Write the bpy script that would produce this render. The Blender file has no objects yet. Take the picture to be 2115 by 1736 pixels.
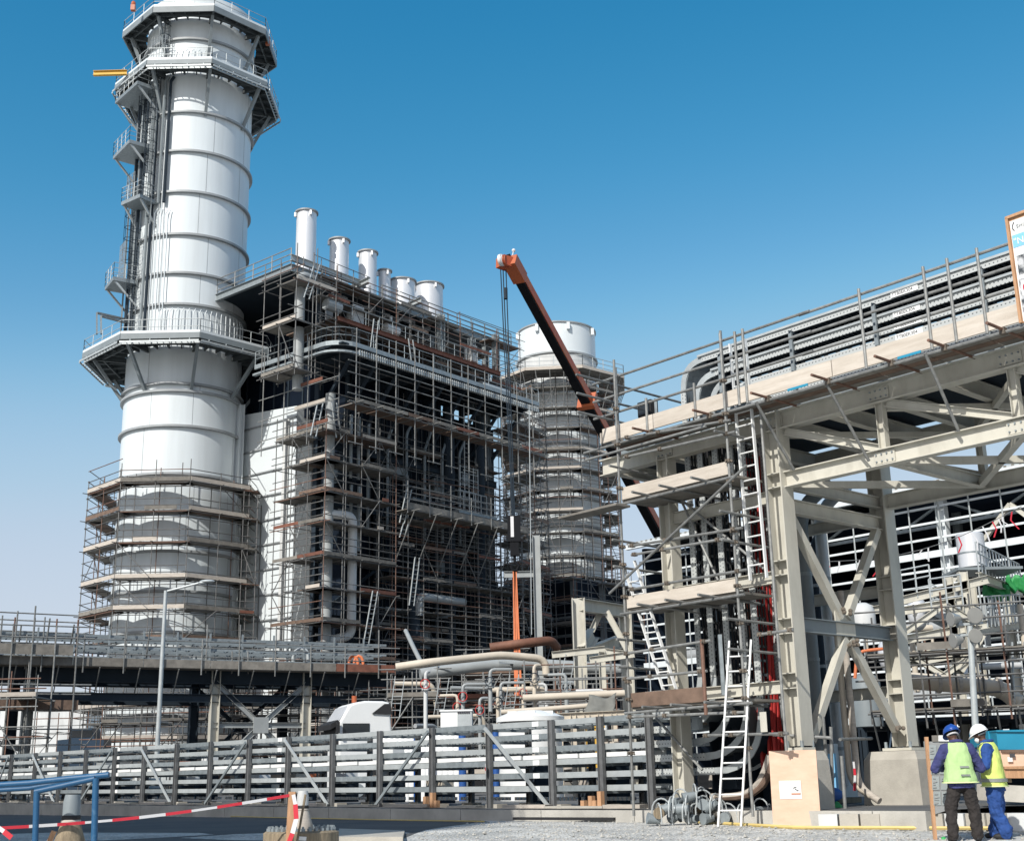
import bpy, math, random
from mathutils import Vector, Matrix
R_ = math.radians
V = Vector
Z = V((0, 0, 1))
sc = bpy.context.scene
COL = sc.collection
rnd = random.Random(7)

# ------------------------------------------------------------------ camera
PITCH, ROLL, EYE, FPX, CX, CY = R_(15.9), R_(1.2), 1.03, 2622.8, 1057.5, 868.0
cF = V((0, math.cos(PITCH), math.sin(PITCH)))
r0, u0 = V((1, 0, 0)), V((0, -math.sin(PITCH), math.cos(PITCH)))
cR = r0 * math.cos(ROLL) - u0 * math.sin(ROLL)
cU = u0 * math.cos(ROLL) + r0 * math.sin(ROLL)
CAM = V((0, 0, EYE))
cam_data = bpy.data.cameras.new("Camera")
cam = bpy.data.objects.new("Camera", cam_data)
COL.objects.link(cam)
m3 = Matrix((cR, cU, -cF)).transposed()
cam.matrix_world = Matrix.Translation(CAM) @ m3.to_4x4()
cam_data.sensor_width = 36.0
cam_data.lens = 36.0 * FPX / 2115.0
cam_data.clip_end = 3000.0
sc.camera = cam

# ------------------------------------------------------------------ light
SUN_AZ, SUN_EL = -150.0, 39.0
S = V((math.sin(R_(SUN_AZ)) * math.cos(R_(SUN_EL)), math.cos(R_(SUN_AZ)) * math.cos(R_(SUN_EL)), math.sin(R_(SUN_EL))))
sun_d = bpy.data.lights.new("sun", 'SUN')
sun_d.energy = 5.0
sun_d.angle = R_(0.5)
sun_d.color = (1.0, 0.965, 0.90)
sun = bpy.data.objects.new("sun", sun_d)
sun.rotation_euler = S.to_track_quat('Z', 'Y').to_euler()
COL.objects.link(sun)
world = bpy.data.worlds.new("World")
sc.world = world
world.use_nodes = True
wn = world.node_tree
sky = wn.nodes.new("ShaderNodeTexSky")
sky.sky_type = 'NISHITA'
sky.sun_disc = False
sky.sun_elevation = R_(SUN_EL)
sky.sun_rotation = R_(SUN_AZ)
sky.altitude = 0.0
sky.air_density = 1.0
sky.dust_density = 1.6
sky.ozone_density = 2.2
hs = wn.nodes.new("ShaderNodeHueSaturation")
hs.inputs['Saturation'].default_value = 1.15
hs.inputs['Hue'].default_value = 0.49
wn.links.new(sky.outputs[0], hs.inputs['Color'])
def vmul(k):
    n = wn.nodes.new("ShaderNodeVectorMath"); n.operation = 'SCALE'; n.inputs['Scale'].default_value = k; return n
SKY_K = 0.105
va, vb, cv = vmul(SKY_K), vmul(1 / SKY_K), wn.nodes.new("ShaderNodeRGBCurve")
for ch, pts in enumerate((
        ((0, 0), (.06, .02), (.078, .045), (.098, .10), (.165, .40), (.242, .55), (.5, .66), (1, .85)),
        ((0, 0), (.14, .205), (.165, .25), (.216, .36), (.309, .58), (.402, .65), (.6, .72), (1, .85)),
        ((0, 0), (.25, .42), (.31, .51), (.381, .635), (.468, .76), (.509, .775), (.7, .82), (1, .9)))):
    c = cv.mapping.curves[ch]
    c.points[0].location = pts[0]; c.points[1].location = pts[-1]
    for p in pts[1:-1]: c.points.new(*p)
cv.mapping.update()
wn.links.new(hs.outputs[0], va.inputs[0]); wn.links.new(va.outputs[0], cv.inputs['Color'])
wn.links.new(cv.outputs[0], vb.inputs[0]); wn.links.new(vb.outputs[0], wn.nodes['Background'].inputs[0])
wn.nodes['Background'].inputs[1].default_value = SKY_K
sc.view_settings.view_transform = 'Standard'
sc.view_settings.look = 'None'
sc.view_settings.exposure = 0.0
sc.view_settings.gamma = 1.0
sc.view_settings.use_curve_mapping = False
sc.cycles.max_bounces = 6
sc.cycles.diffuse_bounces = 2
sc.cycles.use_denoising = True

# ------------------------------------------------------------------ pixel to place
def ray(x, y):
    return cF + cR * ((x - CX) / FPX) + cU * ((CY - y) / FPX)
def atY(x, y, Y):
    d = ray(x, y); return CAM + d * (Y / d.y)
def atZ(x, y, z):
    d = ray(x, y); return CAM + d * ((z - EYE) / d.z)
def onpl(x, y, p0, n):
    d = ray(x, y); return CAM + d * ((p0 - CAM).dot(n) / d.dot(n))
def zat(x, y, Y):
    return atY(x, y, Y).z

# ------------------------------------------------------------------ materials
MATS = {}
def mat(name, col, rough=0.6, metal=0.0, var=0.25, scale=1.5, bump=0.0, col2=None, bscale=30.0, stretch=(1, 1, 1), spec=0.5, thr=(0.35, 0.7)):
    m = bpy.data.materials.new(name); m.use_nodes = True
    nt = m.node_tree; N = nt.nodes; L = nt.links
    b = N['Principled BSDF']
    b.inputs['Roughness'].default_value = rough
    b.inputs['Metallic'].default_value = metal
    b.inputs['Specular IOR Level'].default_value = spec
    tc = N.new("ShaderNodeTexCoord"); mp = N.new("ShaderNodeMapping"); mp.inputs['Scale'].default_value = stretch
    L.new(tc.outputs['Object'], mp.inputs['Vector'])
    nz = N.new("ShaderNodeTexNoise"); nz.inputs['Scale'].default_value = scale; nz.inputs['Detail'].default_value = 6.0; nz.inputs['Roughness'].default_value = 0.62
    L.new(mp.outputs[0], nz.inputs['Vector'])
    rp = N.new("ShaderNodeValToRGB")
    c2 = col2 if col2 else tuple(c * (1 - var) for c in col)
    rp.color_ramp.elements[0].position = thr[0]; rp.color_ramp.elements[1].position = thr[1]
    rp.color_ramp.elements[0].color = (*c2, 1); rp.color_ramp.elements[1].color = (*col, 1)
    L.new(nz.outputs['Fac'], rp.inputs['Fac'])
    oi = N.new("ShaderNodeObjectInfo")
    mx = N.new("ShaderNodeMixRGB"); mx.blend_type = 'MULTIPLY'; mx.inputs['Fac'].default_value = 1.0
    mr = N.new("ShaderNodeMapRange"); mr.inputs['To Min'].default_value = 1 - var * 0.7; mr.inputs['To Max'].default_value = 1.0
    L.new(oi.outputs['Random'], mr.inputs['Value'])
    L.new(rp.outputs[0], mx.inputs[1]); L.new(mr.outputs[0], mx.inputs[2])
    L.new(mx.outputs[0], b.inputs['Base Color'])
    if bump:
        n2 = N.new("ShaderNodeTexNoise"); n2.inputs['Scale'].default_value = bscale; n2.inputs['Detail'].default_value = 5.0
        L.new(mp.outputs[0], n2.inputs['Vector'])
        bp = N.new("ShaderNodeBump"); bp.inputs['Strength'].default_value = bump; bp.inputs['Distance'].default_value = 0.03
        L.new(n2.outputs['Fac'], bp.inputs['Height']); L.new(bp.outputs[0], b.inputs['Normal'])
    MATS[name] = m
    return m
mat('white_paint', (0.66, 0.705, 0.72), 0.45, var=0.05, scale=0.35)
mat('white_dirty', (0.72, 0.73, 0.72), 0.55, var=0.3, scale=0.5, stretch=(1, 1, 0.3))
mat('pure_white', (0.76, 0.77, 0.76), 0.4, var=0.04)
mat('stack_paint', (0.655, 0.705, 0.725), 0.42, col2=(0.57, 0.61, 0.625), scale=0.9, stretch=(1, 1, 0.07), var=0.05, thr=(0.25, 0.6))
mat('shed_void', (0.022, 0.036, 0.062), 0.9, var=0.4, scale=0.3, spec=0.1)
mat('silver', (0.74, 0.75, 0.77), 0.42, metal=0.35, var=0.1, scale=0.8, stretch=(1, 1, 0.3))
mat('galv', (0.34, 0.385, 0.405), 0.5, metal=0.3, var=0.3, scale=6)
mat('galv_light', (0.50, 0.535, 0.54), 0.5, metal=0.25, var=0.18, scale=4)
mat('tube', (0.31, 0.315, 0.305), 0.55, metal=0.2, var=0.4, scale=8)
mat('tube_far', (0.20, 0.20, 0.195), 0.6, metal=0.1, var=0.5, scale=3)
mat('tube_rust', (0.22, 0.12, 0.085), 0.7, var=0.35, scale=6)
mat('coupler', (0.24, 0.20, 0.16), 0.7, metal=0.2, var=0.5, scale=20)
mat('cream_steel', (0.55, 0.53, 0.46), 0.5, col2=(0.43, 0.41, 0.35), scale=2.2, var=0.15, thr=(0.28, 0.55), bump=0.05, stretch=(1, 1, 0.4))
mat('grey_steel', (0.24, 0.275, 0.29), 0.55, var=0.2, scale=0.8)
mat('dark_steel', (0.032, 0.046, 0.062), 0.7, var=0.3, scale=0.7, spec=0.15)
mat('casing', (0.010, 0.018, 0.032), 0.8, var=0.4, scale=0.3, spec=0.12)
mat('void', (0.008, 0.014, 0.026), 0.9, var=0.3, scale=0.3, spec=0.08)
mat('soffit_shade', (0.10, 0.115, 0.12), 0.6, var=0.25, scale=1.0, spec=0.2)  # platform underside shade put into the colour, darker than the edge steel
mat('ring_paint', (0.34, 0.36, 0.37), 0.5, var=0.2)
mat('board_pale', (0.58, 0.52, 0.45), 0.75, var=0.3, scale=2.2, bump=0.15, stretch=(1, 1, 6))
mat('board_near', (0.66, 0.595, 0.515), 0.75, col2=(0.50, 0.435, 0.36), scale=1.2, bump=0.25, stretch=(1, 1, 9), thr=(0.25, 0.62))
mat('board_brown', (0.22, 0.145, 0.105), 0.8, var=0.4, scale=3, bump=0.1)
mat('board_rust', (0.24, 0.095, 0.06), 0.75, var=0.4, scale=2.5)
mat('board_grey', (0.27, 0.25, 0.22), 0.85, var=0.4, scale=2.5, bump=0.1)
mat('plywood', (0.74, 0.53, 0.40), 0.8, col2=(0.62, 0.42, 0.30), scale=1.6, bump=0.08, stretch=(1, 1, 3), thr=(0.3, 0.7))
mat('timber', (0.58, 0.33, 0.18), 0.8, var=0.3, scale=4, bump=0.2, stretch=(8, 8, 1))
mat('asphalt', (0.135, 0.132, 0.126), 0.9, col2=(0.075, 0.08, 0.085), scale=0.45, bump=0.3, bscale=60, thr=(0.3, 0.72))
mat('timber_aged', (0.34, 0.27, 0.18), 0.85, var=0.45, scale=5, bump=0.3, stretch=(6, 6, 1))
mat('concrete', (0.50, 0.47, 0.41), 0.85, var=0.22, scale=2.5, bump=0.2)
mat('concrete_kerb', (0.56, 0.54, 0.49), 0.9, var=0.3, scale=1.2, bump=0.25)
mat('orange', (0.46, 0.115, 0.04), 0.5, var=0.2)
mat('boom_red', (0.44, 0.06, 0.03), 0.55, col2=(0.48, 0.14, 0.045), scale=0.9)
mat('boom_dark', (0.014, 0.015, 0.018), 0.7, var=0.3, spec=0.12)
mat('sling', (0.75, 0.22, 0.09), 0.7, var=0.2)
mat('yellow', (0.72, 0.42, 0.05), 0.6, var=0.15)
mat('yellow_sheet', (0.78, 0.48, 0.07), 0.6, var=0.2, scale=3, bump=0.4, bscale=4)
mat('rust_pipe', (0.26, 0.115, 0.07), 0.7, var=0.4, scale=1.5)
mat('cream_pipe', (0.60, 0.53, 0.43), 0.6, var=0.15)
mat('grey_pipe', (0.34, 0.36, 0.36), 0.5, var=0.15)
mat('pipe_lagging', (0.46, 0.48, 0.49), 0.45, metal=0.25, var=0.2)
mat('blue_paint', (0.012, 0.085, 0.19), 0.5, col2=(0.07, 0.16, 0.26), scale=9, bump=0.1, thr=(0.22, 0.42))
mat('blue_drum', (0.02, 0.10, 0.36), 0.5, var=0.2)
mat('cyan_box', (0.02, 0.28, 0.45), 0.5, var=0.15)
mat('rubber', (0.02, 0.02, 0.022), 0.7, var=0.3)
mat('glass_dark', (0.02, 0.025, 0.03), 0.12, var=0.1)
mat('glass_glare', (0.55, 0.57, 0.60), 0.15, var=0.1, scale=2)  # sun glare on the windscreen put into a pale base colour
mat('red', (0.55, 0.03, 0.025), 0.6, var=0.3, scale=4)
mat('tape_red', (0.60, 0.03, 0.05), 0.5, var=0.1)
mat('tape_white', (0.66, 0.65, 0.65), 0.5, var=0.05)
mat('hose_yellow', (0.72, 0.55, 0.20), 0.6, var=0.2)
mat('tarp', (0.20, 0.20, 0.18), 0.8, var=0.3, scale=3, bump=0.5, bscale=5)
mat('green_sheet', (0.04, 0.36, 0.10), 0.6, var=0.3, scale=2, bump=0.4, bscale=4)
mat('paper', (0.80, 0.81, 0.80), 0.8, var=0.04)
mat('ink', (0.06, 0.06, 0.07), 0.8, var=0.1)
mat('ink_grey', (0.34, 0.35, 0.35), 0.8, var=0.2)
mat('poster_photo', (0.62, 0.63, 0.64), 0.8, col2=(0.05, 0.06, 0.07), scale=5, thr=(0.42, 0.58))
mat('poster_blue', (0.22, 0.52, 0.80), 0.7, var=0.05)
mat('skin', (0.10, 0.05, 0.033), 0.6, var=0.1)
mat('newsprint', (0.36, 0.40, 0.40), 0.85, var=0.15, scale=6)
mat('vest_lime', (0.43, 0.62, 0.27), 0.75, var=0.08, scale=8, bump=0.35, bscale=7)
mat('vest_yellow', (0.60, 0.72, 0.18), 0.75, var=0.1, scale=8, bump=0.35, bscale=7)
mat('vest_edge', (0.74, 0.82, 0.40), 0.7, var=0.05)
mat('reflective', (0.30, 0.32, 0.30), 0.4, metal=0.2, var=0.2, scale=20)
mat('shirt_purple', (0.055, 0.062, 0.20), 0.85, var=0.25, scale=6, bump=0.7, bscale=9)
mat('coverall_blue', (0.022, 0.085, 0.32), 0.85, var=0.3, scale=6, bump=0.8, bscale=9)
mat('trouser_dark', (0.036, 0.030, 0.028), 0.9, var=0.35, scale=8, bump=0.8, bscale=11)
mat('helmet_blue', (0.015, 0.07, 0.32), 0.3, var=0.05)
mat('helmet_white', (0.82, 0.82, 0.81), 0.3, var=0.03)
mat('lamp_glass', (0.42, 0.42, 0.40), 0.3, metal=0.4, var=0.1)
mat('rack_post', (0.18, 0.185, 0.19), 0.6, metal=0.2, var=0.3, scale=5)
mat('pickup_paint', (0.02, 0.045, 0.08), 0.35, var=0.1)
mat('copper', (0.55, 0.30, 0.16), 0.4, metal=0.6, var=0.2)
mat('green_paint', (0.02, 0.18, 0.09), 0.5, var=0.2)

# perforated tray side: two rows of slots as colour in the sheet (holes in the metal, not shade)
def perforated(name, col, hole, axes):
    m = bpy.data.materials.new(name); m.use_nodes = True
    nt = m.node_tree; N = nt.nodes; L = nt.links; b = N['Principled BSDF']
    b.inputs['Roughness'].default_value = 0.5; b.inputs['Metallic'].default_value = 0.2
    uv = N.new("ShaderNodeCombineXYZ"); tc = N.new("ShaderNodeTexCoord")
    for k, ax in enumerate(axes):
        d = N.new("ShaderNodeVectorMath"); d.operation = 'DOT_PRODUCT'; d.inputs[1].default_value = ax
        L.new(tc.outputs['Object'], d.inputs[0]); L.new(d.outputs['Value'], uv.inputs[k])
    br = N.new("ShaderNodeTexBrick"); br.offset = 0.5; br.inputs['Scale'].default_value = 1.0
    br.inputs['Color1'].default_value = (*hole, 1); br.inputs['Color2'].default_value = (*hole, 1); br.inputs['Mortar'].default_value = (*col, 1)
    br.inputs['Mortar Size'].default_value = 0.030; br.inputs['Brick Width'].default_value = 0.085; br.inputs['Row Height'].default_value = 0.08
    L.new(uv.outputs[0], br.inputs['Vector']); L.new(br.outputs[0], b.inputs['Base Color'])
    MATS[name] = m

# ------------------------------------------------------------------ mesh builder
class MB:
    def __init__(s):
        s.v = []; s.f = []; s.smooth = False
    def quad(s, a, b, c, d):
        i = len(s.v); s.v += [V(a), V(b), V(c), V(d)]; s.f.append((i, i + 1, i + 2, i + 3)); return s
    def prism(s, pts, vec):
        n = len(pts); i = len(s.v)
        s.v += [V(p) for p in pts] + [V(p) + vec for p in pts]
        s.f.append(tuple(range(i + n - 1, i - 1, -1))); s.f.append(tuple(range(i + n, i + 2 * n)))
        for k in range(n):
            j = (k + 1) % n
            s.f.append((i + k, i + j, i + n + j, i + n + k))
        return s
    def box(s, c, size, ax=None):
        ax = ax or (V((1, 0, 0)), V((0, 1, 0)), Z)
        hx, hy, hz = ax[0] * size[0] / 2, ax[1] * size[1] / 2, ax[2] * size[2] / 2
        c = V(c)
        return s.prism([c - hx - hy - hz, c + hx - hy - hz, c + hx + hy - hz, c - hx + hy - hz], hz * 2)
    def bar(s, p, q, w, h, up=Z):
        p, q = V(p), V(q); d = (q - p)
        if d.length < 1e-6: return s
        d.normalize()
        side = d.cross(up)
        if side.length < 1e-4: side = d.cross(V((1, 0, 0)))
        side.normalize(); u = side.cross(d).normalized()
        a, b = side * w / 2, u * h / 2
        return s.prism([p - a - b, p + a - b, p + a + b, p - a + b], q - p)
    def ibeam(s, p, q, w, h, up=Z, t=None):
        p, q = V(p), V(q); t = t or max(0.012, h * 0.06); d = (q - p).normalized()
        side = d.cross(up)
        if side.length < 1e-4: side = d.cross(V((1, 0, 0)))
        side.normalize(); u = side.cross(d).normalized()
        o = u * (h / 2 - t / 2)
        s.bar(p + o, q + o, w, t, u); s.bar(p - o, q - o, w, t, u)
        s.bar(p, q, t * 0.7, h - 2 * t - 0.002, u)
        return s
    def tube(s, p, q, r, n=6, caps=True, r2=None):
        p, q = V(p), V(q); d = q - p
        if d.length < 1e-6: return s
        d.normalize(); a = d.cross(Z if abs(d.z) < 0.9 else V((1, 0, 0))).normalized(); b = d.cross(a)
        i = len(s.v); r2 = r if r2 is None else r2
        for k in range(n):
            t = 2 * math.pi * k / n; o = a * math.cos(t) + b * math.sin(t)
            s.v.append(p + o * r); s.v.append(q + o * r2)
        for k in range(n):
            j = (k + 1) % n
            s.f.append((i + 2 * k, i + 2 * k + 1, i + 2 * j + 1, i + 2 * j))
        if caps:
            s.f.append(tuple(i + 2 * k for k in range(n))); s.f.append(tuple(i + 2 * k + 1 for k in reversed(range(n))))
        return s
    def path(s, pts, r, n=8, rs=None):
        pts = [V(p) for p in pts]; m = len(pts); i = len(s.v); a = None
        for k, p in enumerate(pts):
            d = (pts[min(k + 1, m - 1)] - pts[max(k - 1, 0)]).normalized()
            if a is None: a = d.cross(Z if abs(d.z) < 0.9 else V((1, 0, 0))).normalized()
            a = (a - d * a.dot(d)).normalized(); b = d.cross(a)
            rr = rs[k] if rs else r
            for j in range(n):
                t = 2 * math.pi * j / n
                s.v.append(p + (a * math.cos(t) + b * math.sin(t)) * rr)
        for k in range(m - 1):
            for j in range(n):
                l = (j + 1) % n
                s.f.append((i + k * n + j, i + (k + 1) * n + j, i + (k + 1) * n + l, i + k * n + l))
        s.f.append(tuple(i + j for j in range(n))); s.f.append(tuple(i + (m - 1) * n + j for j in reversed(range(n))))
        return s
    def lathe(s, c, prof, n=32, close=False):
        c = V(c); i = len(s.v); m = len(prof)
        for k in range(n):
            t = 2 * math.pi * k / n; ct, st = math.cos(t), math.sin(t)
            for r, z in prof: s.v.append(c + V((r * ct, r * st, z)))
        for k in range(n):
            l = (k + 1) % n
            for j in range(m - 1 if not close else m):
                jj = (j + 1) % m
                s.f.append((i + k * m + j, i + l * m + j, i + l * m + jj, i + k * m + jj))
        return s
    def strip(s, pts, wid, th, side):
        """a flat bar of width wid (along side) and thickness th following pts"""
        pts = [V(p) for p in pts]; m = len(pts); i = len(s.v); side = side.normalized()
        for k, p in enumerate(pts):
            d = (pts[min(k + 1, m - 1)] - pts[max(k - 1, 0)]).normalized()
            n = side.cross(d).normalized()
            for a, b in ((-1, -1), (1, -1), (1, 1), (-1, 1)):
                s.v.append(p + side * (a * wid / 2) + n * (b * th / 2))
        for k in range(m - 1):
            for j in range(4):
                l = (j + 1) % 4
                s.f.append((i + k * 4 + j, i + k * 4 + l, i + (k + 1) * 4 + l, i + (k + 1) * 4 + j))
        s.f.append((i + 3, i + 2, i + 1, i)); e = i + (m - 1) * 4; s.f.append((e, e + 1, e + 2, e + 3))
        return s
    def blob(s, c, rx, ry, rz, ax=None, nu=12, nv=8):
        ax = ax or (V((1, 0, 0)), V((0, 1, 0)), Z); c = V(c); i = len(s.v)
        for a in range(nv + 1):
            th = math.pi * a / nv
            for b in range(nu):
                ph = 2 * math.pi * b / nu
                s.v.append(c + ax[0] * (rx * math.sin(th) * math.cos(ph)) + ax[1] * (ry * math.sin(th) * math.sin(ph)) + ax[2] * (rz * math.cos(th)))
        for a in range(nv):
            for b in range(nu):
                d = (b + 1) % nu
                s.f.append((i + a * nu + b, i + (a + 1) * nu + b, i + (a + 1) * nu + d, i + a * nu + d))
        return s
    def size(s):
        if not s.v: return 0
        return (V((max(v.x for v in s.v), max(v.y for v in s.v), max(v.z for v in s.v))) - V((min(v.x for v in s.v), min(v.y for v in s.v), min(v.z for v in s.v)))).length
    def join(s, o):
        i = len(s.v); s.v += o.v; s.f += [tuple(k + i for k in f) for f in o.f]; return s

def mesh_obj(name, mb, m, off=V((0, 0, 0)), smooth=None):
    me = bpy.data.meshes.new(name)
    me.from_pydata([tuple(v - off) for v in mb.v], [], mb.f)
    if smooth or mb.smooth:
        me.polygons.foreach_set('use_smooth', [True] * len(me.polygons))
        me.set_sharp_from_angle(angle=R_(38))
    me.materials.append(MATS[m] if isinstance(m, str) else m)
    o = bpy.data.objects.new(name, me); COL.objects.link(o)
    return o

def tag(o, label, cat, group=None):
    o['label'] = label; o['category'] = cat
    if group: o['group'] = group

class Thing:
    def __init__(s, name, label, cat, loc, group=None):
        s.o = bpy.data.objects.new(name, None); COL.objects.link(s.o)
        s.loc = V(loc); s.o.location = s.loc; s.o.empty_display_size = 0.2
        tag(s.o, label, cat, group); s.b = {}
    def part(s, name, mb, m, parent=None, label=None, smooth=False):
        o = mesh_obj(name, mb, m, s.loc, smooth); o.parent = parent or s.o
        if label: o['label'] = label
        return o
    def add(s, name, mb, m, smooth=False):
        if mb.f: s.b.setdefault(name, []).append((mb, m, smooth))
    def done(s, most=100):
        for name, L in s.b.items():
            if len(L) > most:
                L.sort(key=lambda t: -t[0].size())
                rest = {}
                for mb, m, sm in L[most:]: rest.setdefault(m, MB()).join(mb)
                L = L[:most]
                for m, mb in rest.items():
                    o = s.part(name, mb, m); o['kind'] = 'stuff'
            for mb, m, sm in L: s.part(name, mb, m, smooth=sm)
        s.b = {}
        return s

def solo(name, mb, m, label, cat, group=None, loc=None, smooth=False):
    loc = V(loc) if loc is not None else mb.v[0].copy()
    o = mesh_obj(name, mb, m, loc, smooth); o.location = loc
    tag(o, label, cat, group); return o
def struct(name, mb, m, smooth=False, kind='structure'):
    o = mesh_obj(name, mb, m, smooth=smooth); o['kind'] = kind; return o

def text(name, body, size, origin, right, up, m, parent=None, off=V((0, 0, 0)), extr=0.002, align='LEFT'):
    cu = bpy.data.curves.new(name, 'FONT'); cu.body = body; cu.size = size; cu.extrude = extr; cu.align_x = align
    cu.materials.append(MATS[m])
    tmp = bpy.data.objects.new(name, cu); COL.objects.link(tmp)
    bpy.context.view_layer.update()
    me = bpy.data.meshes.new_from_object(tmp.evaluated_get(bpy.context.evaluated_depsgraph_get()))
    bpy.data.objects.remove(tmp); o = bpy.data.objects.new(name, me); COL.objects.link(o)
    right = right.normalized(); up = (up - right * up.dot(right)).normalized(); n = right.cross(up)
    o.matrix_local = Matrix.Translation(V(origin) - off) @ Matrix((right, up, n)).transposed().to_4x4()
    if parent: o.parent = parent
    return o

def rotz(v, deg):
    a = R_(deg); return V((v.x * math.cos(a) - v.y * math.sin(a), v.x * math.sin(a) + v.y * math.cos(a), v.z))
def az(deg):
    return V((math.sin(R_(deg)), math.cos(R_(deg)), 0))

# ------------------------------------------------------------------ scaffold builder
BOARDS = ['board_pale', 'board_grey', 'board_brown', 'board_rust', 'board_pale', 'board_grey']
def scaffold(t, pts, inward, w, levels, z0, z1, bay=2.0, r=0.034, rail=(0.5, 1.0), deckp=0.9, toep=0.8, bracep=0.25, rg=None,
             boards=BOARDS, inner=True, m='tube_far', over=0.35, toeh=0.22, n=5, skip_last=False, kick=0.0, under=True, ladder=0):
    """t: a Thing; pts: plan line (outer); inward: list of inward unit vectors per segment"""
    rg = rg or rnd
    for si in range(len(pts) - 1):
        A, B = V(pts[si]), V(pts[si + 1]); A.z = B.z = 0
        L = (B - A).length; d = (B - A) / L; nb = max(1, round(L / bay)); inn = V(inward[si]).normalized()
        for k in range(nb + 1):
            if si > 0 and k == 0: continue
            p = A + d * (L * k / nb)
            for off in ((0, w) if inner else (0,)):
                q = p + inn * off
                jt = V((rg.uniform(-.03, .03), rg.uniform(-.03, .03), 0))
                t.add('pole', MB().tube(q + Z * (z0 + rg.uniform(-.2, .2)), q + jt + Z * (z1 + rg.uniform(-.1, 1.3)), r, n), m if rg.random() > .12 else 'tube_rust')
            if inner:
                for z in levels:
                    t.add('transom', MB().tube(p - inn * rg.uniform(.15, .5) + Z * z, p + inn * (w + .2) + Z * z, r * .95, n), m)
        for z in levels:
            hs = [0.0] + list(rail)
            for h in hs:
                if h and rg.random() < .12: continue
                e0, e1 = rg.uniform(0, over), rg.uniform(0, over)
                t.add('ledger', MB().tube(A - d * e0 + Z * (z + h - .06), B + d * e1 + Z * (z + h - .06), r * .95, n), m if rg.random() > .15 else 'tube_rust')
            if inner and under:
                t.add('ledger', MB().tube(A + inn * w - d * .2 + Z * (z - .06), B + inn * w + d * .2 + Z * (z - .06), r * .95, n), m)
            ns = max(1, round(L / 3.6))
            for j in range(ns):
                f0, f1 = L * j / ns, L * (j + 1) / ns
                if rg.random() < deckp:
                    k0 = f0 if rg.random() > .2 else f0 + (f1 - f0) * .4
                    c = A + d * ((k0 + f1) / 2) + inn * (w / 2) + Z * (z + .03)
                    t.add('deck', MB().box(c, (f1 - k0 - .02, w, .05), (d, inn, Z)), rg.choice(['board_grey', 'board_brown', 'board_grey']))
                if rg.random() < toep:
                    k0, k1 = (f0, f1) if rg.random() > .35 else sorted((rg.uniform(f0, f1), rg.uniform(f0, f1)))
                    if k1 - k0 > .6:
                        c = A + d * ((k0 + k1) / 2) - inn * .05 + Z * (z + .06 + toeh / 2 + rg.uniform(-.02, .02))
                        t.add('toe_board', MB().box(c, (k1 - k0 - .02, .04, toeh), (d, inn, Z)), rg.choice(boards))
        # braces
        zs = sorted(levels)
        for k in range(nb):
            for j in range(len(zs) - 1):
                if rg.random() < bracep:
                    a, b = A + d * (L * k / nb) - inn * .06, A + d * (L * (k + 1) / nb) - inn * .06
                    if rg.random() < .5: a, b = b, a
                    t.add('brace', MB().tube(a + Z * zs[j], b + Z * zs[j + 1], r * .95, n), m)

def ladder_mb(p, q, side, w=0.42, step=0.3, st=(0.06, 0.03)):
    """two stiles and rungs in separate meshes"""
    p, q = V(p), V(q); d = (q - p).normalized(); side = side.normalized(); nrm = d.cross(side)
    stiles = [MB().bar(p + side * (s * w / 2), q + side * (s * w / 2), st[1], st[0], nrm) for s in (-1, 1)]
    rungs = []
    k = int((q - p).length / step)
    for i in range(1, k):
        c = p + d * (step * i); rungs.append(MB().tube(c - side * w / 2, c + side * w / 2, 0.017, 6))
    return stiles, rungs
def make_ladder(name, label, p, q, side, group=None, m='galv_light', w=0.42, step=0.3, st=(0.07, 0.035)):
    t = Thing(name, label, 'ladder', p, group)
    a, b = ladder_mb(p, q, side, w, step, st)
    for x in a: t.add('stile', x, m)
    for x in b: t.add('rung', x, m)
    return t.done()

def railing_mb(pts, h=1.1, r=0.025, step=1.5, mids=(0.55,), n=5, closed=False):
    mb = MB(); P = [V(p) for p in pts]
    if closed: P = P + [P[0]]
    for a, b in zip(P[:-1], P[1:]):
        L = (b - a).length; k = max(1, round(L / step))
        for i in range(k + 1):
            q = a + (b - a) * (i / k); mb.tube(q, q + Z * h, r, n)
        for hh in (h,) + tuple(mids): mb.tube(a + Z * hh, b + Z * hh, r, n)
    return mb

# ------------------------------------------------------------------ frames
CB = V((5.64, 26.3, 0))                 # near steel column of the cable bridge
E = az(180 - 41.4); E = V((0.661, -0.750, 0)).normalized()
G = V((0.750, 0.661, 0)).normalized()
def br(a, b, z=0.0): return CB + E * a + G * b + Z * z
def slope(a): return 0.006 * max(0.0, -8.5 - a)
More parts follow.
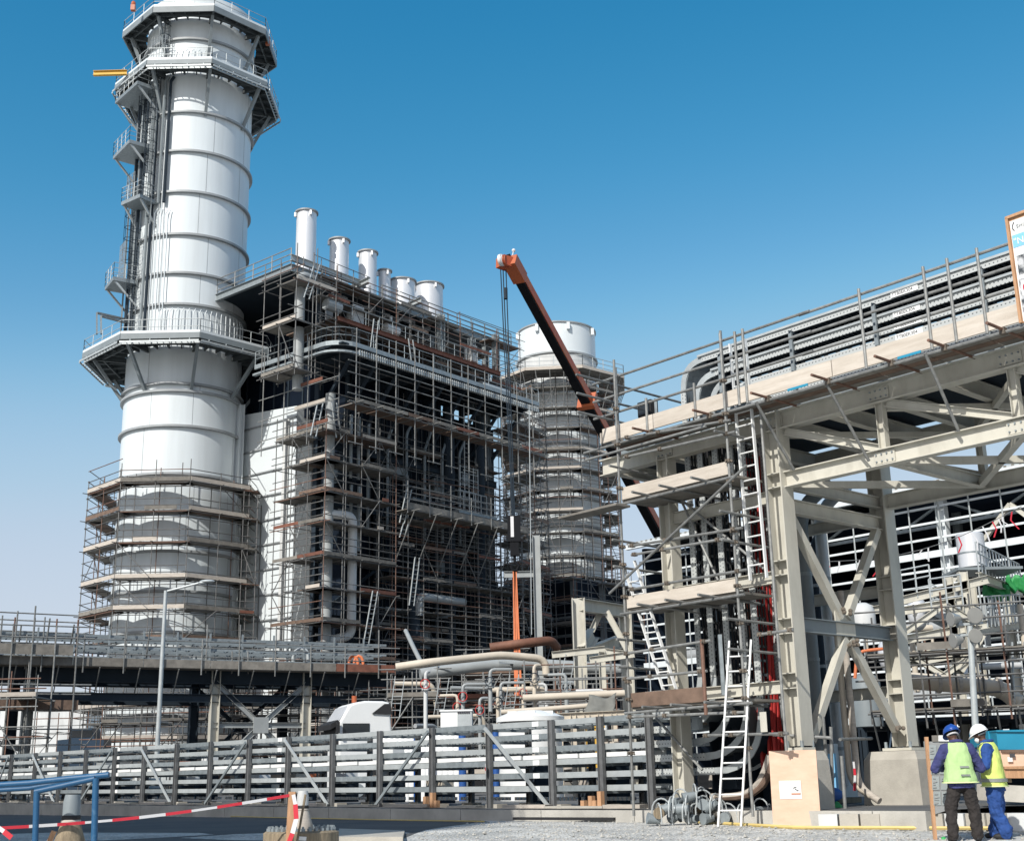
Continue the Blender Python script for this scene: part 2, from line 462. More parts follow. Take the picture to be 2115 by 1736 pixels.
# ================================================================== SETTING: ground
def gz(X, Y):
    t = min(1, max(0, (Y - 20) / 8.0)); return 0.15 * t * t * (3 - 2 * t)
def build_ground():
    xs = [-1500, -400, -150, -90] + [i * 2.0 for i in range(-30, 31)] + [90, 150, 400, 1500]
    ys = [-300, -60, -10, 0, 4] + [6 + i * 1.0 for i in range(0, 34)] + [46, 60, 90, 140, 300, 800, 2500]
    mb = MB(); nx = len(xs)
    for y in ys:
        for x in xs: mb.v.append(V((x, y, gz(x, y) - (0.0 if y < 40 else 0.0))))
    for j in range(len(ys) - 1):
        for i in range(nx - 1):
            k = j * nx + i; mb.f.append((k, k + 1, k + nx + 1, k + nx))
    m = bpy.data.materials.new('gravel'); m.use_nodes = True
    nt = m.node_tree; N = nt.nodes; L = nt.links; b = N['Principled BSDF']; b.inputs['Roughness'].default_value = 0.95
    tc = N.new("ShaderNodeTexCoord")
    v = N.new("ShaderNodeTexVoronoi"); v.inputs['Scale'].default_value = 16.0
    L.new(tc.outputs['Object'], v.inputs['Vector'])
    n1 = N.new("ShaderNodeTexNoise"); n1.inputs['Scale'].default_value = 0.7; n1.inputs['Detail'].default_value = 8
    L.new(tc.outputs['Object'], n1.inputs['Vector'])
    r1 = N.new("ShaderNodeValToRGB"); r1.color_ramp.elements[0].color = (0.38, 0.385, 0.37, 1); r1.color_ramp.elements[1].color = (0.65, 0.64, 0.60, 1)
    r1.color_ramp.elements[0].position = .3; r1.color_ramp.elements[1].position = .68
    L.new(n1.outputs['Fac'], r1.inputs['Fac'])
    sep = N.new("ShaderNodeSeparateColor"); L.new(v.outputs['Color'], sep.inputs[0])
    mr = N.new("ShaderNodeMapRange"); mr.inputs['To Min'].default_value = .62; mr.inputs['To Max'].default_value = 1.25
    L.new(sep.outputs[0], mr.inputs['Value'])
    mx = N.new("ShaderNodeMixRGB"); mx.blend_type = 'MULTIPLY'; mx.inputs['Fac'].default_value = 1
    L.new(r1.outputs[0], mx.inputs[1]); L.new(mr.outputs[0], mx.inputs[2]); L.new(mx.outputs[0], b.inputs['Base Color'])
    bp = N.new("ShaderNodeBump"); bp.inputs['Strength'].default_value = .9; bp.inputs['Distance'].default_value = .05
    L.new(v.outputs['Distance'], bp.inputs['Height']); L.new(bp.outputs[0], b.inputs['Normal'])
    MATS['gravel'] = m
    struct('ground', mb, 'gravel')
build_ground()
# loose stones on the gravel (nobody could count them)
mb = MB()
for i in range(2600):
    y = rnd.uniform(17.5, 31); x = rnd.uniform(-1.2, 11)
    if rnd.random() < .5: x = rnd.uniform(-2, 11); y = rnd.uniform(18, 26)
    r = rnd.uniform(.012, .04) * (1.0 if rnd.random() < .93 else 1.8)
    c = V((x, y, gz(x, y) + r * .3))
    i0 = len(mb.v)
    for q in ((1, 0, 0), (0, 1, 0), (-1, 0, 0), (0, -1, 0)):
        mb.v.append(c + V(q) * r * rnd.uniform(.6, 1.2) + Z * rnd.uniform(-.3, .2) * r)
    mb.v.append(c + V((rnd.uniform(-.3, .3), rnd.uniform(-.3, .3), rnd.uniform(.5, .9))) * r)
    for k in range(4): mb.f.append((i0 + k, i0 + (k + 1) % 4, i0 + 4))
struct('gravel', mb, 'concrete_kerb', kind='stuff')
# asphalt road along the left part of the kerb, a guess: its dark colour deepens the shadow, its ragged edge follows the shadow line
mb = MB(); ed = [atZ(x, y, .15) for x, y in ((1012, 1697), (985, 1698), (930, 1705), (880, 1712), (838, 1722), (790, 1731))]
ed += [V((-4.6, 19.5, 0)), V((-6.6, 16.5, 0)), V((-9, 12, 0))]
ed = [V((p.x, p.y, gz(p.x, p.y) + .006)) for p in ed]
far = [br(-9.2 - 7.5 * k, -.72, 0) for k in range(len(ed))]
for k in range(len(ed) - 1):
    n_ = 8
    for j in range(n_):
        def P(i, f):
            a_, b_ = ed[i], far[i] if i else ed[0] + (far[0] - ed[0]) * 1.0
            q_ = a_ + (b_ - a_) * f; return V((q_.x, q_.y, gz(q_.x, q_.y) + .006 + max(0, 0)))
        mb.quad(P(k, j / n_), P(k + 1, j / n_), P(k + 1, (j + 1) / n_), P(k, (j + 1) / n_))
struct('shadow_road', mb, 'asphalt')
# paved plinth behind the kerb, sloping gently up to the left with the rack
mb = MB()
for a0, a1 in ((-75, -40), (-40, -8.5), (-8.5, 3.2)):
    mb.quad(br(a0, -.55, .405 + slope(a0)), br(a1, -.55, .405 + slope(a1)), br(a1, 75, .40 + slope(a1)), br(a0, 75, .40 + slope(a0)))
struct('pavement', mb, 'asphalt')
mb = MB(); mbj = MB()
a = -70.0
while a < 3.1:
    a1 = min(a + 3.0, 3.1)
    p0, p1 = br(a + .012, -.70, 0), br(a1 - .012, -.70, 0)
    z0, z1 = .40 + slope(a), .40 + slope(a1)
    mb.prism([p0 + Z * (-.1), p1 + Z * (-.1), p1 + Z * z1, p0 + Z * z0], G * .3)
    a = a1
struct('kerb', mb, 'concrete_kerb')

# ================================================================== exhaust stack (tall, finished)
SX = atY(371, 950, 100.0); SC = V((SX.x, 100.0, 0)); SR = 4.65
SY = 100 - SR
def s_z(x, y): return zat(x, y, SY + .3)
def s_pt(phi, r, z): return SC + az(phi) * r + Z * z
st_t = Thing('exhaust_stack', 'tall finished white exhaust stack ringed by three octagonal platforms', 'chimney', SC)
z_top = zat(372, 22, SY) + 1.5
prof = [(SR, 0)] + [(SR, z) for z in (12, 24, 36, 48, 60)] + [(SR, z_top), (SR - .15, z_top), (SR - .15, z_top - 6)]
st_t.part('shell', MB().lathe(SC, prof, 96), 'stack_paint', smooth=True)
ring_y = [(372, 86), (357, 236), (357, 316), (357, 400), (357, 487.5), (357, 567), (357, 631), (357, 794), (357, 809), (357, 881), (352, 979)]
ring_z = [s_z(x, y) for x, y in ring_y]
zz = ring_z[-1] - 3.0
while zz > 1: ring_z.append(zz); zz -= 3.05
for z in ring_z:
    st_t.part('stiffener_ring', MB().lathe(SC + Z * z, [(SR - .01, -.09), (SR + .26, -.09), (SR + .26, .09), (SR - .01, .09)], 96, True), 'ring_paint', smooth=True)
def octr(th, ap): 
    k = ((th + 22.5) % 45.0) - 22.5
    return ap / math.cos(R_(k))
def octo(ap, z, base=180.0):
    return [s_pt(base + 22.5 + 45 * k, ap / math.cos(R_(22.5)), z) for k in range(8)]
def stack_platform(zd, ap, hf, nb, second=True):
    """octagonal deck: plate, fascia, radial beams, struts, railing"""
    n = 64; mb = MB()
    for k in range(n):
        t0, t1 = 360 * k / n, 360 * (k + 1) / n
        a = [s_pt(180 + t0, SR + .12, zd), s_pt(180 + t0, octr(t0, ap), zd), s_pt(180 + t1, octr(t1, ap), zd), s_pt(180 + t1, SR + .12, zd)]
        b = [q - Z * .06 for q in a]
        mb.quad(*a); mb.quad(*reversed(b)); mb.quad(a[1], b[1], b[2], a[2]); mb.quad(a[0], a[3], b[3], b[0])
    st_t.part('platform_deck', mb, 'soffit_shade')
    C = octo(ap, zd)
    for k in range(8):
        a, b = C[k], C[(k + 1) % 8]
        nrm = ((a + b) / 2 - SC); nrm.z = 0; nrm.normalize()
        dd = (b - a).normalized()
        st_t.part('edge_beam', MB().bar(a - Z * (hf / 2) + nrm * .05, b - Z * (hf / 2) + nrm * .05, .09, hf), 'grey_steel')
        st_t.part('toe_plate', MB().bar(a + Z * .12 + nrm * .05, b + Z * .12 + nrm * .05, .03, .2), 'white_paint')
        if second:   # cable tray hung under the edge
            tz = -hf - .28
            mb = MB().bar(a + Z * tz + nrm * .28, b + Z * tz + nrm * .28, .05, .16).bar(a + Z * tz - nrm * .1, b + Z * tz - nrm * .1, .05, .16)
            m = int((b - a).length / .45)
            for j in range(1, m):
                q = a + (b - a) * (j / m) + Z * tz
                mb.bar(q - nrm * .1, q + nrm * .28, .05, .05)
            st_t.part('cable_tray', mb, 'galv_light')
            mb = MB()
            for j in range(4):
                q = a + (b - a) * ((j + .5) / 4); mb.bar(q - Z * hf + nrm * .1, q + Z * tz + nrm * .1, .06, .06)
            st_t.part('tray_hanger', mb, 'galv')
        st_t.part('railing', railing_mb([a, b], 1.15, .028, 1.5), 'galv_light')
        # soffit panel ribs
        for f in (.25, .5, .75):
            q = a + (b - a) * f; inn = SC + Z * q.z + (q - SC - Z * q.z).normalized() * (SR + .1)
            st_t.part('deck_joist', MB().bar(q - Z * .2, inn - Z * .2, .1, .26), 'soffit_shade')
    for k in range(8):
        cdir = (C[k] - SC); cdir.z = 0; cdir.normalize()
        q = C[k]
        st_t.part('radial_beam', MB().ibeam(q - Z * .3, SC + cdir * SR + Z * (zd - .3), .2, .42), 'soffit_shade')
        st_t.part('strut', MB().bar(SC + cdir * (ap * .97) + Z * (zd - .45), SC + cdir * (SR + .02) + Z * (zd - .45 - nb), .24, .24), 'grey_steel')
    # concentric intermediate beam
    n = 8; mid = octo((ap + SR) / 2, zd - .28)
    for k in range(8):
        st_t.part('ring_beam', MB().bar(mid[k], mid[(k + 1) % 8], .12, .3), 'soffit_shade')
P1 = zat(324, 688, 100 - 7.4); P2 = zat(360, 124, 100 - 6.5); P3 = zat(367, 14, 100 - 6.2)
stack_platform(P1, 7.4, .45, 3.4)
stack_platform(P2, 6.5, .4, 3.6)
stack_platform(P3, 6.2, .55, 3.4, False)
# solid skirt plates on the right flank, as built
# side landings with railings and struts (facing the ladder side)
def side_landing(phi, wdt, z, depth=1.9):
    n0 = az(phi); t0 = V((n0.y, -n0.x, 0))
    c = s_pt(phi, SR, z)
    lo = c + n0 * .05
    pts = [lo - t0 * wdt / 2, lo + t0 * wdt / 2, lo + t0 * wdt / 2 + n0 * depth, lo - t0 * wdt / 2 + n0 * depth]
    st_t.part('landing', MB().prism([pts[0], pts[3], pts[2], pts[1]], Z * .32), 'galv')
    st_t.part('landing_railing', railing_mb([pts[0] + Z * .3, pts[3] + Z * .3, pts[2] + Z * .3, pts[1] + Z * .3], 1.25, .026, .9, (.4, .8)), 'galv_light')
    for s in (-1, 1):
        a = lo + t0 * s * (wdt / 2 - .15)
        st_t.part('landing_strut', MB().bar(a + n0 * (depth - .2), a - n0 * .15 - Z * 1.9, .14, .14), 'galv_light')
def caged_ladder(phi, z0, z1, off=.35):
    n0 = az(phi); t0 = V((n0.y, -n0.x, 0)); b = s_pt(phi, SR + off, 0)
    mb = MB()
    for s in (-1, 1): mb.bar(b + t0 * s * .25 + Z * z0, b + t0 * s * .25 + Z * z1, .06, .04, n0)
    z = z0 + .3
    while z < z1: mb.tube(b - t0 * .25 + Z * z, b + t0 * .25 + Z * z, .018, 4); z += .3
    st_t.part('ladder', mb, 'grey_steel')
    mb = MB(); z = z0 + 2.3
    arc = [(-.36, 0), (-.38, .35), (-.2, .68), (.2, .68), (.38, .35), (.36, 0)]
    while z < z1 + 1.0:
        mb.path([b + t0 * x + n0 * y + Z * z for x, y in arc], .028, 4); z += 1.0
    for x, y in arc[1:5]: mb.tube(b + t0 * x + n0 * y + Z * (z0 + 2.3), b + t0 * x + n0 * y + Z * (z1 + 1.0), .022, 4)
    st_t.part('ladder_cage', mb, 'dark_steel')
zl = [zat(297, y, 97) for y in (300, 425, 580)]
Lz1, Lz2, Lz3 = zat(285, 312, 96), zat(303, 428, 96), zat(268, 583, 96)
side_landing(232, 3.6, Lz1); side_landing(216, 2.4, Lz2, 1.7); side_landing(238, 2.6, Lz3)
side_landing(228, 4.2, zat(272, 200, 96), 2.0)
caged_ladder(222, Lz1 + .3, P2 - .3); caged_ladder(209, Lz2 + .3, Lz1 + 4.5); caged_ladder(236, Lz3, Lz2 + 2.5); caged_ladder(222, P1, Lz3 + 4.5)
caged_ladder(200, P2, P3 - .2)
caged_ladder(205, Lz2 - 2, Lz1 + 3.0, .8)
# mesh gate panels on the ladder side
for phi, z, h in ((203, P2 + .1, 3.0), (236, Lz3 + .5, 3.3), (228, Lz2 + .5, 2.6)):
    n0 = az(phi); t0 = V((n0.y, -n0.x, 0)); b = s_pt(phi, SR + 1.1, z); mb = MB()
    for i in range(6): mb.tube(b + t0 * (-.7 + .28 * i), b + t0 * (-.7 + .28 * i) + Z * h, .022, 4)
    for i in range(8): mb.tube(b - t0 * .7 + Z * (h * i / 7), b + t0 * .7 + Z * (h * i / 7), .022, 4)
    st_t.part('mesh_screen', mb, 'galv_light')
# conduits up the shell
for i, (phi, za, zb) in enumerate([(195, P1, Lz2 + 8), (191, P1, Lz3 + 6), (198, P1, Lz3 + 6.3), (202, P1, Lz3 + 6.3), (188, P1, Lz3 + 6), (206, P1, P2), (211, P1, P2), (226, P1, P2), (229, P1, P2), (240, P1, P2), (243, P1, P2), (193, Lz2, Lz1 + 6.5), (199, Lz2, Lz1 + 6.6)]):
    b = s_pt(phi, SR + .33, 0)
    st_t.part('conduit', MB().path([b + Z * za, b + Z * (zb - .5), s_pt(phi - 2, SR + .15, zb)], .04 if i < 5 else .13, 6), 'white_paint' if i < 5 else ('dark_steel' if i % 2 else 'grey_steel'))
for k in range(18):
    phi = 100 + k * 5.4; b = s_pt(phi, SR + .32, 0)
    st_t.part('conduit', MB().path([b + Z * P1, b + Z * (P1 + 2.7), s_pt(phi - 2, SR + .12, P1 + 3.1)], .04, 5), 'white_paint')
for k in range(9):
    phi = 150 + k * 6; b = s_pt(phi, SR + .32, 0)
    st_t.part('conduit', MB().path([b + Z * P2, b + Z * (P2 + 1.8), s_pt(phi - 2, SR + .12, P2 + 2.1)], .04, 5), 'white_paint')
# heavy cable ladder running up the left flank and over the big platform's edge
mb = MB()
for o in (-.25, .25):
    q = [s_pt(250 + o * 3, SR + .6, P1 + 2.2), s_pt(250 + o * 3, SR + .6, Lz2 + 1)]
    mb.bar(q[0], q[1], .3, .12, az(250))
st_t.part('cable_ladder', mb, 'grey_steel')
a0 = atY(200, 690, 95.5); a1 = atY(200, 646, 95.5); a2 = atY(262, 660, 97.5)
for k in (0, .35):
    mb = MB().bar(a0 + Z * 0 + V((k, 0, 0)), a1 + V((k, 0, -k * .8)), .28, .12, az(250)).bar(a1 + V((k, 0, -k * .8)), a2 + V((0, 0, -k * .8)), .28, .12)
    st_t.part('cable_ladder', mb, 'galv')
# davit beam, warning lamps
a, b = atY(193, 152, 95.5), atY(262, 150, 95.5)
st_t.part('davit_beam', MB().ibeam(a, b, .3, .42), 'yellow')
for x, y in ((553, 88), (275, 17)):
    q = atY(x, y, 99 if x > 500 else 94)
    st_t.part('warning_lamp', MB().box(q, (.35, .35, .5)).blob(q + Z * .4, .2, .2, .28, None, 8, 6), 'orange')
for k in range(40):      # staggered plate seams
    j = k % (len(ring_z) - 1); za_, zb_ = sorted((ring_z[j], ring_z[j + 1])); phi = 100 + (k * 47) % 140
    b = s_pt(phi, SR + .004, 0); st_t.part('plate_seam', MB().bar(b + Z * (za_ + .1), b + Z * (zb_ - .1), .035, .012, az(phi)), 'ring_paint')
st_t.done()

# scaffold round the lower stack
sc_t = Thing('stack_scaffold', 'octagonal tube scaffold wrapped round the foot of the tall finished stack', 'scaffold', SC)
lv_y = [990, 1050, 1115, 1190, 1255, 1318]
lv = [zat(330, y, 100 - 7.0) for y in lv_y]
dz = (lv[0] - lv[-1]) / (len(lv) - 1)
while lv[-1] > 2: lv.append(lv[-1] - dz)
pts = octo(6.35, 0); inw = []
order = list(range(8)) + [0]
for k in range(8):
    c = (pts[k] + pts[(k + 1) % 8]) / 2 - SC; c.z = 0; inw.append(-c.normalized())
scaffold(sc_t, [pts[k] for k in order], inw, 1.25, lv, .2, lv[0] + .6, bay=2.2, r=.038, rail=(.5, 1.0, 1.9), deckp=1.0, toep=.95, bracep=.2, rg=random.Random(3), toeh=.3, over=.25, boards=['board_pale', 'board_pale', 'board_grey', 'board_brown', 'board_pale', 'board_grey'])
sc_t.done()
# extra lift at the right of the stack, between stack and duct
sc2 = Thing('stack_scaffold', 'narrow scaffold tower between the tall stack and the white ribbed duct', 'scaffold', SC + V((7, -1, 0)))
q = atY(497, 1200, 97.0); q.z = 0; q9 = atY(527, 1200, 97.6); q9.z = 0
scaffold(sc2, [q, q9], [V((0, 1, 0))], 1.5, lv, .2, lv[0] - 1, bay=1.4, r=.04, deckp=.9, toep=.3, bracep=.3, rg=random.Random(5))
sc2.done()

# ================================================================== boiler house 1
U = az(40.0); Nn = V((0.766, -0.643, 0)).normalized(); Wd = -Nn
C0 = atY(662, 1300, 96.5) + Nn * 2.0 - U * 2.0; C0.z = 0
def bl(s, t, z=0.0): return C0 + U * s + Nn * t + Z * z
bt = Thing('boiler_house', 'dark open steel boiler house covered in scaffolding beside the tall stack', 'building', bl(0, 0))
ZP, ZR = 32.6, 39.6
def bbox(name, s0, s1, t0, t1, z0, z1, m): 
    mb = MB().box(bl((s0 + s1) / 2, (t0 + t1) / 2, (z0 + z1) / 2), (s1 - s0, t1 - t0, z1 - z0), (U, Nn, Z))
    bt.part(name, mb, m)
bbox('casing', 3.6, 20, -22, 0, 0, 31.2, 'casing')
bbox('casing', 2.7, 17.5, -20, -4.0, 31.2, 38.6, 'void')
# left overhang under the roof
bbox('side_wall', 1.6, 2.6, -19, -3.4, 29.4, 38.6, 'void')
for k in range(18):
    bt.add('casing_rib', MB().bar(bl(4.0 + .92 * k, .05, 0), bl(4.0 + .92 * k, .05, 31), .12, .12, U), 'dark_steel')
for k in range(9):
    bt.add('casing_rib', MB().bar(bl(3.55, -1.2 - 2.2 * k, 0), bl(3.55, -1.2 - 2.2 * k, 31), .12, .12, Nn), 'dark_steel')
for k in range(8):
    bt.add('casing_rib', MB().bar(bl(1.54, -4.2 - 1.8 * k, 29.6), bl(1.54, -4.2 - 1.8 * k, 38.4), .1, .14, Nn), 'dark_steel')
for k in range(22):
    s_, z_ = rnd.uniform(1, 17), rnd.uniform(3, 29)
    bt.add('duct_box', MB().box(bl(s_, .5, z_), (rnd.uniform(.5, 1.8), .7, rnd.uniform(.4, 1.6)), (U, Nn, Z)), rnd.choice(['dark_steel', 'grey_steel', 'dark_steel']))
# big cantilever platform
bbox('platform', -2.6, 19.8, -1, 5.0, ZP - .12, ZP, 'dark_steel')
edge = []
for k in range(7):
    th = R_(90 * k / 6); edge.append(bl(-1.2 - 1.9 * math.sin(R_(90) - th), 3.2 + 1.9 * math.sin(th), ZP))
edge = [bl(-3.1, -4.5, ZP)] + edge + [bl(20.2, 5.1, ZP)]
mb = MB().strip([p - Z * .0 for p in edge], .34, .12, Z); bt.part('platform_fascia', mb, 'galv')
mb = MB().strip([p - Z * .62 + (-Nn) * .1 for p in edge], .16, .3, Z); bt.part('platform_tray', mb, 'galv')
for i in range(90):
    f = i / 89; p = bl(-1.0 + 21.0 * f, 5.05, ZP - .55)
    bt.add('tray_bracket', MB().box(p, (.07, .3, .45), (U, Nn, Z)), 'galv_light')
bt.part('platform_railing', railing_mb([p + Z * .1 for p in edge], 1.15, .03, 1.6), 'galv')
for i in range(9):
    s = -1 + 2.5 * i
    bt.add('platform_beam', MB().ibeam(bl(s, 4.9, ZP - .45), bl(s, -.5, ZP - .45), .25, .55), 'dark_steel')
    bt.add('knee_brace', MB().bar(bl(s, 4.2, ZP - .7), bl(s, .1, ZP - 5), .22, .22), 'dark_steel')
# roof deck
bbox('roof_deck', -3.7, 21.5, -16, 0.2, ZR - .15, ZR, 'dark_steel')
for (a, b) in ((bl(-3.7, .25, ZR - .15), bl(21.5, .25, ZR - .15)), (bl(-3.7, -16, ZR - .15), bl(-3.7, .3, ZR - .15))):
    bt.part('roof_beam', MB().ibeam(a, b, .3, .6), 'galv')
bt.part('roof_beam', MB().ibeam(bl(-3.9, .4, ZR + .6), bl(4.0, .4, ZR + .6), .3, .5), 'galv_light')
bt.part('roof_beam', MB().ibeam(bl(3, -.6, ZR + .2), bl(17.5, -.6, ZR + .2), .3, .6), 'galv_light')
bt.part('roof_railing', railing_mb([bl(-3.7, -16, ZR), bl(-3.7, .2, ZR)], 1.5, .045, 2.2, (.5, 1.0)), 'tube')
bt.part('roof_railing', railing_mb([bl(6, .2, ZR), bl(22.5, .2, ZR)], 1.3, .045, 1.8, (.45, .9)), 'tube')
for s in (3.5, 9.5):
    bt.part('outrigger', MB().ibeam(bl(s - .3, 1.6, ZR + .5), bl(s + .2, -2.6, ZR + .5), .35, .45), 'galv_light')
# columns
for s in (-.8, 5.5, 12, 18.6):
    for t_ in (.45,):
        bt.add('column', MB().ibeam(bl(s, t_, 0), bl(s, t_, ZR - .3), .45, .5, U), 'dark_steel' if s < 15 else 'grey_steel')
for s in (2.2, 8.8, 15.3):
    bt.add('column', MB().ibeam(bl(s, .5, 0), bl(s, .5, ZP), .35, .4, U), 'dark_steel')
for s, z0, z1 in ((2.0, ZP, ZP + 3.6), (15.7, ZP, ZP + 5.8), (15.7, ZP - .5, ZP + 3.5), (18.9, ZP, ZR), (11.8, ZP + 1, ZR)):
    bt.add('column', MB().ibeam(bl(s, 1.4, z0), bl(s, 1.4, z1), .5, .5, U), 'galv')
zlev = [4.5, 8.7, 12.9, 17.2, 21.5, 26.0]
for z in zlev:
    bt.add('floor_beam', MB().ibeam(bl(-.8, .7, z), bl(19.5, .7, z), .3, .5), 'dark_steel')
for k in range(12):
    s = rnd.choice((-.8, 5.5, 12)); z = rnd.choice(zlev[:-1])
    bt.add('wall_brace', MB().bar(bl(s, .6, z), bl(s + 6.3, .6, z + 4.3), .22, .22), 'dark_steel')
# pipes on the long face
def pipe(name, pts, r, m, n=12): bt.add(name, MB().path(pts, r, n), m, True)
def bend(pts, r, k=5):
    out = [V(pts[0])]
    for a, b, c in zip(pts[:-2], pts[1:-1], pts[2:]):
        a, b, c = V(a), V(b), V(c); d0 = (a - b).normalized(); d1 = (c - b).normalized()
        p0, p1 = b + d0 * r, b + d1 * r
        for i in range(k + 1):
            t = i / k; out.append(p0 * (1 - t) ** 2 + b * 2 * t * (1 - t) + p1 * t * t)
    out.append(V(pts[-1])); return out
pipe('riser', bend([bl(-1.0, 2.0, .5), bl(-1.0, 2.0, 29.5)], .3), .38, 'grey_pipe', 16)
pipe('riser', bend([bl(-3.4, 1.0, 29.5), bl(-3.4, 1.0, 38.7), bl(-.5, .8, 38.7)], .6), .40, 'grey_pipe', 16)
pipe('riser', bend([bl(-1.0, 2.0, 20.3), bl(.9, 2.6, 20.3), bl(.9, 2.6, 11.5), bl(-1.0, 1.9, 11.0)], .6), .34, 'white_dirty', 16)
pipe('riser', [bl(7.8, 2.2, 0), bl(7.8, 2.2, 17)], .45, 'dark_steel', 16)
pipe('header', bend([bl(7.9, 2.6, 13.5), bl(7.9, 2.6, 15.0), bl(13.0, 2.6, 15.0)], .5), .35, 'grey_pipe', 14)
for s in (13.2, 17.0):
    pipe('riser', [bl(s, .9, 0), bl(s, .9, ZP - 1)], .5, 'dark_steel', 14)
pipe('riser', bend([bl(17.5, 2.2, 12.2), bl(17.5, 2.2, 9.0), bl(17.5, 2.2, 6.2)], .4), .28, 'rust_pipe', 12)
pipe('riser', [bl(17.5, 2.2, 10.4), bl(17.5, 2.2, 8.4)], .22, 'copper', 12)
for k in range(7):
    s = 4 + 2.1 * k
    pipe('drain_pipe', bend([bl(s, .9, 20), bl(s, .9, rnd.uniform(27, 30)), bl(s + 1.4, .9, 30.5)], .4), .12, 'grey_steel', 8)
for k in range(5):
    z = rnd.choice((5.5, 9.5, 14, 18.5, 23)); s = rnd.uniform(2, 9)
    pipe('header', [bl(s, 1.2, z), bl(s + rnd.uniform(4, 9), 1.2, z)], .18, 'grey_steel', 8)
for s, z in ((1.6, 27.5), (2.4, 27.5), (1.7, 22), (2.5, 22.0)):
    pipe('riser', [bl(s, 1.5, z - 4), bl(s, 1.5, z + 1)], .13, 'galv', 8)
# machinery among the upper level
for k in range(16):
    s = rnd.uniform(-1, 19); z = ZP + rnd.choice((.5, .6, 3.6))
    c = bl(s, rnd.uniform(-2.5, 2.5), z + .5)
    if rnd.random() < .5: bt.add('valve', MB().tube(c - U * .7, c + U * .7, .45, 12).tube(c, c + Z * 1.2, .12, 8), rnd.choice(['galv_light', 'grey_pipe', 'white_dirty']))
    else: bt.add('cabinet', MB().box(c + Z * .3, (rnd.uniform(.6, 1.4), .8, rnd.uniform(1, 1.8)), (U, Nn, Z)), rnd.choice(['white_dirty', 'galv', 'galv_light']))
for z in (ZP + 3.3,):
    bbox('floor_deck', -.5, 18.5, -4, 2.0, z - .12, z, 'board_brown')
    bt.part('floor_beam', MB().ibeam(bl(-.5, 2.1, z - .2), bl(18.7, 2.1, z - .2), .2, .35), 'board_rust')
    bt.part('floor_railing', railing_mb([bl(-.5, 2.1, z), bl(18.6, 2.1, z)], 1.1, .03, 1.5), 'galv')
# drums (round ends) on the platform
for s, z, L_ in ((16.5, ZP + 1.5, 3.5), (13.6, ZP + 1.2, 1.2)):
    bt.add('drum', MB().tube(bl(s, 1.5, z), bl(s + L_, 1.5, z), .6, 16), 'galv_light', True)
# vents on the roof
VENTS = [((631, 435), (611, 651), 537), ((700, 493), (681, 719), 556), ((759, 518), (741, 777), 580), ((794, 556), (782, 806), 622), ((831, 577), (806, 857), 655), ((886, 586), (858, 914), 668)]
for (cx, ty), (xa, xb), by in VENTS:
    b = onpl(cx, by, bl(0, -2.0), Nn); zc = (b - CAM).dot(cF); r = (xb - xa) / 2 / FPX * zc * 1.04
    zt = zat(cx, ty + 4, b.y - r * .2); c = V((b.x, b.y, 0))
    v = bt.part('vent', MB().lathe(c, [(r, ZR - .5), (r, zt), (r - .06, zt), (r - .06, zt - 2)], 40), 'silver', smooth=True)
    bt.part('vent_rim', MB().lathe(c + Z * zt, [(r + .005, -.05), (r + .14, -.05), (r + .14, .07), (r - .03, .07)], 40, True), 'ring_paint', parent=v)
    for k in range(3):
        q = c + az(150 + 95 * k) * (r + .12) + Z * (zt - .3)
        bt.part('lifting_lug', MB().box(q, (.16, .22, .35)), 'silver', parent=v)
# platform on the right part of the long face with caged ladder
pz = 17.0
q0 = onpl(975, 1062, bl(0, 3.4), Nn); pz = q0.z; s0 = (q0 - C0).dot(U)
bt.part('balcony', MB().box(bl(s0 + .4, 2.6, pz), (4.6, 2.2, .25), (U, Nn, Z)), 'galv')
bt.part('balcony_railing', railing_mb([bl(s0 - 1.9, .6, pz + .1), bl(s0 - 1.9, 3.6, pz + .1), bl(s0 + 1.6, 3.6, pz + .1)], 1.6, .03, .7, (.5, 1.0)), 'galv_light')
mb = MB()
for i in range(5): mb.tube(bl(s0 - 1.2 + .55 * i, 3.2, pz), bl(s0 - 1.2 + .55 * i, 3.2, pz + 4.0), .035, 5)
for i in range(8): mb.tube(bl(s0 - 1.2, 3.2, pz + .5 * i + .4), bl(s0 + 1.0, 3.2, pz + .5 * i + .4), .03, 5)
bt.part('ladder_cage', mb, 'galv_light')
mb = MB()
for i in range(2): mb.tube(bl(s0 - .2 + .5 * i, 2.8, pz), bl(s0 - .2 + .5 * i, 2.8, pz + 9.5), .035, 5)
for i in range(24): mb.tube(bl(s0 - .2, 2.8, pz + .38 * i), bl(s0 + .3, 2.8, pz + .38 * i), .02, 4)
bt.part('ladder', mb, 'galv_light')
bt.done()

# white ribbed transition duct between stack and boiler house
da, db = atY(600, 1000, 97.2), atY(493, 1000, 101.0); da.z = db.z = 0
zt_a, zt_b = zat(600, 840, 97.2), zat(493, 857, 101.0)
dt = Thing('flue_duct', 'white ribbed flue duct wall joining the tall stack to the boiler house', 'duct', da)
dd = (db - da).normalized(); dn = V((dd.y, -dd.x, 0)); 
if dn.y > 0: dn = -dn
da2, db2 = da - dd * .5, db + dd * 5
dt.part('wall', MB().prism([da2, da2 + Z * zt_a, db2 + Z * (zt_b + .3), db2], -dn * 7), 'white_paint')
zk = 1.6
while zk < zt_a - .5:
    dt.part('rib', MB().bar(da2 + Z * zk + dn * .06, db2 + Z * zk + dn * .06, .14, .11), 'ring_paint'); zk += 1.98
q = atY(491, 1000, 99.6); q.z = 0
dt.part('corner_post', MB().ibeam(q, q + Z * zat(489, 835, 99.6), .5, .5, U), 'white_paint')
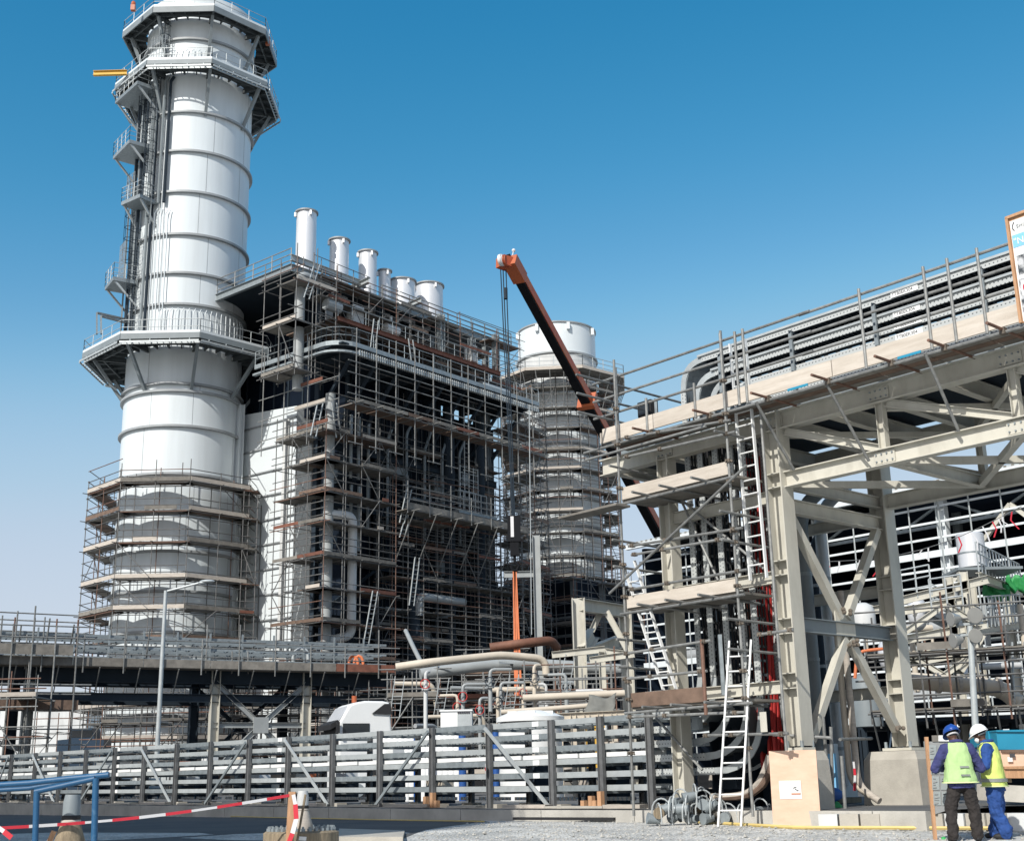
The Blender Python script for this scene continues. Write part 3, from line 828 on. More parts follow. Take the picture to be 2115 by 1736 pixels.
dt.part('corner_post', MB().ibeam(da + dd * .35 + dn * .3, da + dd * .35 + dn * .3 + Z * (zt_a - 1), .3, .35, U), 'white_dirty')
dt.done()

# ---- scaffolds on boiler house
def face_lv(x, ys, s, t): 
    return [onpl(x, y, bl(s, t), Nn).z for y in ys]
rg = random.Random(11)
ct = Thing('corner_scaffold', 'scaffold tower wrapped round the near corner of the dark boiler house', 'scaffold', bl(-2, 3))
cl = sorted([26.2, 24.0, 21.6, 19.4, 16.9, 14.6, 12.2, 9.8, 7.4, 5.0, 2.6], reverse=True)
scaffold(ct, [bl(-2.6, -2.2), bl(-2.6, 3.4), bl(4.6, 3.4)], [U, -Nn], 2.0, cl, .2, 27.5, bay=1.9, r=.038, rail=(.5, 1.0, 1.5), deckp=.85, toep=.8, bracep=.4, rg=rg, over=.7, toeh=.24)
ct.done()
ut = Thing('corner_scaffold', 'upper scaffold tower around a vertical pipe at the boiler house roof corner', 'scaffold', bl(-4, 2, 30))
scaffold(ut, [bl(-4.9, -1.4), bl(-4.9, 2.4), bl(-1.0, 2.4)], [U, -Nn], 1.6, [30.6, 34.4, 37.6], 30.2, 39.6, bay=2.1, r=.042, deckp=.9, toep=.9, bracep=.2, rg=rg, over=1.0, toeh=.25)
ut.done()
lt = Thing('face_scaffold', 'tall scaffold grid covering the shaded long face of the boiler house', 'scaffold', bl(10, 3))
fl = [2.4, 4.6, 6.8, 9.2, 11.5, 13.8, 16.2, 18.6, 20.8, 23.0]
scaffold(lt, [bl(4.6, 3.0), bl(8.0, 3.0), bl(14.0, 3.4), bl(19.6, 3.4)], [-Nn] * 3, 1.7, fl, .2, 24.0, bay=1.4, r=.033, rail=(.4, .85, 1.3, 1.75), deckp=.5, toep=.45, bracep=.2, rg=rg, over=.5, boards=['board_brown', 'board_grey', 'board_rust', 'board_grey'], toeh=.2)
lt.done()
it = Thing('inner_scaffold', 'inner row of scaffold lifts close against the boiler house casing', 'scaffold', bl(10, 1))
scaffold(it, [bl(4.8, 1.1), bl(12.0, 1.1), bl(19.4, 1.1)], [-Nn] * 2, .8, [3.4, 5.6, 8.0, 10.3, 12.7, 15.0, 17.4, 19.7, 24.6, 27.0], .2, 30.5, bay=1.6, r=.033, rail=(.5, 1.0), deckp=.5, toep=.3, bracep=.3, rg=rg, over=.4, boards=['board_brown', 'board_grey', 'board_grey'])
it.done(40)
# hanging scaffold under the big platform
ht = Thing('hanging_scaffold', 'scaffold hung beneath the cantilever platform with dangling uprights', 'scaffold', bl(10, 5, 28))
for k in range(11):
    s = -1.6 + 2.05 * k
    ht.add('hanger', MB().tube(bl(s, 5.45, ZP + 1.2), bl(s, 5.45, ZP - 8.2 + rg.uniform(-.3, .6)), .042, 5), 'tube')
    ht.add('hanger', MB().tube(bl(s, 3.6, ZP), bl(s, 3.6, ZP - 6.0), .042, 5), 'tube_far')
    for h in (-7.7, -4.6, -3.4):
        ht.add('cross_tube', MB().tube(bl(s - .7, 5.5, ZP + h), bl(s + .7, 5.5, ZP + h), .04, 5), 'tube')
    for h in (-4.6,):
        ht.add('transom', MB().tube(bl(s, 6.3, ZP + h), bl(s, 3.3, ZP + h), .04, 5), 'tube')
for h in (-1.5, -2.4, -3.4, -4.0, -4.7):
    for j in range(3):
        ht.add('ledger', MB().tube(bl(-2.4 + 7.4 * j, 5.45, ZP + h), bl(5.3 + 7.4 * j, 5.45, ZP + h), .04, 5), 'tube')
for h in (-1.0, -2.6, -3.6):
    ht.add('ledger', MB().tube(bl(-2.4, 3.6, ZP + h), bl(19.8, 3.6, ZP + h), .04, 5), 'tube_far')
for j in range(8):
    s = -1.6 + 2.7 * j
    ht.add('deck', MB().box(bl(s + 1.3, 4.5, ZP - 4.55), (2.6, 1.6, .06), (U, Nn, Z)), 'board_brown')
    ht.add('toe_board', MB().box(bl(s + 1.3, 5.55, ZP - 4.4), (2.6, .05, .26), (U, Nn, Z)), ['board_grey', 'board_grey', 'board_brown', 'board_grey', 'board_rust', 'board_grey', 'board_grey', 'board_rust'][j])
# return on the left side
for h in (-3.0, -4.7, -6.3):
    ht.add('ledger', MB().tube(bl(-3.4, 5.6, ZP + h), bl(-3.4, -3.5, ZP + h), .04, 5), 'tube')
    ht.add('toe_board', MB().box(bl(-3.4, 1.5 - h * .2, ZP + h + .2), (.05, 3.4, .26), (U, Nn, Z)), rg.choice(['board_rust', 'board_pale', 'board_grey']))
for t_ in (-3, -.5, 2.2):
    ht.add('hanger', MB().tube(bl(-3.4, t_, ZP + .8), bl(-3.4, t_, ZP - 7.5), .042, 5), 'tube')
ht.done()
# mid balcony scaffold with raking struts
mt = Thing('balcony_scaffold', 'grey scaffold balcony with raking struts midway up the long face', 'scaffold', bl(10, 4, 20))
for j in range(6):
    s = 4.6 + 2.4 * j
    mt.add('toe_board', MB().box(bl(s + 1.2, 4.6, 21.4), (2.4, .05, .5), (U, Nn, Z)), 'board_grey')
    mt.add('deck', MB().box(bl(s + 1.2, 3.9, 21.1), (2.4, 1.4, .06), (U, Nn, Z)), 'board_grey')
    mt.add('strut', MB().tube(bl(s + .4, 5.0, 21.0), bl(s + .4, 2.9, 17.3), .045, 5), 'tube')
    mt.add('transom', MB().tube(bl(s + .4, 5.6, 21.0), bl(s + .4, 2.9, 21.0), .045, 5), 'tube')
    mt.add('pole', MB().tube(bl(s, 4.65, 20.8), bl(s, 4.65, 23.0 + rg.random()), .04, 5), 'tube')
for h in (21.9, 22.4, 22.9):
    mt.add('guard_rail', MB().tube(bl(4.2, 4.65, h), bl(19.2, 4.65, h), .036, 5), 'tube')
mt.done()
# upper deck scaffold under roof edge
et = Thing('roof_scaffold', 'scaffold runs along the roof edge below the six silver vents', 'scaffold', bl(10, 1, 38))
scaffold(et, [bl(-2.2, 2.0), bl(3, 1.8), bl(14, 1.6), bl(21.8, 1.8)], [-Nn] * 3, 1.4, [ZP + .2, ZP + 2.3, ZP + 4.6, ZR - .7], ZP, ZR, bay=1.5, r=.034, rail=(.45, .9, 1.4), deckp=.7, toep=.6, bracep=.3, rg=rg, over=.8, boards=['board_brown', 'board_rust', 'board_brown', 'board_grey'])
et.done()
# ladders seen on the boiler house
lab = ['steep steel ladder below the first silver vent', 'pale ladder inside the upper storey of the boiler house', 'pale ladder beside the second column of the upper storey',
       'ladder in the corner scaffold beneath the cantilever platform', 'ladder climbing the corner scaffold by its far upright', 'ladder at the foot of the long face scaffold',
       'ladder standing behind the thick dark riser', 'ladder halfway up the long face scaffold', 'twin ladder hanging above the round header pipe']
for i, (x0, y0, x1, y1, t_) in enumerate([(633, 616, 655, 545, 2.4), (770, 720, 777, 660, 2.6), (855, 755, 848, 700, 2.6), (647, 780 + 120, 662, 830, 3.2), (700, 905, 690, 830, 3.2), (755, 1335, 775, 1220, 3.6), (850, 1250, 862, 1150, 3.6), (830, 1110, 838, 1080, 3.6), (830, 1080, 845, 1010, 3.6)]):
    a, b = onpl(x0, y0, bl(0, t_), Nn), onpl(x1, y1, bl(0, t_), Nn)
    make_ladder('ladder', lab[i], a, b, U, 'ladders on the boiler house', w=.5, step=.35, st=(.09, .05))
for i, (y0, y1) in enumerate([(1200, 1130), (1270, 1200), (1330, 1270), (1110, 1040), (1060, 990), (960, 900)]):
    a, b = atY(612 - i % 2 * 6, y0, 94.0), atY(620 + i % 2 * 4, y1, 94.0)
    make_ladder('ladder', 'grey ladder between lifts of the corner scaffold in front of white duct', a, b, V((1, .1, 0)), 'ladders linking lifts of the corner scaffold', w=.5, step=.35, st=(.09, .05))
# ================================================================== second stack (unfinished, behind)
q = atY(1149, 700, 140.0); S2 = V((q.x, 140.0, 0)); R2 = 4.5; Y2 = 140 - R2
def s2z(y): return zat(1149, y, Y2 + .3)
s2 = Thing('exhaust_stack', 'half built white exhaust stack behind the crane boom with a bare top drum', 'chimney', S2)
zt = zat(1149, 663, Y2); zb = s2z(728)
s2.part('shell', MB().lathe(S2, [(R2, 0), (R2, zb - .2), (R2, zb), (R2, zt), (R2 - .1, zt), (R2 - .1, zt - 4)], 80), 'white_paint', smooth=True)
s2.part('rim', MB().lathe(S2 + Z * zt, [(R2, -.12), (R2 + .14, -.12), (R2 + .14, .04), (R2, .04)], 80, True), 'ring_paint')
s2.part('stiffener_ring', MB().lathe(S2 + Z * zb, [(R2, -.1), (R2 + .22, -.1), (R2 + .22, .1), (R2, .1)], 80, True), 'ring_paint')
s2.part('dirty_course', MB().lathe(S2, [(R2 + .03, zb - 3.2), (R2 + .03, zb - .12)], 80), 'white_dirty', smooth=True)
for k in range(5):
    c = S2 + az(120 + 45 * k) * (R2 + .2)
    s2.part('lifting_lug', MB().box(c + Z * (zt - .6), (.35, .35, .8)), 'white_paint')
zz = zb - 4.4
while zz > 24:
    s2.part('stiffener_ring', MB().lathe(S2 + Z * zz, [(R2, -.09), (R2 + .24, -.09), (R2 + .24, .09), (R2, .09)], 80, True), 'ring_paint'); zz -= 3.1
s2.done()
rg = random.Random(21)
def octo2(ap, z, base=185.0):
    return [S2 + az(base + 22.5 + 45 * k) * (ap / math.cos(R_(22.5))) + Z * z for k in range(8)]
t = Thing('stack_scaffold', 'dense scaffold with tilted decks wrapped round the half built stack', 'scaffold', S2)
pts = octo2(6.3, 0); inw = []
for k in range(8):
    c = (pts[k] + pts[(k + 1) % 8]) / 2 - S2; c.z = 0; inw.append(-c.normalized())
lv2 = [zat(1149, y, 134) for y in (800, 842, 884, 930, 970, 1012, 1056, 1100, 1150, 1192, 1230, 1270, 1310)]
scaffold(t, [pts[k % 8] for k in range(9)], inw, 1.5, lv2, .2, lv2[0] + 1, bay=1.35, r=.038, rail=(.4, .8, 1.2, 1.6), deckp=.95, toep=.6, bracep=.35, rg=rg, over=.6, toeh=.25,
         boards=['board_pale', 'board_grey', 'board_grey', 'board_brown'])
# top working platform, wider, with raking tubes below
zp = zat(1149, 765, 133); pt = octo2(7.6, zp)
n = 48; mb = MB()
for k in range(8):
    a, b = pt[k], pt[(k + 1) % 8]; ai, bi = S2 + (a - S2) * .62, S2 + (b - S2) * .62; ai.z = bi.z = zp
    t.part('deck', MB().prism([a, b, bi, ai], Z * .1), 'board_grey')
    nn = ((a + b) / 2 - S2); nn.z = 0; nn.normalize()
    t.part('toe_board', MB().bar(a + Z * .15 + nn * .05, b + Z * .15 + nn * .05, .05, .34), 'board_pale')
    t.part('railing', railing_mb([a, b], 1.5, .04, 1.6, (.5, 1.0)), 'galv_light')
    for j in range(4):
        q = a + (b - a) * ((j + .3) / 4)
        t.add('raker', MB().tube(q, V((S2.x + (q.x - S2.x) * .8, S2.y + (q.y - S2.y) * .8, zp - 4.2)), .045, 5), 'tube')
t.done()
# link scaffold between boiler house and second stack
t = Thing('link_scaffold', 'openwork scaffold stair tower filling the gap beside the half built stack', 'scaffold', bl(21, 3))
scaffold(t, [bl(19.9, 3.0), bl(25.0, 2.0)], [-Nn], 3.2, [2.5 + 2.05 * k for k in range(15)], .2, 33, bay=1.3, r=.04, rail=(.45, .9, 1.35), deckp=.75, toep=.35, bracep=.4, rg=rg, over=.6,
         boards=['board_grey', 'board_brown', 'board_rust'])
t.done()

# boiler house 2: dark ribbed casing below the second stack
t = Thing('boiler_house', 'dark ribbed casing of the second boiler house beneath the half built stack', 'building', V((6, 122, 0)))
def b2(s, tt, z): return V((1.0, 124.0, 0)) + U * s + Nn * tt + Z * z
p0 = atY(1180, 1290, 118.0); p0.z = 0
def b2(s, tt, z): return p0 + U * s + Nn * tt + Z * z
zt2 = zat(1180, 1190, 118)
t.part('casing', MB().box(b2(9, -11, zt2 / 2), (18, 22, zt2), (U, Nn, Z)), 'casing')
for k in range(11):
    z = .8 + k * 1.65
    if z < zt2 - .3:
        t.add('rib', MB().bar(b2(-.06, .06, z), b2(18, .06, z), .14, .16), 'grey_steel')
        t.add('rib', MB().bar(b2(-.06, .06, z), b2(-.06, -22, z), .14, .16), 'grey_steel')
for s_ in (0, 4.5, 9, 13.5, 18):
    t.add('column', MB().ibeam(b2(s_, .35, 0), b2(s_, .35, zt2), .4, .4, U), 'grey_steel')
for k in range(1, 6):
    t.add('column', MB().ibeam(b2(-.35, -3.7 * k, 0), b2(-.35, -3.7 * k, zt2), .4, .4, Nn), 'grey_steel')
t.done()
t = Thing('casing_scaffold', 'dark scaffold against the ribbed casing of the second boiler house', 'scaffold', b2(0, 1.5, 0))
scaffold(t, [b2(-1.6, -15, 0), b2(-1.6, 1.6, 0), b2(14, 1.6, 0)], [U, -Nn], 1.3, [2.2 + 2.1 * k for k in range(9)], .2, zt2 + 1, bay=2.2, r=.04, deckp=.6, toep=.5, bracep=.3, rg=rg,
         boards=['board_grey', 'board_brown'])
t.done(50)
# pale steel column with bracket arm standing before it
c0 = atY(1112, 1300, 100.0); c1 = atY(1109, 1105, 100.0); base = V((c0.x, 100, 0)); top = V((c0.x, 100, c1.z))
t = Thing('steel_column', 'pale grey steel column with a side arm standing before dark casing', 'column', base)
t.part('shaft', MB().ibeam(base, top, .55, .6, V((1, 0, 0))), 'grey_pipe')
za = zat(1105, 1185, 100)
t.part('arm', MB().ibeam(V((base.x - .3, 100, za)), V((base.x - 2.6, 100, za)), .3, .5), 'grey_pipe')
t.done()

# ================================================================== mobile crane boom with hoist lines and slings
H = atY(1058, 545, 72.0); Lo = atY(1366, 1110, 96.0)
ct = Thing('crane_boom', 'long dark crane boom with orange edges and sheave head against the sky', 'crane', H)
bd = (Lo - H).normalized()
viewn = (CAM - H).normalized()
bs = bd.cross(Z).normalized()                       # sideways axis
bu = bs.cross(bd).normalized()
if bu.z < 0: bu = -bu
ln = (Lo - H).length
secs = [(0.6, ln * .36, .56, .66), (ln * .36, ln * .72, .62, .74), (ln * .72, ln + 12, .68, .82)]
for a, b, w, h in secs:
    p, q2 = H + bd * a, H + bd * b
    ct.part('section', MB().bar(p, q2, w, h, bu), 'boom_dark')
    for sgn in (-1, 1):
        o = bs * sgn * (w / 2 + .03)
        ct.part('edge_plate', MB().bar(p + o + bu * (h * .12), q2 + o + bu * (h * .12), .05, h * .84, bu), 'boom_red')
    ct.part('top_plate', MB().bar(p + bu * (h / 2 + .03), q2 + bu * (h / 2 + .03), w + .1, .05, bu), 'boom_red')
q2 = H + bd * (ln * .36)
ct.part('collar', MB().bar(H + bd * (ln * .44), H + bd * (ln * .44 + .35), 1.25, 1.2, bu), 'orange')
# head
hd = MB().bar(H + bd * 1.3, H - bd * .35, .8, .78, bu)
ct.part('head', hd, 'orange')
tip = atY(1033, 541, 71.6); 
ct.part('head_frame', MB().bar(H + bd * .3 + Z * .1, tip + Z * .05, .85, .62, Z), 'boom_red')
ct.part('head_frame', MB().bar(H - bd * .3 + Z * .35, tip + Z * .25, .14, .14, Z), 'boom_dark')
for k in range(4):
    c = tip + (H - tip) * (.12 + .13 * k)
    ct.part('sheave', MB().tube(c - bs * .12 + V((0, -.35, 0)), c + bs * .05 + V((0, -.35, 0)), .36, 16), 'tape_white' if k in (0, 1) else 'boom_red', smooth=True)
ct.part('anemometer', MB().tube(H - bd * .2 + bu * .4, H - bd * .2 + bu * 1.0, .03, 6).blob(H - bd * .2 + bu * 1.0, .12, .12, .12, None, 8, 6), 'tape_white')
ct.done()
hk = atY(1063, 1160, 72.0)
ht = Thing('hook_block', 'black crane hook block hanging on blue hoist lines', 'crane hook', V((hk.x, hk.y, hk.z)))
for x in (1034, 1039, 1045):
    a = atY(x, 557, 71.8); ht.part('hoist_line', MB().tube(a, V((hk.x + (x - 1040) * .012, hk.y, hk.z + 2.6)), .035, 5), 'dark_steel')
a = atY(1044, 595, 71.8); ht.part('limit_weight', MB().tube(a, a - Z * .7, .13, 10), 'dark_steel')
ht.part('hook_body', MB().box(hk + Z * 1.9, (.75, .5, 1.5)).box(hk + Z * .8, (.5, .4, .9)), 'boom_dark')
ht.part('cheek_plate', MB().box(hk + Z * 2.0 - V((.1, .27, 0)), (.18, .03, 1.2)), 'tape_white')
ht.part('hook', MB().path([hk + Z * .4, hk, hk + V((.22, 0, -.25)), hk + V((.1, 0, -.5)), hk + V((-.15, 0, -.45)), hk + V((-.22, 0, -.2))], .09, 8), 'boom_dark')
ht.done()
for i, (x0, x1, nm) in enumerate([(1059, 1069, 'front'), (1063, 1079, 'rear'), (1061, 1074, 'mid')]):
    a = atY(x0 + 2, 1178, 72.0); b = atY(x1 - 4, 1474 if i != 1 else 1400, 72.0)
    solo('lifting_sling', MB().bar(a, b, .11, .05, V((0, 1, 0))), 'sling', ['orange lifting sling hanging straight to the white tank top', 'orange lifting sling slanting away behind the cream pipe', 'orange lifting sling hanging between its two neighbours'][i], 'sling')
a = atY(1093, 835, 90.0); b = atY(1098, 1310, 90.0)
solo('tag_line', MB().tube(a, b, .035, 5), 'galv_light', 'thin pale rope hanging straight before the half built stack', 'rope')

# ================================================================== process area in front of the boiler house
rg = random.Random(31)
# pipes
def run(name, label, dpts, Ys, r, m, br_=.5, cat='pipe', n=14):
    pts = [atY(x, y, Yv) for (x, y), Yv in zip(dpts, Ys)]
    return solo(name, MB().path(bend(pts, br_) if len(pts) > 2 else pts, r, n), m, label, cat, smooth=True)
run('pipe', 'cream pipe rising to a shallow bend above the process area', [(818, 1377), (880, 1368), (1036, 1352), (1128, 1360), (1128, 1395)], [64, 64, 66, 67, 67], .20, 'cream_pipe', .6)
run('pipe', 'thick grey pipe running under the shallow bent cream pipe', [(868, 1392), (1000, 1372), (1100, 1370), (1300, 1384)], [66, 67, 68, 69], .30, 'grey_pipe', 2)
run('pipe', 'rust brown pipe end lying above the cream pipe', [(1012, 1337), (1080, 1328), (1138, 1322), (1150, 1336)], [72, 72, 73, 74], .26, 'rust_pipe', .4)
run('pipe', 'pale raking strut up to the foot of the long face scaffold', [(872, 1372), (855, 1338), (838, 1302)], [66, 69, 72], .12, 'grey_pipe')
run('pipe', 'thin tan pipe along the top of a low pipe rack', [(1035, 1470), (1120, 1464), (1222, 1456)], [50, 50, 50], .10, 'cream_pipe')
run('pipe', 'cream pipe with flanges behind the folded grey tarp', [(1080, 1441), (1180, 1436), (1290, 1431)], [53, 53, 53], .15, 'cream_pipe')
for k in range(6):
    x0 = rg.uniform(810, 1150); y0 = rg.uniform(1400, 1500); L_ = rg.uniform(40, 140); yv = rg.uniform(60, 75)
    pt = [atY(x0, y0, yv), atY(x0 + L_, y0 - rg.uniform(-2, 6), yv + rg.uniform(0, 2))]
    pt.append(pt[-1] + V((.2, .4, -1.2)))
    col_ = rg.choice(['cream', 'grey', 'lagged'])
    solo('pipe', MB().path(bend(pt, .4), rg.uniform(.07, .16), 10), {'cream': 'cream_pipe', 'grey': 'grey_pipe', 'lagged': 'pipe_lagging'}[col_], col_ + ' pipe among the low scaffolds before the boiler house', 'pipe', 'pipes among the low scaffolds, ' + col_, smooth=True)
# low scaffold towers and pipe racks
def low_scaffold(label, x0, x1, yt, Y, nlev, seed, dep=2.2, Y1=None, boards=BOARDS, bay=1.25, r=.036):
    Y1 = Y1 or Y
    a, b = atY(x0, 1500, Y), atY(x1, 1500, Y1); a.z = b.z = 0
    zt_ = zat((x0 + x1) / 2, yt, (Y + Y1) / 2)
    t = Thing('low_scaffold', label, 'scaffold', a)
    d = (b - a).normalized(); inn = V((-d.y, d.x, 0))
    if inn.y < 0: inn = -inn
    g = random.Random(seed)
    lv_ = [zt_ - 1.1 - k * 1.9 for k in range(nlev)]
    scaffold(t, [a, b], [inn], dep, [z for z in lv_ if z > .3], .1, zt_, bay=bay, r=r, rail=(.5, 1.0, 1.5), deckp=.8, toep=.6, bracep=.45, rg=g, over=.8, boards=boards, m='tube')
    t.done()
low_scaffold('low scaffold bay with pale boards left of the cream pipe', 800, 905, 1395, 66, 4, 1)
low_scaffold('low scaffold bay beneath the shallow bent cream pipe', 900, 1010, 1400, 68, 4, 2)
low_scaffold('low scaffold bay with brown boards behind the white tank', 1000, 1110, 1395, 70, 4, 3, boards=['board_pale', 'board_rust', 'board_brown'])
low_scaffold('low scaffold bay around the pipe rack beside the tower', 1110, 1265, 1385, 66, 4, 4)
low_scaffold('scaffold landing with tan boards before the white tank', 1085, 1235, 1420, 56, 3, 5, boards=['board_pale', 'board_pale', 'board_brown'])
low_scaffold('low scaffold bay in the shade under the grey pipe bridge', 690, 800, 1420, 84, 4, 6, boards=['board_grey', 'board_brown'])
low_scaffold('scaffold clutter behind the braced legs of the grey pipe bridge', 500, 690, 1430, 86, 4, 7, boards=['board_grey', 'board_brown'])
low_scaffold('sunlit scaffold clutter at the far edge of the pipe bridge', 75, 165, 1478, 92, 2, 8)
low_scaffold('scaffold bay hung with rails at the end of the pipe bridge', -40, 70, 1395, 66, 4, 9)
low_scaffold('taller scaffold bay behind the rust brown pipe', 960, 1075, 1352, 76, 5, 10)
low_scaffold('scaffold bay before the ribbed white column', 1150, 1275, 1392, 58, 3, 12)
for i, (x0, y0, x1, y1, Yv, lab) in enumerate(((1050, 1475, 1062, 1392, 64, 'steep ladder under the shallow bent pipe'), (1164, 1432, 1178, 1350, 60, 'steep ladder left of the cream portal'), (905, 1478, 918, 1400, 63, 'ladder behind the ventilated white cabin'), (815, 1480, 826, 1395, 62, 'ladder by the end of the grey pipe bridge'))):
    make_ladder('ladder', lab, atY(x0, y0, Yv), atY(x1, y1, Yv), V((1, .1, 0)), None, 'galv_light', .45, .32)
for i in range(14):
    x_, y_, Yv = rg.uniform(830, 1260), rg.uniform(1408, 1478), rg.uniform(52, 64); p = atY(x_, y_, Yv)
    m_ = rg.choice(['galv_light', 'cream_pipe', 'grey_pipe', 'white_dirty'])
    tt = Thing('valve_stand', {'galv_light': 'silver', 'cream_pipe': 'cream', 'grey_pipe': 'grey', 'white_dirty': 'white'}[m_] + ' valve on a standpipe among the low scaffolds', 'valve', p, {'galv_light': 'silver', 'cream_pipe': 'cream', 'grey_pipe': 'grey', 'white_dirty': 'white'}[m_] + ' valves among the low scaffolds')
    L_ = rg.uniform(.8, 2.0)
    tt.part('standpipe', MB().tube(p - Z * L_, p + Z * .3, .09, 10), m_, smooth=True)
    tt.part('flange', MB().tube(p - Z * .05, p + Z * .05, .17, 12), m_, smooth=True)
    tt.part('branch', MB().path(bend([p + Z * .2, p + Z * .75, p + Z * .75 + V((rg.uniform(-1.2, 1.2), .2, 0))], .2, 3), .07, 8), m_, smooth=True)
    tt.part('handwheel', MB().path([p + V((.2 * math.cos(a_), -.28, .2 + .2 * math.sin(a_))) for a_ in [math.pi * q_ / 6 for q_ in range(13)]], .022, 5), rg.choice(['red', 'dark_steel', 'galv']))
    tt.done()
# white steel frames right of centre
def frame(label, posts, beams, w=.35, m='cream_steel', cat='steel frame', name='steel_frame'):
    t = Thing(name, label, cat, V((posts[0][0].x, posts[0][0].y, 0)))
    for a, b in posts: t.part('column', MB().ibeam(a, b, w, w, V((1, 0, 0))), m)
    for a, b in beams: t.part('beam', MB().ibeam(a, b, w * .7, w), m)
    return t.done()
def vpost(x, ytop, Y):
    q = atY(x, 1480, Y); return (V((q.x, Y, 0)), V((q.x, Y, zat(x, ytop, Y))))
A, B, C = vpost(1202, 1235, 62), vpost(1248, 1345, 60), vpost(1300, 1250, 66)
frame('white steel frame with a ribbed column beside the scaffold tower', [A, C], [(A[1] - Z * .3, C[1] - Z * .3), (atY(1200, 1355, 62), atY(1285, 1322, 66)), (atY(1225, 1308, 63), atY(1203, 1345, 62))], .62)
frame('cream steel portal standing before the thick grey pipe', [B], [(atY(1140, 1352, 60), atY(1250, 1340, 60)), (atY(1250, 1345, 60), atY(1290, 1350, 60)), (atY(1218, 1363, 58), atY(1310, 1350, 58))], .3)
for i in range(4):
    a_, b_ = [(1075, 1245), (1150, 1205), (1240, 1262), (1262, 1225)][i], [(1090, 1225), (1170, 1220), (1222, 1300), (1290, 1310)][i]
for x0, y0, x1, y1, Yv, lab in ((1222, 1303, 1241, 1262, 64, 'raking white strut left of the scaffold tower'), (1252, 1262, 1300, 1350, 64, 'falling white strut right of the ribbed column')):
    solo('strut', MB().ibeam(atY(x0, y0, Yv), atY(x1, y1, Yv), .25, .3), 'cream_steel', lab, 'strut')
# pipe rack / concrete stubs before the tank
t = Thing('pipe_rack', 'low cream pipe rack on stub columns behind the cable rack', 'pipe rack', atY(1120, 1500, 48))
for k in range(7):
    a, b = vpost(1100 + 28 * k, 1478 - k, 48); t.part('column', MB().ibeam(a, b, .2, .2, V((1, 0, 0))), 'cream_pipe')
t.part('beam', MB().ibeam(atY(1095, 1483, 48), atY(1290, 1474, 48), .2, .28), 'cream_pipe')
t.done()
# equipment boxes in the mid ground
def crate(name, label, x0, x1, y0, y1, Y, dep, m, cat, yaw=0, bev=True, parts=None):
    """a cabinet with a lid, feet and a proud front panel"""
    a, b = atY(x0, y1, Y), atY(x1, y1, Y); w = b.x - a.x; zt_ = zat((x0 + x1) / 2, y0, Y); zb_ = max(0.05, a.z)
    d = rotz(V((1, 0, 0)), yaw); n = rotz(V((0, 1, 0)), yaw); c = (a + b) / 2; c.z = zb_
    t = Thing(name, label, cat, c)
    t.part('body', MB().box(c + n * (dep / 2) + Z * ((zt_ - zb_) / 2), (w, dep, zt_ - zb_), (d, n, Z)), m)
    t.part('lid', MB().box(c + n * (dep / 2) + Z * (zt_ - zb_ + .03), (w + .08, dep + .08, .06), (d, n, Z)), m)
    for s_ in (-1, 1): t.part('foot', MB().box(c + d * (s_ * w * .4) + n * (dep / 2) - Z * .06, (.12, dep * .9, .12), (d, n, Z)), 'dark_steel')
    if parts: parts(t, c, d, n, w, zt_ - zb_)
    return t.done()
def ac_parts(t, c, d, n, w, h):
    t.part('vent_grille', MB().box(c + d * (w * .26) - n * .012 + Z * h * .55, (w * .42, .02, h * .6), (d, n, Z)), 'galv_light')
    for k in range(6): t.part('slot', MB().box(c + d * (w * (.08 + .07 * k)) - n * .03 + Z * h * .93, (.06, .02, .07), (d, n, Z)), 'ink')
    t.part('label_plate', MB().box(c - d * (w * .25) - n * .012 + Z * h * .12, (w * .14, .02, h * .14), (d, n, Z)), 'green_paint')
crate('container_cabin', 'white ventilated equipment cabin standing above the white drums', 910, 974, 1468, 1512, 47, 1.6, 'pure_white', 'equipment cabin', parts=ac_parts)
# white tank: ribbed round tank and boxes
q = atY(1098, 1600, 44); q.z = 0; zt_ = zat(1098, 1487, 44)
t = Thing('water_tank', 'big round white plastic tank with a ribbed lid behind the cable rack', 'tank', q)
t.part('shell', MB().lathe(q, [(1.05, .2)] + [(1.05 + (.03 if k % 2 else 0), .3 + (zt_ - .4) * k / 8) for k in range(9)] + [(.95, zt_ - .02)], 40), 'pure_white', smooth=True)
t.part('lid', MB().lathe(q + Z * zt_, [(1.15, -.05), (1.15, .1), (.7, .28), (.4, .32), (0.01, .33)], 40), 'pure_white', smooth=True)
for k in range(6): t.part('rib', MB().box(q + az(60 * k) * .7 + Z * (zt_ + .22), (.3, .3, .14)), 'pure_white')
t.done()
crate('white_box', 'white box pallet standing left of the round white tank', 1030, 1066, 1490, 1600, 45, 1.2, 'pure_white', 'box')
crate('white_box', 'white box pallet standing right of the round white tank', 1135, 1160, 1495, 1560, 46, 1.0, 'pure_white', 'box')
crate('yellow_cabinet', 'yellow cabinet between rack posts right of the white tank', 1215, 1250, 1502, 1585, 42, .9, 'yellow', 'cabinet')
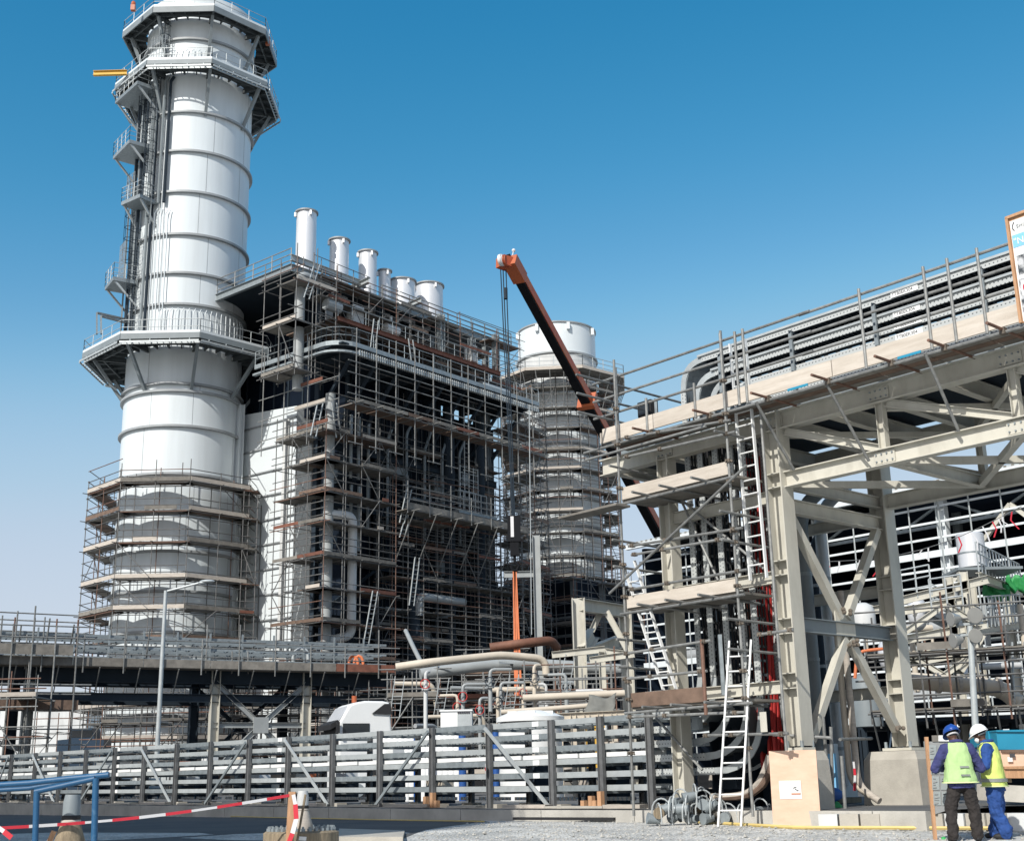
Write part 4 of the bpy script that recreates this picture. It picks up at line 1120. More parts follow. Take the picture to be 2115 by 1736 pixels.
# tarp over frame
q = atY(1260, 1436, 50)
mb = MB(); nn_ = 9
c00, c10, c01, c11 = atY(1255, 1434, 50), atY(1322 - 46, 1430, 50), atY(1250, 1482, 49.4), atY(1270, 1470, 49.4)
p00, p10, p01, p11 = atY(1216, 1433, 50), atY(1275, 1431, 50), atY(1207, 1480, 49.5), atY(1262, 1478, 49.5)
for i in range(nn_):
    for j in range(nn_):
        u_, v_ = i / (nn_ - 1), j / (nn_ - 1)
        p = (p00 * (1 - u_) + p10 * u_) * (1 - v_) + (p01 * (1 - u_) + p11 * u_) * v_
        mb.v.append(p + V((.05 * math.sin(v_ * 6 + u_ * 4), .07 * math.sin(u_ * 9 + v_ * 2.2) * (.3 + v_), -.14 * math.sin(u_ * 3.14) * (1 - .6 * v_) + .04 * math.sin(8 * u_))))
for i in range(nn_ - 1):
    for j in range(nn_ - 1): k = i * nn_ + j; mb.f.append((k, k + 1, k + nn_ + 1, k + nn_))
o = solo('tarpaulin', mb, 'tarp', 'crumpled grey tarpaulin draped over a low pipe rack', 'tarpaulin', smooth=True)
sm_ = o.modifiers.new('thick', 'SOLIDIFY'); sm_.thickness = .02
# white drums in a row, blue drums
for k in range(14):
    q = atY(795 + 11.5 * k, 1545, 46); zt_ = zat(800, 1510, 46); q.z = max(.1, zt_ - 1.0)
    mb = MB().lathe(V((q.x, q.y, 0)), [(.01, .1), (.2, .1), (.2, zt_ - .08), (.14, zt_), (.01, zt_)], 14)
    solo('white_drum', mb, 'pure_white', 'tall white plastic drum in the row behind the cable rack', 'drum', 'white drums behind the cable rack', loc=V((q.x, q.y, 0)), smooth=True)
for k, x in enumerate((862, 955, 1016, 1024)):
    q = atY(x, 1560, 45); zt_ = zat(x, 1505, 45)
    solo('blue_drum', MB().lathe(V((q.x, q.y, 0)), [(.01, .1), (.13, .1), (.13, zt_ - .06), (.08, zt_), (.01, zt_)], 14), 'blue_drum', ['blue drum standing among the white drums', 'blue drum below the ventilated white cabin', 'dark blue drum left of the box pallet', 'dark blue drum touching the box pallet'][k], 'drum', loc=V((q.x, q.y, 0)), smooth=True)
# orange lifebuoy-like hose reels on the pipe bridge are below, with the bridge
# ================================================================== left pipe bridge
PBo = atY(100, 1400, 70.0); PBo.z = 0
PD = V((0.88, 0.475, 0)).normalized(); PN = V((-PD.y, PD.x, 0))     # PN points away
def pb(s, t, z): return PBo + PD * s + PN * t + Z * z
def pbs(x, y): 
    q = onpl(x, y, PBo, PN); return (q - PBo).dot(PD), q.z
s_end, _z = pbs(800, 1395); s_beg = -14.0
_, zf = pbs(300, 1376); 
rg = random.Random(41)
t = Thing('pipe_bridge', 'long grey steel pipe bridge carrying cable trays in front of the tall stack', 'pipe bridge', pb(0, 0, 0))
n = 9
for k in range(n):
    s0, s1 = s_beg + (s_end - s_beg) * k / n, s_beg + (s_end - s_beg) * (k + 1) / n
    t.part('fascia_board', MB().bar(pb(s0, -1.15, zf + .1), pb(s1 - .03, -1.15, zf + .1), .06, .45), ['board_grey', 'board_grey', 'board_brown', 'board_grey', 'board_grey', 'board_grey', 'board_grey', 'board_grey', 'board_rust'][k])
    t.part('deck', MB().box(pb((s0 + s1) / 2, -.5, zf - .12), (s1 - s0, 1.3, .07), (PD, PN, Z)), 'board_grey')
for b_ in (0, 3.4):
    t.part('main_beam', MB().ibeam(pb(s_beg, b_, zf - .5), pb(s_end, b_, zf - .5), .4, .8), 'dark_steel')
    t.part('main_beam', MB().ibeam(pb(s_beg, b_, zf - 1.7), pb(s_end, b_, zf - 1.7), .3, .45), 'dark_steel')
k = s_beg
while k < s_end:
    t.add('cross_beam', MB().ibeam(pb(k, 0, zf - .45), pb(k, 3.4, zf - .45), .2, .4), 'dark_steel')
    t.add('tray_post', MB().bar(pb(k, .1, zf), pb(k, .1, zf + 2.0), .09, .09, PD), 'galv')
    t.add('tray_post', MB().bar(pb(k, 3.2, zf), pb(k, 3.2, zf + 2.0), .09, .09, PD), 'galv')
    k += 1.9
for lev, hz in enumerate((.45, 1.05, 1.65)):
    for b_ in (.2, 2.3):
        mb = MB()
        for o in (0, .75): mb.bar(pb(s_beg, b_ + o, zf + hz), pb(s_end, b_ + o, zf + hz), .04, .13)
        t.add('cable_tray', mb, 'galv' if b_ < .5 else 'grey_steel')
        mb = MB(); s = s_beg
        while s < s_end: mb.bar(pb(s, b_, zf + hz - .03), pb(s, b_ + .75, zf + hz - .03), .06, .03); s += .75
        t.add('tray_rung', mb, 'dark_steel')
for b_, hz, r in ((.6, .15, .16), (1.5, .2, .22), (2.6, .15, .14)):
    t.add('pipe', MB().tube(pb(s_beg, b_, zf + hz), pb(s_end - .5, b_, zf + hz), r, 12), 'grey_pipe', True)
for s in (s_beg, ):
    pass
# walkway guard posts and rails
s = s_beg + .5; i = 0
while s < s_end:
    t.add('guard_post', MB().tube(pb(s, -1.25, zf - .5), pb(s, -1.25, zf + rg.choice((1.3, 1.5, 2.4))), .04, 6), 'tube')
    t.add('raker', MB().tube(pb(s + .9, -1.2, zf - .2), pb(s + .9, -.1, zf - 1.5), .035, 5), 'tube'); s += 2.15
for h in (.5, 1.0, 1.35):
    for k in range(4):
        a_, b_ = s_beg + (s_end - s_beg) * k / 4, s_beg + (s_end - s_beg) * (k + 1) / 4
        t.add('guard_rail', MB().tube(pb(a_ - .3, -1.2, zf + h + rg.uniform(-.05, .05)), pb(b_ + .3, -1.2, zf + h + rg.uniform(-.05, .05)), .036, 6), 'tube')
# tall far poles on the left end
for x, y in ((36, 1262), (55, 1310), (102, 1277), (43, 1290), (152, 1290), (262, 1280), (308, 1298), (427, 1290), (478, 1345), (510, 1345)):
    s, z = pbs(x, y); t.add('guard_post', MB().tube(pb(s, rg.uniform(-.5, 2), zf - .3), pb(s, -.2, z), .045, 6), 'tube')
for h in (1.9, 2.5, 2.9):
    t.add('guard_rail', MB().tube(pb(s_beg, .8, zf + h), pb(-1 + rg.uniform(2, 4), .8, zf + h - .1), .04, 6), 'tube')
# legs
def leg(s, b_, w, m, pale=True):
    t.add('leg', MB().ibeam(pb(s, b_, 0), pb(s, b_, zf - .1), w, w, PD), m)
sA, sB = pbs(443, 1450)[0], pbs(632, 1450)[0]
leg(pbs(58, 1450)[0], 0, .55, 'grey_pipe')
leg(sA, 0, .5, 'cream_steel'); leg(sB, 0, .5, 'cream_steel')
for s in (pbs(58, 1450)[0], sA, sB): leg(s - .3, 3.4, .5, 'dark_steel')
zc = pbs(540, 1497)[1]; sc_ = (sA + sB) / 2
for (s0, z0, s1, z1) in ((sA, zf - .8, sc_, zc), (sB, zf - .8, sc_, zc), (sc_, zc, sA + .3, 2 * zc - zf + .8), (sc_, zc, sB - .3, 2 * zc - zf + .8)):
    t.add('brace', MB().ibeam(pb(s0, 0, z0), pb(s1, 0, z1), .26, .28), 'grey_pipe')
    t.add('brace', MB().ibeam(pb(s0 - .3, 3.4, z0), pb(s1 - .3, 3.4, z1), .22, .22), 'dark_steel')
t.add('gusset', MB().box(pb(sc_, -.02, zc), (.9, .3, .9), (PD, PN, Z)), 'grey_pipe')
t.add('strut', MB().ibeam(pb(sA, 0, zc), pb(sB, 0, zc), .25, .3), 'grey_pipe')
a_, b_ = pbs(60, 1360)[0], sA
for (s0, z0, s1, z1) in ((-14, zf - .9, pbs(58, 1450)[0], zf - 4.5),):
    t.add('brace', MB().ibeam(pb(s0, 0, z0), pb(s1, 0, z1), .26, .28), 'grey_pipe')
t.done()
for i, (x0, x1, yt, Yv, sd_) in enumerate(((170, 330, 1425, 84, 70), (330, 520, 1425, 80, 71), (480, 640, 1428, 78, 72), (640, 800, 1425, 78, 73))):
    a_, b_ = atY(x0, 1500, Yv), atY(x1, 1500, Yv); a_.z = b_.z = 0
    tt = Thing('low_scaffold', 'shaded scaffold clutter under the pipe bridge, ' + ['behind the lamp post', 'left of its braced bay', 'inside its braced bay', 'right of its braced bay'][i], 'scaffold', a_)
    scaffold(tt, [a_, b_], [V((0, 1, 0))], 3.0, [1.5, 3.4, 5.2], .1, zat(x0, yt, Yv), bay=1.3, r=.036, rail=(.45, .9, 1.4), deckp=.7, toep=.4, bracep=.5, rg=random.Random(sd_), boards=['board_grey', 'board_brown'])
    tt.done(50)
# second, lower bridge end at far left
t = Thing('pipe_bridge', 'short lower pipe bridge end with brown boards at the picture edge', 'pipe bridge', pb(-5, -2, 0))
_, z2 = pbs(60, 1462)
x1s = pbs(150, 1462)[0]
t.part('fascia_board', MB().bar(pb(-14, -1.6, z2 + .1), pb(x1s, -1.6, z2 + .1), .06, .5), 'board_brown')
t.part('deck', MB().box(pb((-14 + x1s) / 2, -.7, z2 - .1), (x1s + 14, 1.7, .08), (PD, PN, Z)), 'board_grey')
_, z3 = pbs(60, 1350)
t.part('fascia_board', MB().bar(pb(-14, -1.6, z3 + .1), pb(pbs(140, 1350)[0], -1.6, z3 + .1), .06, .55), 'board_grey')
for x in (6, 48, 95, 140):
    s = pbs(x, 1450)[0]
    t.add('pole', MB().tube(pb(s, -1.7, 0), pb(s, -1.7, zat(x, 1300 if x != 48 else 1262, 70)), .045, 6), 'tube')
    t.add('pole', MB().tube(pb(s + .3, .4, 0), pb(s + .3, .4, z3 + 2), .045, 6), 'tube_rust')
for zz in (z2 + .6, z2 + 1.1, z3 + .7, z3 + 1.3, z2 - 1.2, z2 - 2):
    t.add('guard_rail', MB().tube(pb(-14, -1.7, zz), pb(x1s + .6, -1.7, zz + .05), .04, 6), 'tube')
t.done()
# orange hoses looped on the bridge
for x, lab in ((731, 'left coil'), (742, 'right coil')):
    c = atY(x, 1372, 79); mb = MB()
    mb.path([c + V((math.cos(a * .5236) * .28, -.3, math.sin(a * .5236) * .5)) for a in range(13)], .09, 8)
    solo('hose_coil', mb, 'sling', 'orange hose coil hung on the pipe bridge rail, ' + ('outer of the pair nearer the stack' if x < 735 else 'inner of the pair nearer the crane'), 'hose', smooth=True)
# white hairpin pipe loop above the bridge
pts = [atY(606, 1372, 78), atY(605, 1343, 78), atY(635, 1337, 78), atY(637, 1372, 78)]
solo('pipe_loop', MB().path(bend(pts, .5), .12, 10), 'galv_light', 'silver hairpin pipe loop standing up from the pipe bridge', 'pipe', smooth=True)

# lamp post on the near side of the bridge
LP = atY(325, 1540, 62); LP.z = 0; zt_ = zat(343, 1219, 62); 
t = Thing('lamp_post', 'slim pale lamp post with one arm in front of the tall stack', 'lamp post', LP)
top = V((LP.x, 62, zt_))
t.part('pole', MB().tube(LP, top, .13, 12, True, .09), 'galv_light', smooth=True)
e1 = atY(425, 1200, 62.0)
t.part('arm', MB().tube(top - Z * .05, e1, .055, 8), 'galv_light')
t.part('lamp_head', MB().blob(atY(428, 1200, 62), .38, .17, .09).blob(atY(418, 1203, 62), .22, .12, .08), 'galv_light', smooth=True)
t.done()

# ================================================================== cable rack behind the kerb
perforated('tray_perf', (0.50, 0.52, 0.51), (0.08, 0.09, 0.10), (E, Z))
perforated('tray_perf_up', (0.50, 0.52, 0.51), (0.08, 0.09, 0.10), (Z, E))
RB = .5
def rk(a, b=RB, z=0): return br(a, b, z + slope(a))
post_x = [-28, 5, 47, 121, 198, 277, 366, 457, 557, 662, 781, 902, 1039, 1185, 1347, 1523, 1716, 1868, 2019]
post_x = [p * .6725 for p in post_x]
pa = [(onpl(x, 1590, br(0, RB), G) - CB).dot(E) for x in post_x]
tiers = [.80 + .312 * k for k in range(6)]
t = Thing('cable_rack', 'long six tier galvanised cable rack standing on the kerb plinth', 'cable rack', rk(-8))
pa_all = [pa[0] - 2.5 * k for k in range(5, 0, -1)] + pa
for i, a in enumerate(pa_all):
    for b_ in ((RB, RB + 1.15)):
        top = 2.50
        t.part('post', MB().ibeam(rk(a, b_ - .22 if b_ < 1 else b_, .36), rk(a, b_ - .22 if b_ < 1 else b_, top), .10, .17, E, .022), 'rack_post')
        t.part('foot', MB().box(rk(a, b_, .45), (.45, .35, .1), (E, G, Z)), 'concrete')
    for z in tiers:
        t.add('bracket', MB().bar(rk(a, RB - .1, z - .03), rk(a, RB + 1.2, z - .03), .05, .06), 'grey_steel')
for k, z in enumerate(tiers):
    for i in range(len(pa_all) - 1):
        a0, a1 = pa_all[i], pa_all[i + 1]
        if a0 > 0: continue
        mb = MB()
        for b_ in (RB - .12, RB + .5):
            mb.bar(rk(a0 + .02, b_, z + .07), rk(a1 - .02, b_, z + .07), .035, .135)
        t.add('tray_side', mb, 'galv_light' if (i + k) % 3 else 'galv')
        mb = MB()
        for b_ in (RB + 1.2,):
            mb.bar(rk(a0 + .02, b_, z + .04), rk(a1 - .02, b_, z + .04), .035, .07)
        t.add('tray_side', mb, 'grey_steel')
        mb = MB(); a = a0 + .15
        while a < a1:
            mb.bar(rk(a, RB - .12, z + .03), rk(a, RB + 1.2, z + .03), .05, .03); a += .3
        t.add('tray_ladder', mb, 'grey_steel')
    # covers on the lower middle tiers: the bright lids
for i in range(len(pa_all) - 1):
    for z in (tiers[2],):
        a0, a1 = pa_all[i], pa_all[i + 1]
        for f0, f1 in ((.03, .46), (.5, .96)):
            if rg.random() < .93: t.add('tray_cover', MB().box(rk(a0 + (a1 - a0) * (f0 + f1) / 2, RB + .15, z + .2), ((a1 - a0) * (f1 - f0), .5, .1), (E, G, Z)), 'pure_white')
for i, (ia, ib, up) in enumerate([(i, i + 1, i % 4 < 2) for i in range(0, len(pa_all) - 3, 2)]):
    a0, a1 = pa_all[ia], pa_all[ib]
    z0, z1 = (.45, 2.4) if i % 2 else (2.4, .45)
    t.add('brace', MB().bar(rk(a0, RB - .36, z0), rk(a1, RB - .36, z1), .05, .08), 'grey_steel' if i % 2 else 'galv_light')
for i in range(len(pa_all) - 1):
    a0, a1 = pa_all[i], pa_all[i + 1]; mb = MB(); a = a0 + .2
    if a0 > -1: break
    while a < a1 - .2:
        if rg.random() < .82: mb.box(rk(a, RB + 1.32, .60), (.1, .05, .09), (E, G, Z))
        a += .15
    t.add('sun_spots', mb, 'pure_white')  # small white blocks stand in for spots of sunlight below the lowest tray
# small paper tags wired to the trays
for x in (250, 522, 1120 * .0 + 1117, 410 * 0 + 585):
    for k, z in enumerate(tiers):
        a = (onpl(x, 1590, br(0, RB), G) - CB).dot(E)
        t.add('tag', MB().box(rk(a, RB - .15, z + .07), (.24, .01, .12), (E, G, Z)), 'paper')
t.done()
# pipes lying on the rack tiers and odds behind
for i in range(30):
    a = rg.uniform(-40, -2.5); z = rg.choice(tiers[:2] + tiers[3:5]); L_ = rg.uniform(.25, 1.2)
    m_ = rg.choice(['pure_white', 'pure_white', 'cream_pipe', 'board_pale', 'orange', 'grey_pipe'])
    c = rk(a, RB + rg.uniform(1.6, 2.6), 0); zz = rg.choice((.5, .8, 1.15, 1.4))
    w_, h_ = rg.uniform(.3, .9), rg.uniform(.15, .5)
    nm = {'pure_white': 'white', 'cream_pipe': 'cream', 'board_pale': 'pale wooden', 'orange': 'orange', 'grey_pipe': 'grey'}[m_]
    tt = Thing('stored_box', nm + ' stored box seen between trays behind the cable rack', 'box', c + Z * .4, nm + ' boxes stored behind the cable rack')
    tt.part('body', MB().box(c + Z * (.45 + zz / 2 - .1 + slope(a)), (w_, .5, max(.2, zz - .1)), (E, G, Z)), 'dark_steel')
    tt.part('load', MB().box(c + Z * (.45 + zz + slope(a)), (w_ * .9, .45, h_), (E, G, Z)), m_)
    tt.done()
# timber offcuts
for i, x in enumerate((1206, 1222, 1250 - 9, 1230, 880, 894, 902)):
    a = (onpl(x, 1650, br(0, -.2), G) - CB).dot(E); h = .18 + .1 * (i % 3)
    solo('timber_offcut', MB().box(br(a, -.2, .42 + h / 2 + slope(a)), (.12, .12, h), (E, G, Z)), 'timber', 'short timber offcut standing upright on the kerb before the rack', 'timber', 'timber offcuts on the kerb')
# big flat stones / plates under posts on the kerb
for i, a in enumerate(pa[3:]):
    if a > 0: break
    c = br(a - .3, -.25, .43 + slope(a)); mb = MB(); w_ = .55 + .2 * (i % 3)
    mb.prism([c - E * w_ - G * .2, c + E * w_ - G * .15, c + E * w_ * .8 + G * .25, c - E * w_ * .9 + G * .2], Z * (.05 + .03 * (i % 2)))
    solo('stone_slab', mb, 'board_pale' if i % 2 else 'concrete', 'flat slab lying at the foot of a cable rack post', 'slab', 'slabs at the feet of the rack posts')

# ================================================================== white truck cab
TY = 56.0
tc = atY(740, 1600, TY); tc.z = .35
FWD = V((-.93, -.37, 0)).normalized(); SID = V((.37, -.93, 0)).normalized()      # SID points at us
def tk(f, s, z): return tc + FWD * f + SID * s + Z * z
t = Thing('truck', 'white lorry cab with roof beacon parked behind the cable rack', 'lorry', tc)
ztop = zat(757, 1450, TY) - tc.z; W = 1.15
zv = zat(700, 1490, TY) - tc.z
side = [(1.15, .5), (1.15, zv - .1), (.72, zv + .62), (.5, zv + .72), (.05, zv + .8), (-.75, ztop), (-1.05, ztop - .06), (-1.3, .8), (-1.3, .5)]
cab = t.part('cab', MB().prism([tk(f, -W, z) for f, z in side], SID * (2 * W)), 'pure_white')
bv = cab.modifiers.new('b', 'BEVEL'); bv.width = .09; bv.segments = 3
t.part('windscreen', MB().prism([tk(1.13, -W + .12, zv - .02), tk(1.13, W - .12, zv - .02), tk(.75, W - .16, zv + .56), tk(.75, -W + .16, zv + .56)], FWD * .05 + Z * .03), 'glass_glare')
t.part('sun_visor', MB().prism([tk(1.2, -W - .02, zv + .02), tk(1.2, W + .02, zv + .02), tk(1.52, W + .02, zv - .16), tk(1.52, -W - .02, zv - .16)], Z * -.22), 'rubber')
t.part('grille', MB().box(tk(1.22, 0, zv - .62), (.12, 2 * W - .1, .7), (FWD, SID, Z)), 'rubber')
t.part('side_window', MB().box(tk(.42, W + .012, zv - .34), (1.15, .03, .42), (FWD, SID, Z)), 'glass_dark')
t.part('side_deflector', MB().prism([tk(-.25, W + .02, ztop - .52), tk(-1.12, W + .02, ztop - .56), tk(-1.06, W + .02, ztop - .12), tk(-.8, W + .02, ztop - .12)], SID * .06), 'rubber')
t.part('mirror', MB().box(tk(1.25, W + .2, zv - .3), (.12, .2, .45), (FWD, SID, Z)), 'rubber')
t.part('bumper', MB().box(tk(1.2, 0, .45), (.25, 2.3, .4), (FWD, SID, Z)), 'rubber')
b_ = tk(.35, .5, zv + .86); t.part('beacon', MB().tube(b_ - Z * .1, b_ + Z * .18, .11, 10), 'orange', smooth=True)
t.part('chassis', MB().box(tk(-3.4, 0, .65), (4.2, .9, .3), (FWD, SID, Z)), 'rubber')
for f in (.3, -3.2, -4.4):
    for s_ in (-W + .15, W - .15):
        w = t.part('wheel', MB().tube(tk(f, s_ - .14, .5), tk(f, s_ + .14, .5), .5, 20), 'rubber', smooth=True)
        t.part('rim', MB().tube(tk(f, s_ - .16, .5), tk(f, s_ + .16, .5), .27, 16), 'galv', parent=w)
t.part('cab_panel', MB().box(tk(-1.8, .2, 1.2), (.7, 1.9, 1.4), (FWD, SID, Z)), 'pure_white')
t.done()
# dark blue pickup roof at the far left
q = atY(166, 1520, 88); q.z = 0; zt_ = zat(166, 1503, 88)
t = Thing('pickup_truck', 'dark blue vehicle roof just showing above the cable rack', 'car', q)
t.part('body', MB().prism([q + V((x * .8, 0, z)) for x, z in ((-1.9, .4), (-1.9, zt_ - .75), (-1.0, zt_ - .7), (-.7, zt_), (.9, zt_), (1.2, zt_ - .7), (2.0, zt_ - .75), (2.0, .4))], V((0, 1.7, 0))), 'pickup_paint')
t.part('side_window', MB().box(q + V((.1, -.015, zt_ - .36)), (1.4, .03, .46)), 'glass_dark')
for x in (-1.2, 1.2):
    w = t.part('wheel', MB().tube(q + V((x, -.03, .36)), q + V((x, .2, .36)), .36, 16), 'rubber', smooth=True)
    t.part('rim', MB().tube(q + V((x, -.05, .36)), q + V((x, .0, .36)), .2, 12), 'galv', parent=w)
t.done()
# ================================================================== cable bridge: columns, truss, trays
rg = random.Random(51)
PED = 1.62
zU, zL = 8.35, 7.05            # upper and lower chord centres
t = Thing('cable_bridge', 'tall cream steel bridge on braced columns carrying cable trays overhead', 'pipe bridge', br(0, 0))
cw = .36
def hcol(a, b, z0, z1, w, m='cream_steel'):
    """H section, web seen from the side, flanges across the bridge"""
    tf = .03
    p = br(a, b)
    mb = MB()
    for s in (-1, 1): mb.box(p + E * (s * (w / 2 - tf / 2)) + Z * ((z0 + z1) / 2), (tf, w, z1 - z0), (E, G, Z))
    mb.box(p + Z * ((z0 + z1) / 2), (w - 2 * tf - .002, .02, z1 - z0 - .004), (E, G, Z))
    return t.part('column', mb, m)
def stiff(col, a, b, z, w):
    for dz_ in (-.15, .15):
        t.part('stiffener', MB().box(br(a, b - w / 4, z + dz_), (w - .07, w / 2 - .02, .02), (E, G, Z)), 'cream_steel', parent=col)
aA = -3.15; aD = 9.0
colB = hcol(0, 0, PED, zU + .25, .40); colC = hcol(0, 3.8, PED, zU + .2, .40)
colA = hcol(aA, 0, .42, zU - .1, .32); colA2 = hcol(aA, 3.8, .42, zU - .1, .28)
for z in (2.9, 4.0, 5.2, 7.05): stiff(colB, 0, 0, z, .40)
for z in (2.9, 4.1, 5.2): stiff(colC, 0, 3.8, z, .40)
hcol(aD, 0, .2, zU, .36); hcol(aD, 3.8, .2, zU, .36)
for b_ in (0, 3.8):
    t.part('chord', MB().ibeam(br(-5.2, b_, zU), br(aD + 4, b_, zU), .26, .40), 'cream_steel')
    t.part('chord', MB().ibeam(br(.2, b_, zL), br(aD - .2, b_, zL), .22, .34), 'cream_steel')
    for a in (2.6, 5.4, 7.4):
        t.part('truss_post', MB().ibeam(br(a, b_, zL + .17), br(a, b_, zU - .2), .16, .16, E), 'cream_steel')
    for (a0, z0, a1, z1) in ((.25, zU - .25, 2.5, zL + .2), (2.75, zU - .22, 5.3, zL + .2), (5.5, zU - .22, 7.3, zL + .2)):
        t.part('truss_diagonal', MB().ibeam(br(a0, b_, z0), br(a1, b_, z1), .14, .16), 'cream_steel')
for a in (-5, -3.15, -1.6, 0, 1.3, 2.6, 4.0, 5.4, 7.0, 8.8):
    t.part('cross_beam', MB().ibeam(br(a, .14, zU), br(a, 3.66, zU), .18, .32), 'cream_steel')
for a in (0, 2.6, 5.4):
    t.part('cross_beam', MB().ibeam(br(a, .12, zL), br(a, 3.68, zL), .16, .26), 'cream_steel')
for (a0, b0, a1, b1) in ((0, .2, 2.6, 3.6), (2.6, .2, 5.4, 3.6), (2.6, 3.6, 5.4, .2), (5.4, 3.6, 8.8, .2)):
    t.part('plan_brace', MB().bar(br(a0, b0, zL - .05), br(a1, b1, zL - .05), .14, .14), 'cream_steel')
    t.part('plan_brace', MB().bar(br(a0, b0, zU - .25), br(a1, b1, zU - .25), .12, .12), 'cream_steel')
# tower beams between the two columns
for z in (2.8, 5.05, 6.75):
    for b_ in (0, 3.8):
        t.part('tie_beam', MB().ibeam(br(aA + .16, b_, z), br(-.22, b_, z), .16, .26), 'cream_steel')
    t.part('tie_beam', MB().ibeam(br(aA, .16, z), br(aA, 3.64, z), .16, .26), 'cream_steel')
for a, b_, z in ((2.6, 0, zL), (5.4, 0, zL), (0, 0, zU), (2.6, 0, zU), (5.4, 0, zU), (aA, 0, zU)):    # bolted splice plates
    pl = t.part('splice_plate', MB().box(br(a, b_ - .03, z), (.46, .02, .24), (E, G, Z)), 'cream_steel')
    mb = MB()
    for i in range(4):
        for j in (-1, 1): q = br(a - .18 + .12 * i, b_ - .04, z + .07 * j); mb.tube(q - G * .025, q, .018, 6)
    t.part('bolt', mb, 'galv', parent=pl)
# transverse bracing between near and far columns
t.part('strut', MB().ibeam(br(0, .2, 4.05), br(0, 3.62, 4.05), .2, .3), 'grey_steel')
t.part('strut', MB().ibeam(br(0, .2, 6.55), br(0, 3.62, 6.55), .2, .3), 'cream_steel')
for (b0, z0, b1, z1) in ((1.85, 3.85, .35, PED + .1), (2.0, 3.85, 3.5, PED + .35), (1.8, 4.3, .3, 6.3), (2.0, 4.3, 3.5, 6.4)):
    t.part('brace', MB().bar(br(0, b0, z0), br(0, b1, z1), .17, .17, E), 'cream_steel')
t.part('gusset', MB().box(br(0, 1.93, 4.05), (.03, .7, .75), (E, G, Z)), 'cream_steel')
for b_, z in ((1.85, 4.4), (2.0, 3.75), (3.45, 1.95)):
    mb = MB()
    for k in range(5): mb.blob(br(.12, b_ + rg.uniform(-.16, .16), z + rg.uniform(-.1, .1)), .05, .05, .05, None, 6, 5)
    t.part('clamp', mb, 'coupler')
# roof sheets of the bridge
t.part('floor_plate', MB().box(br(2.5, 1.95, zU + .28), (15.5, 3.3, .05), (E, G, Z)), 'dark_steel')
for b_ in (.7, 1.5, 2.3, 3.1):
    mb = MB()
    mb.box(br(2.5, b_, zU + .42), (15, .5, .12), (E, G, Z))
    t.part('ceiling_tray', mb, 'grey_steel')
t.done(); 
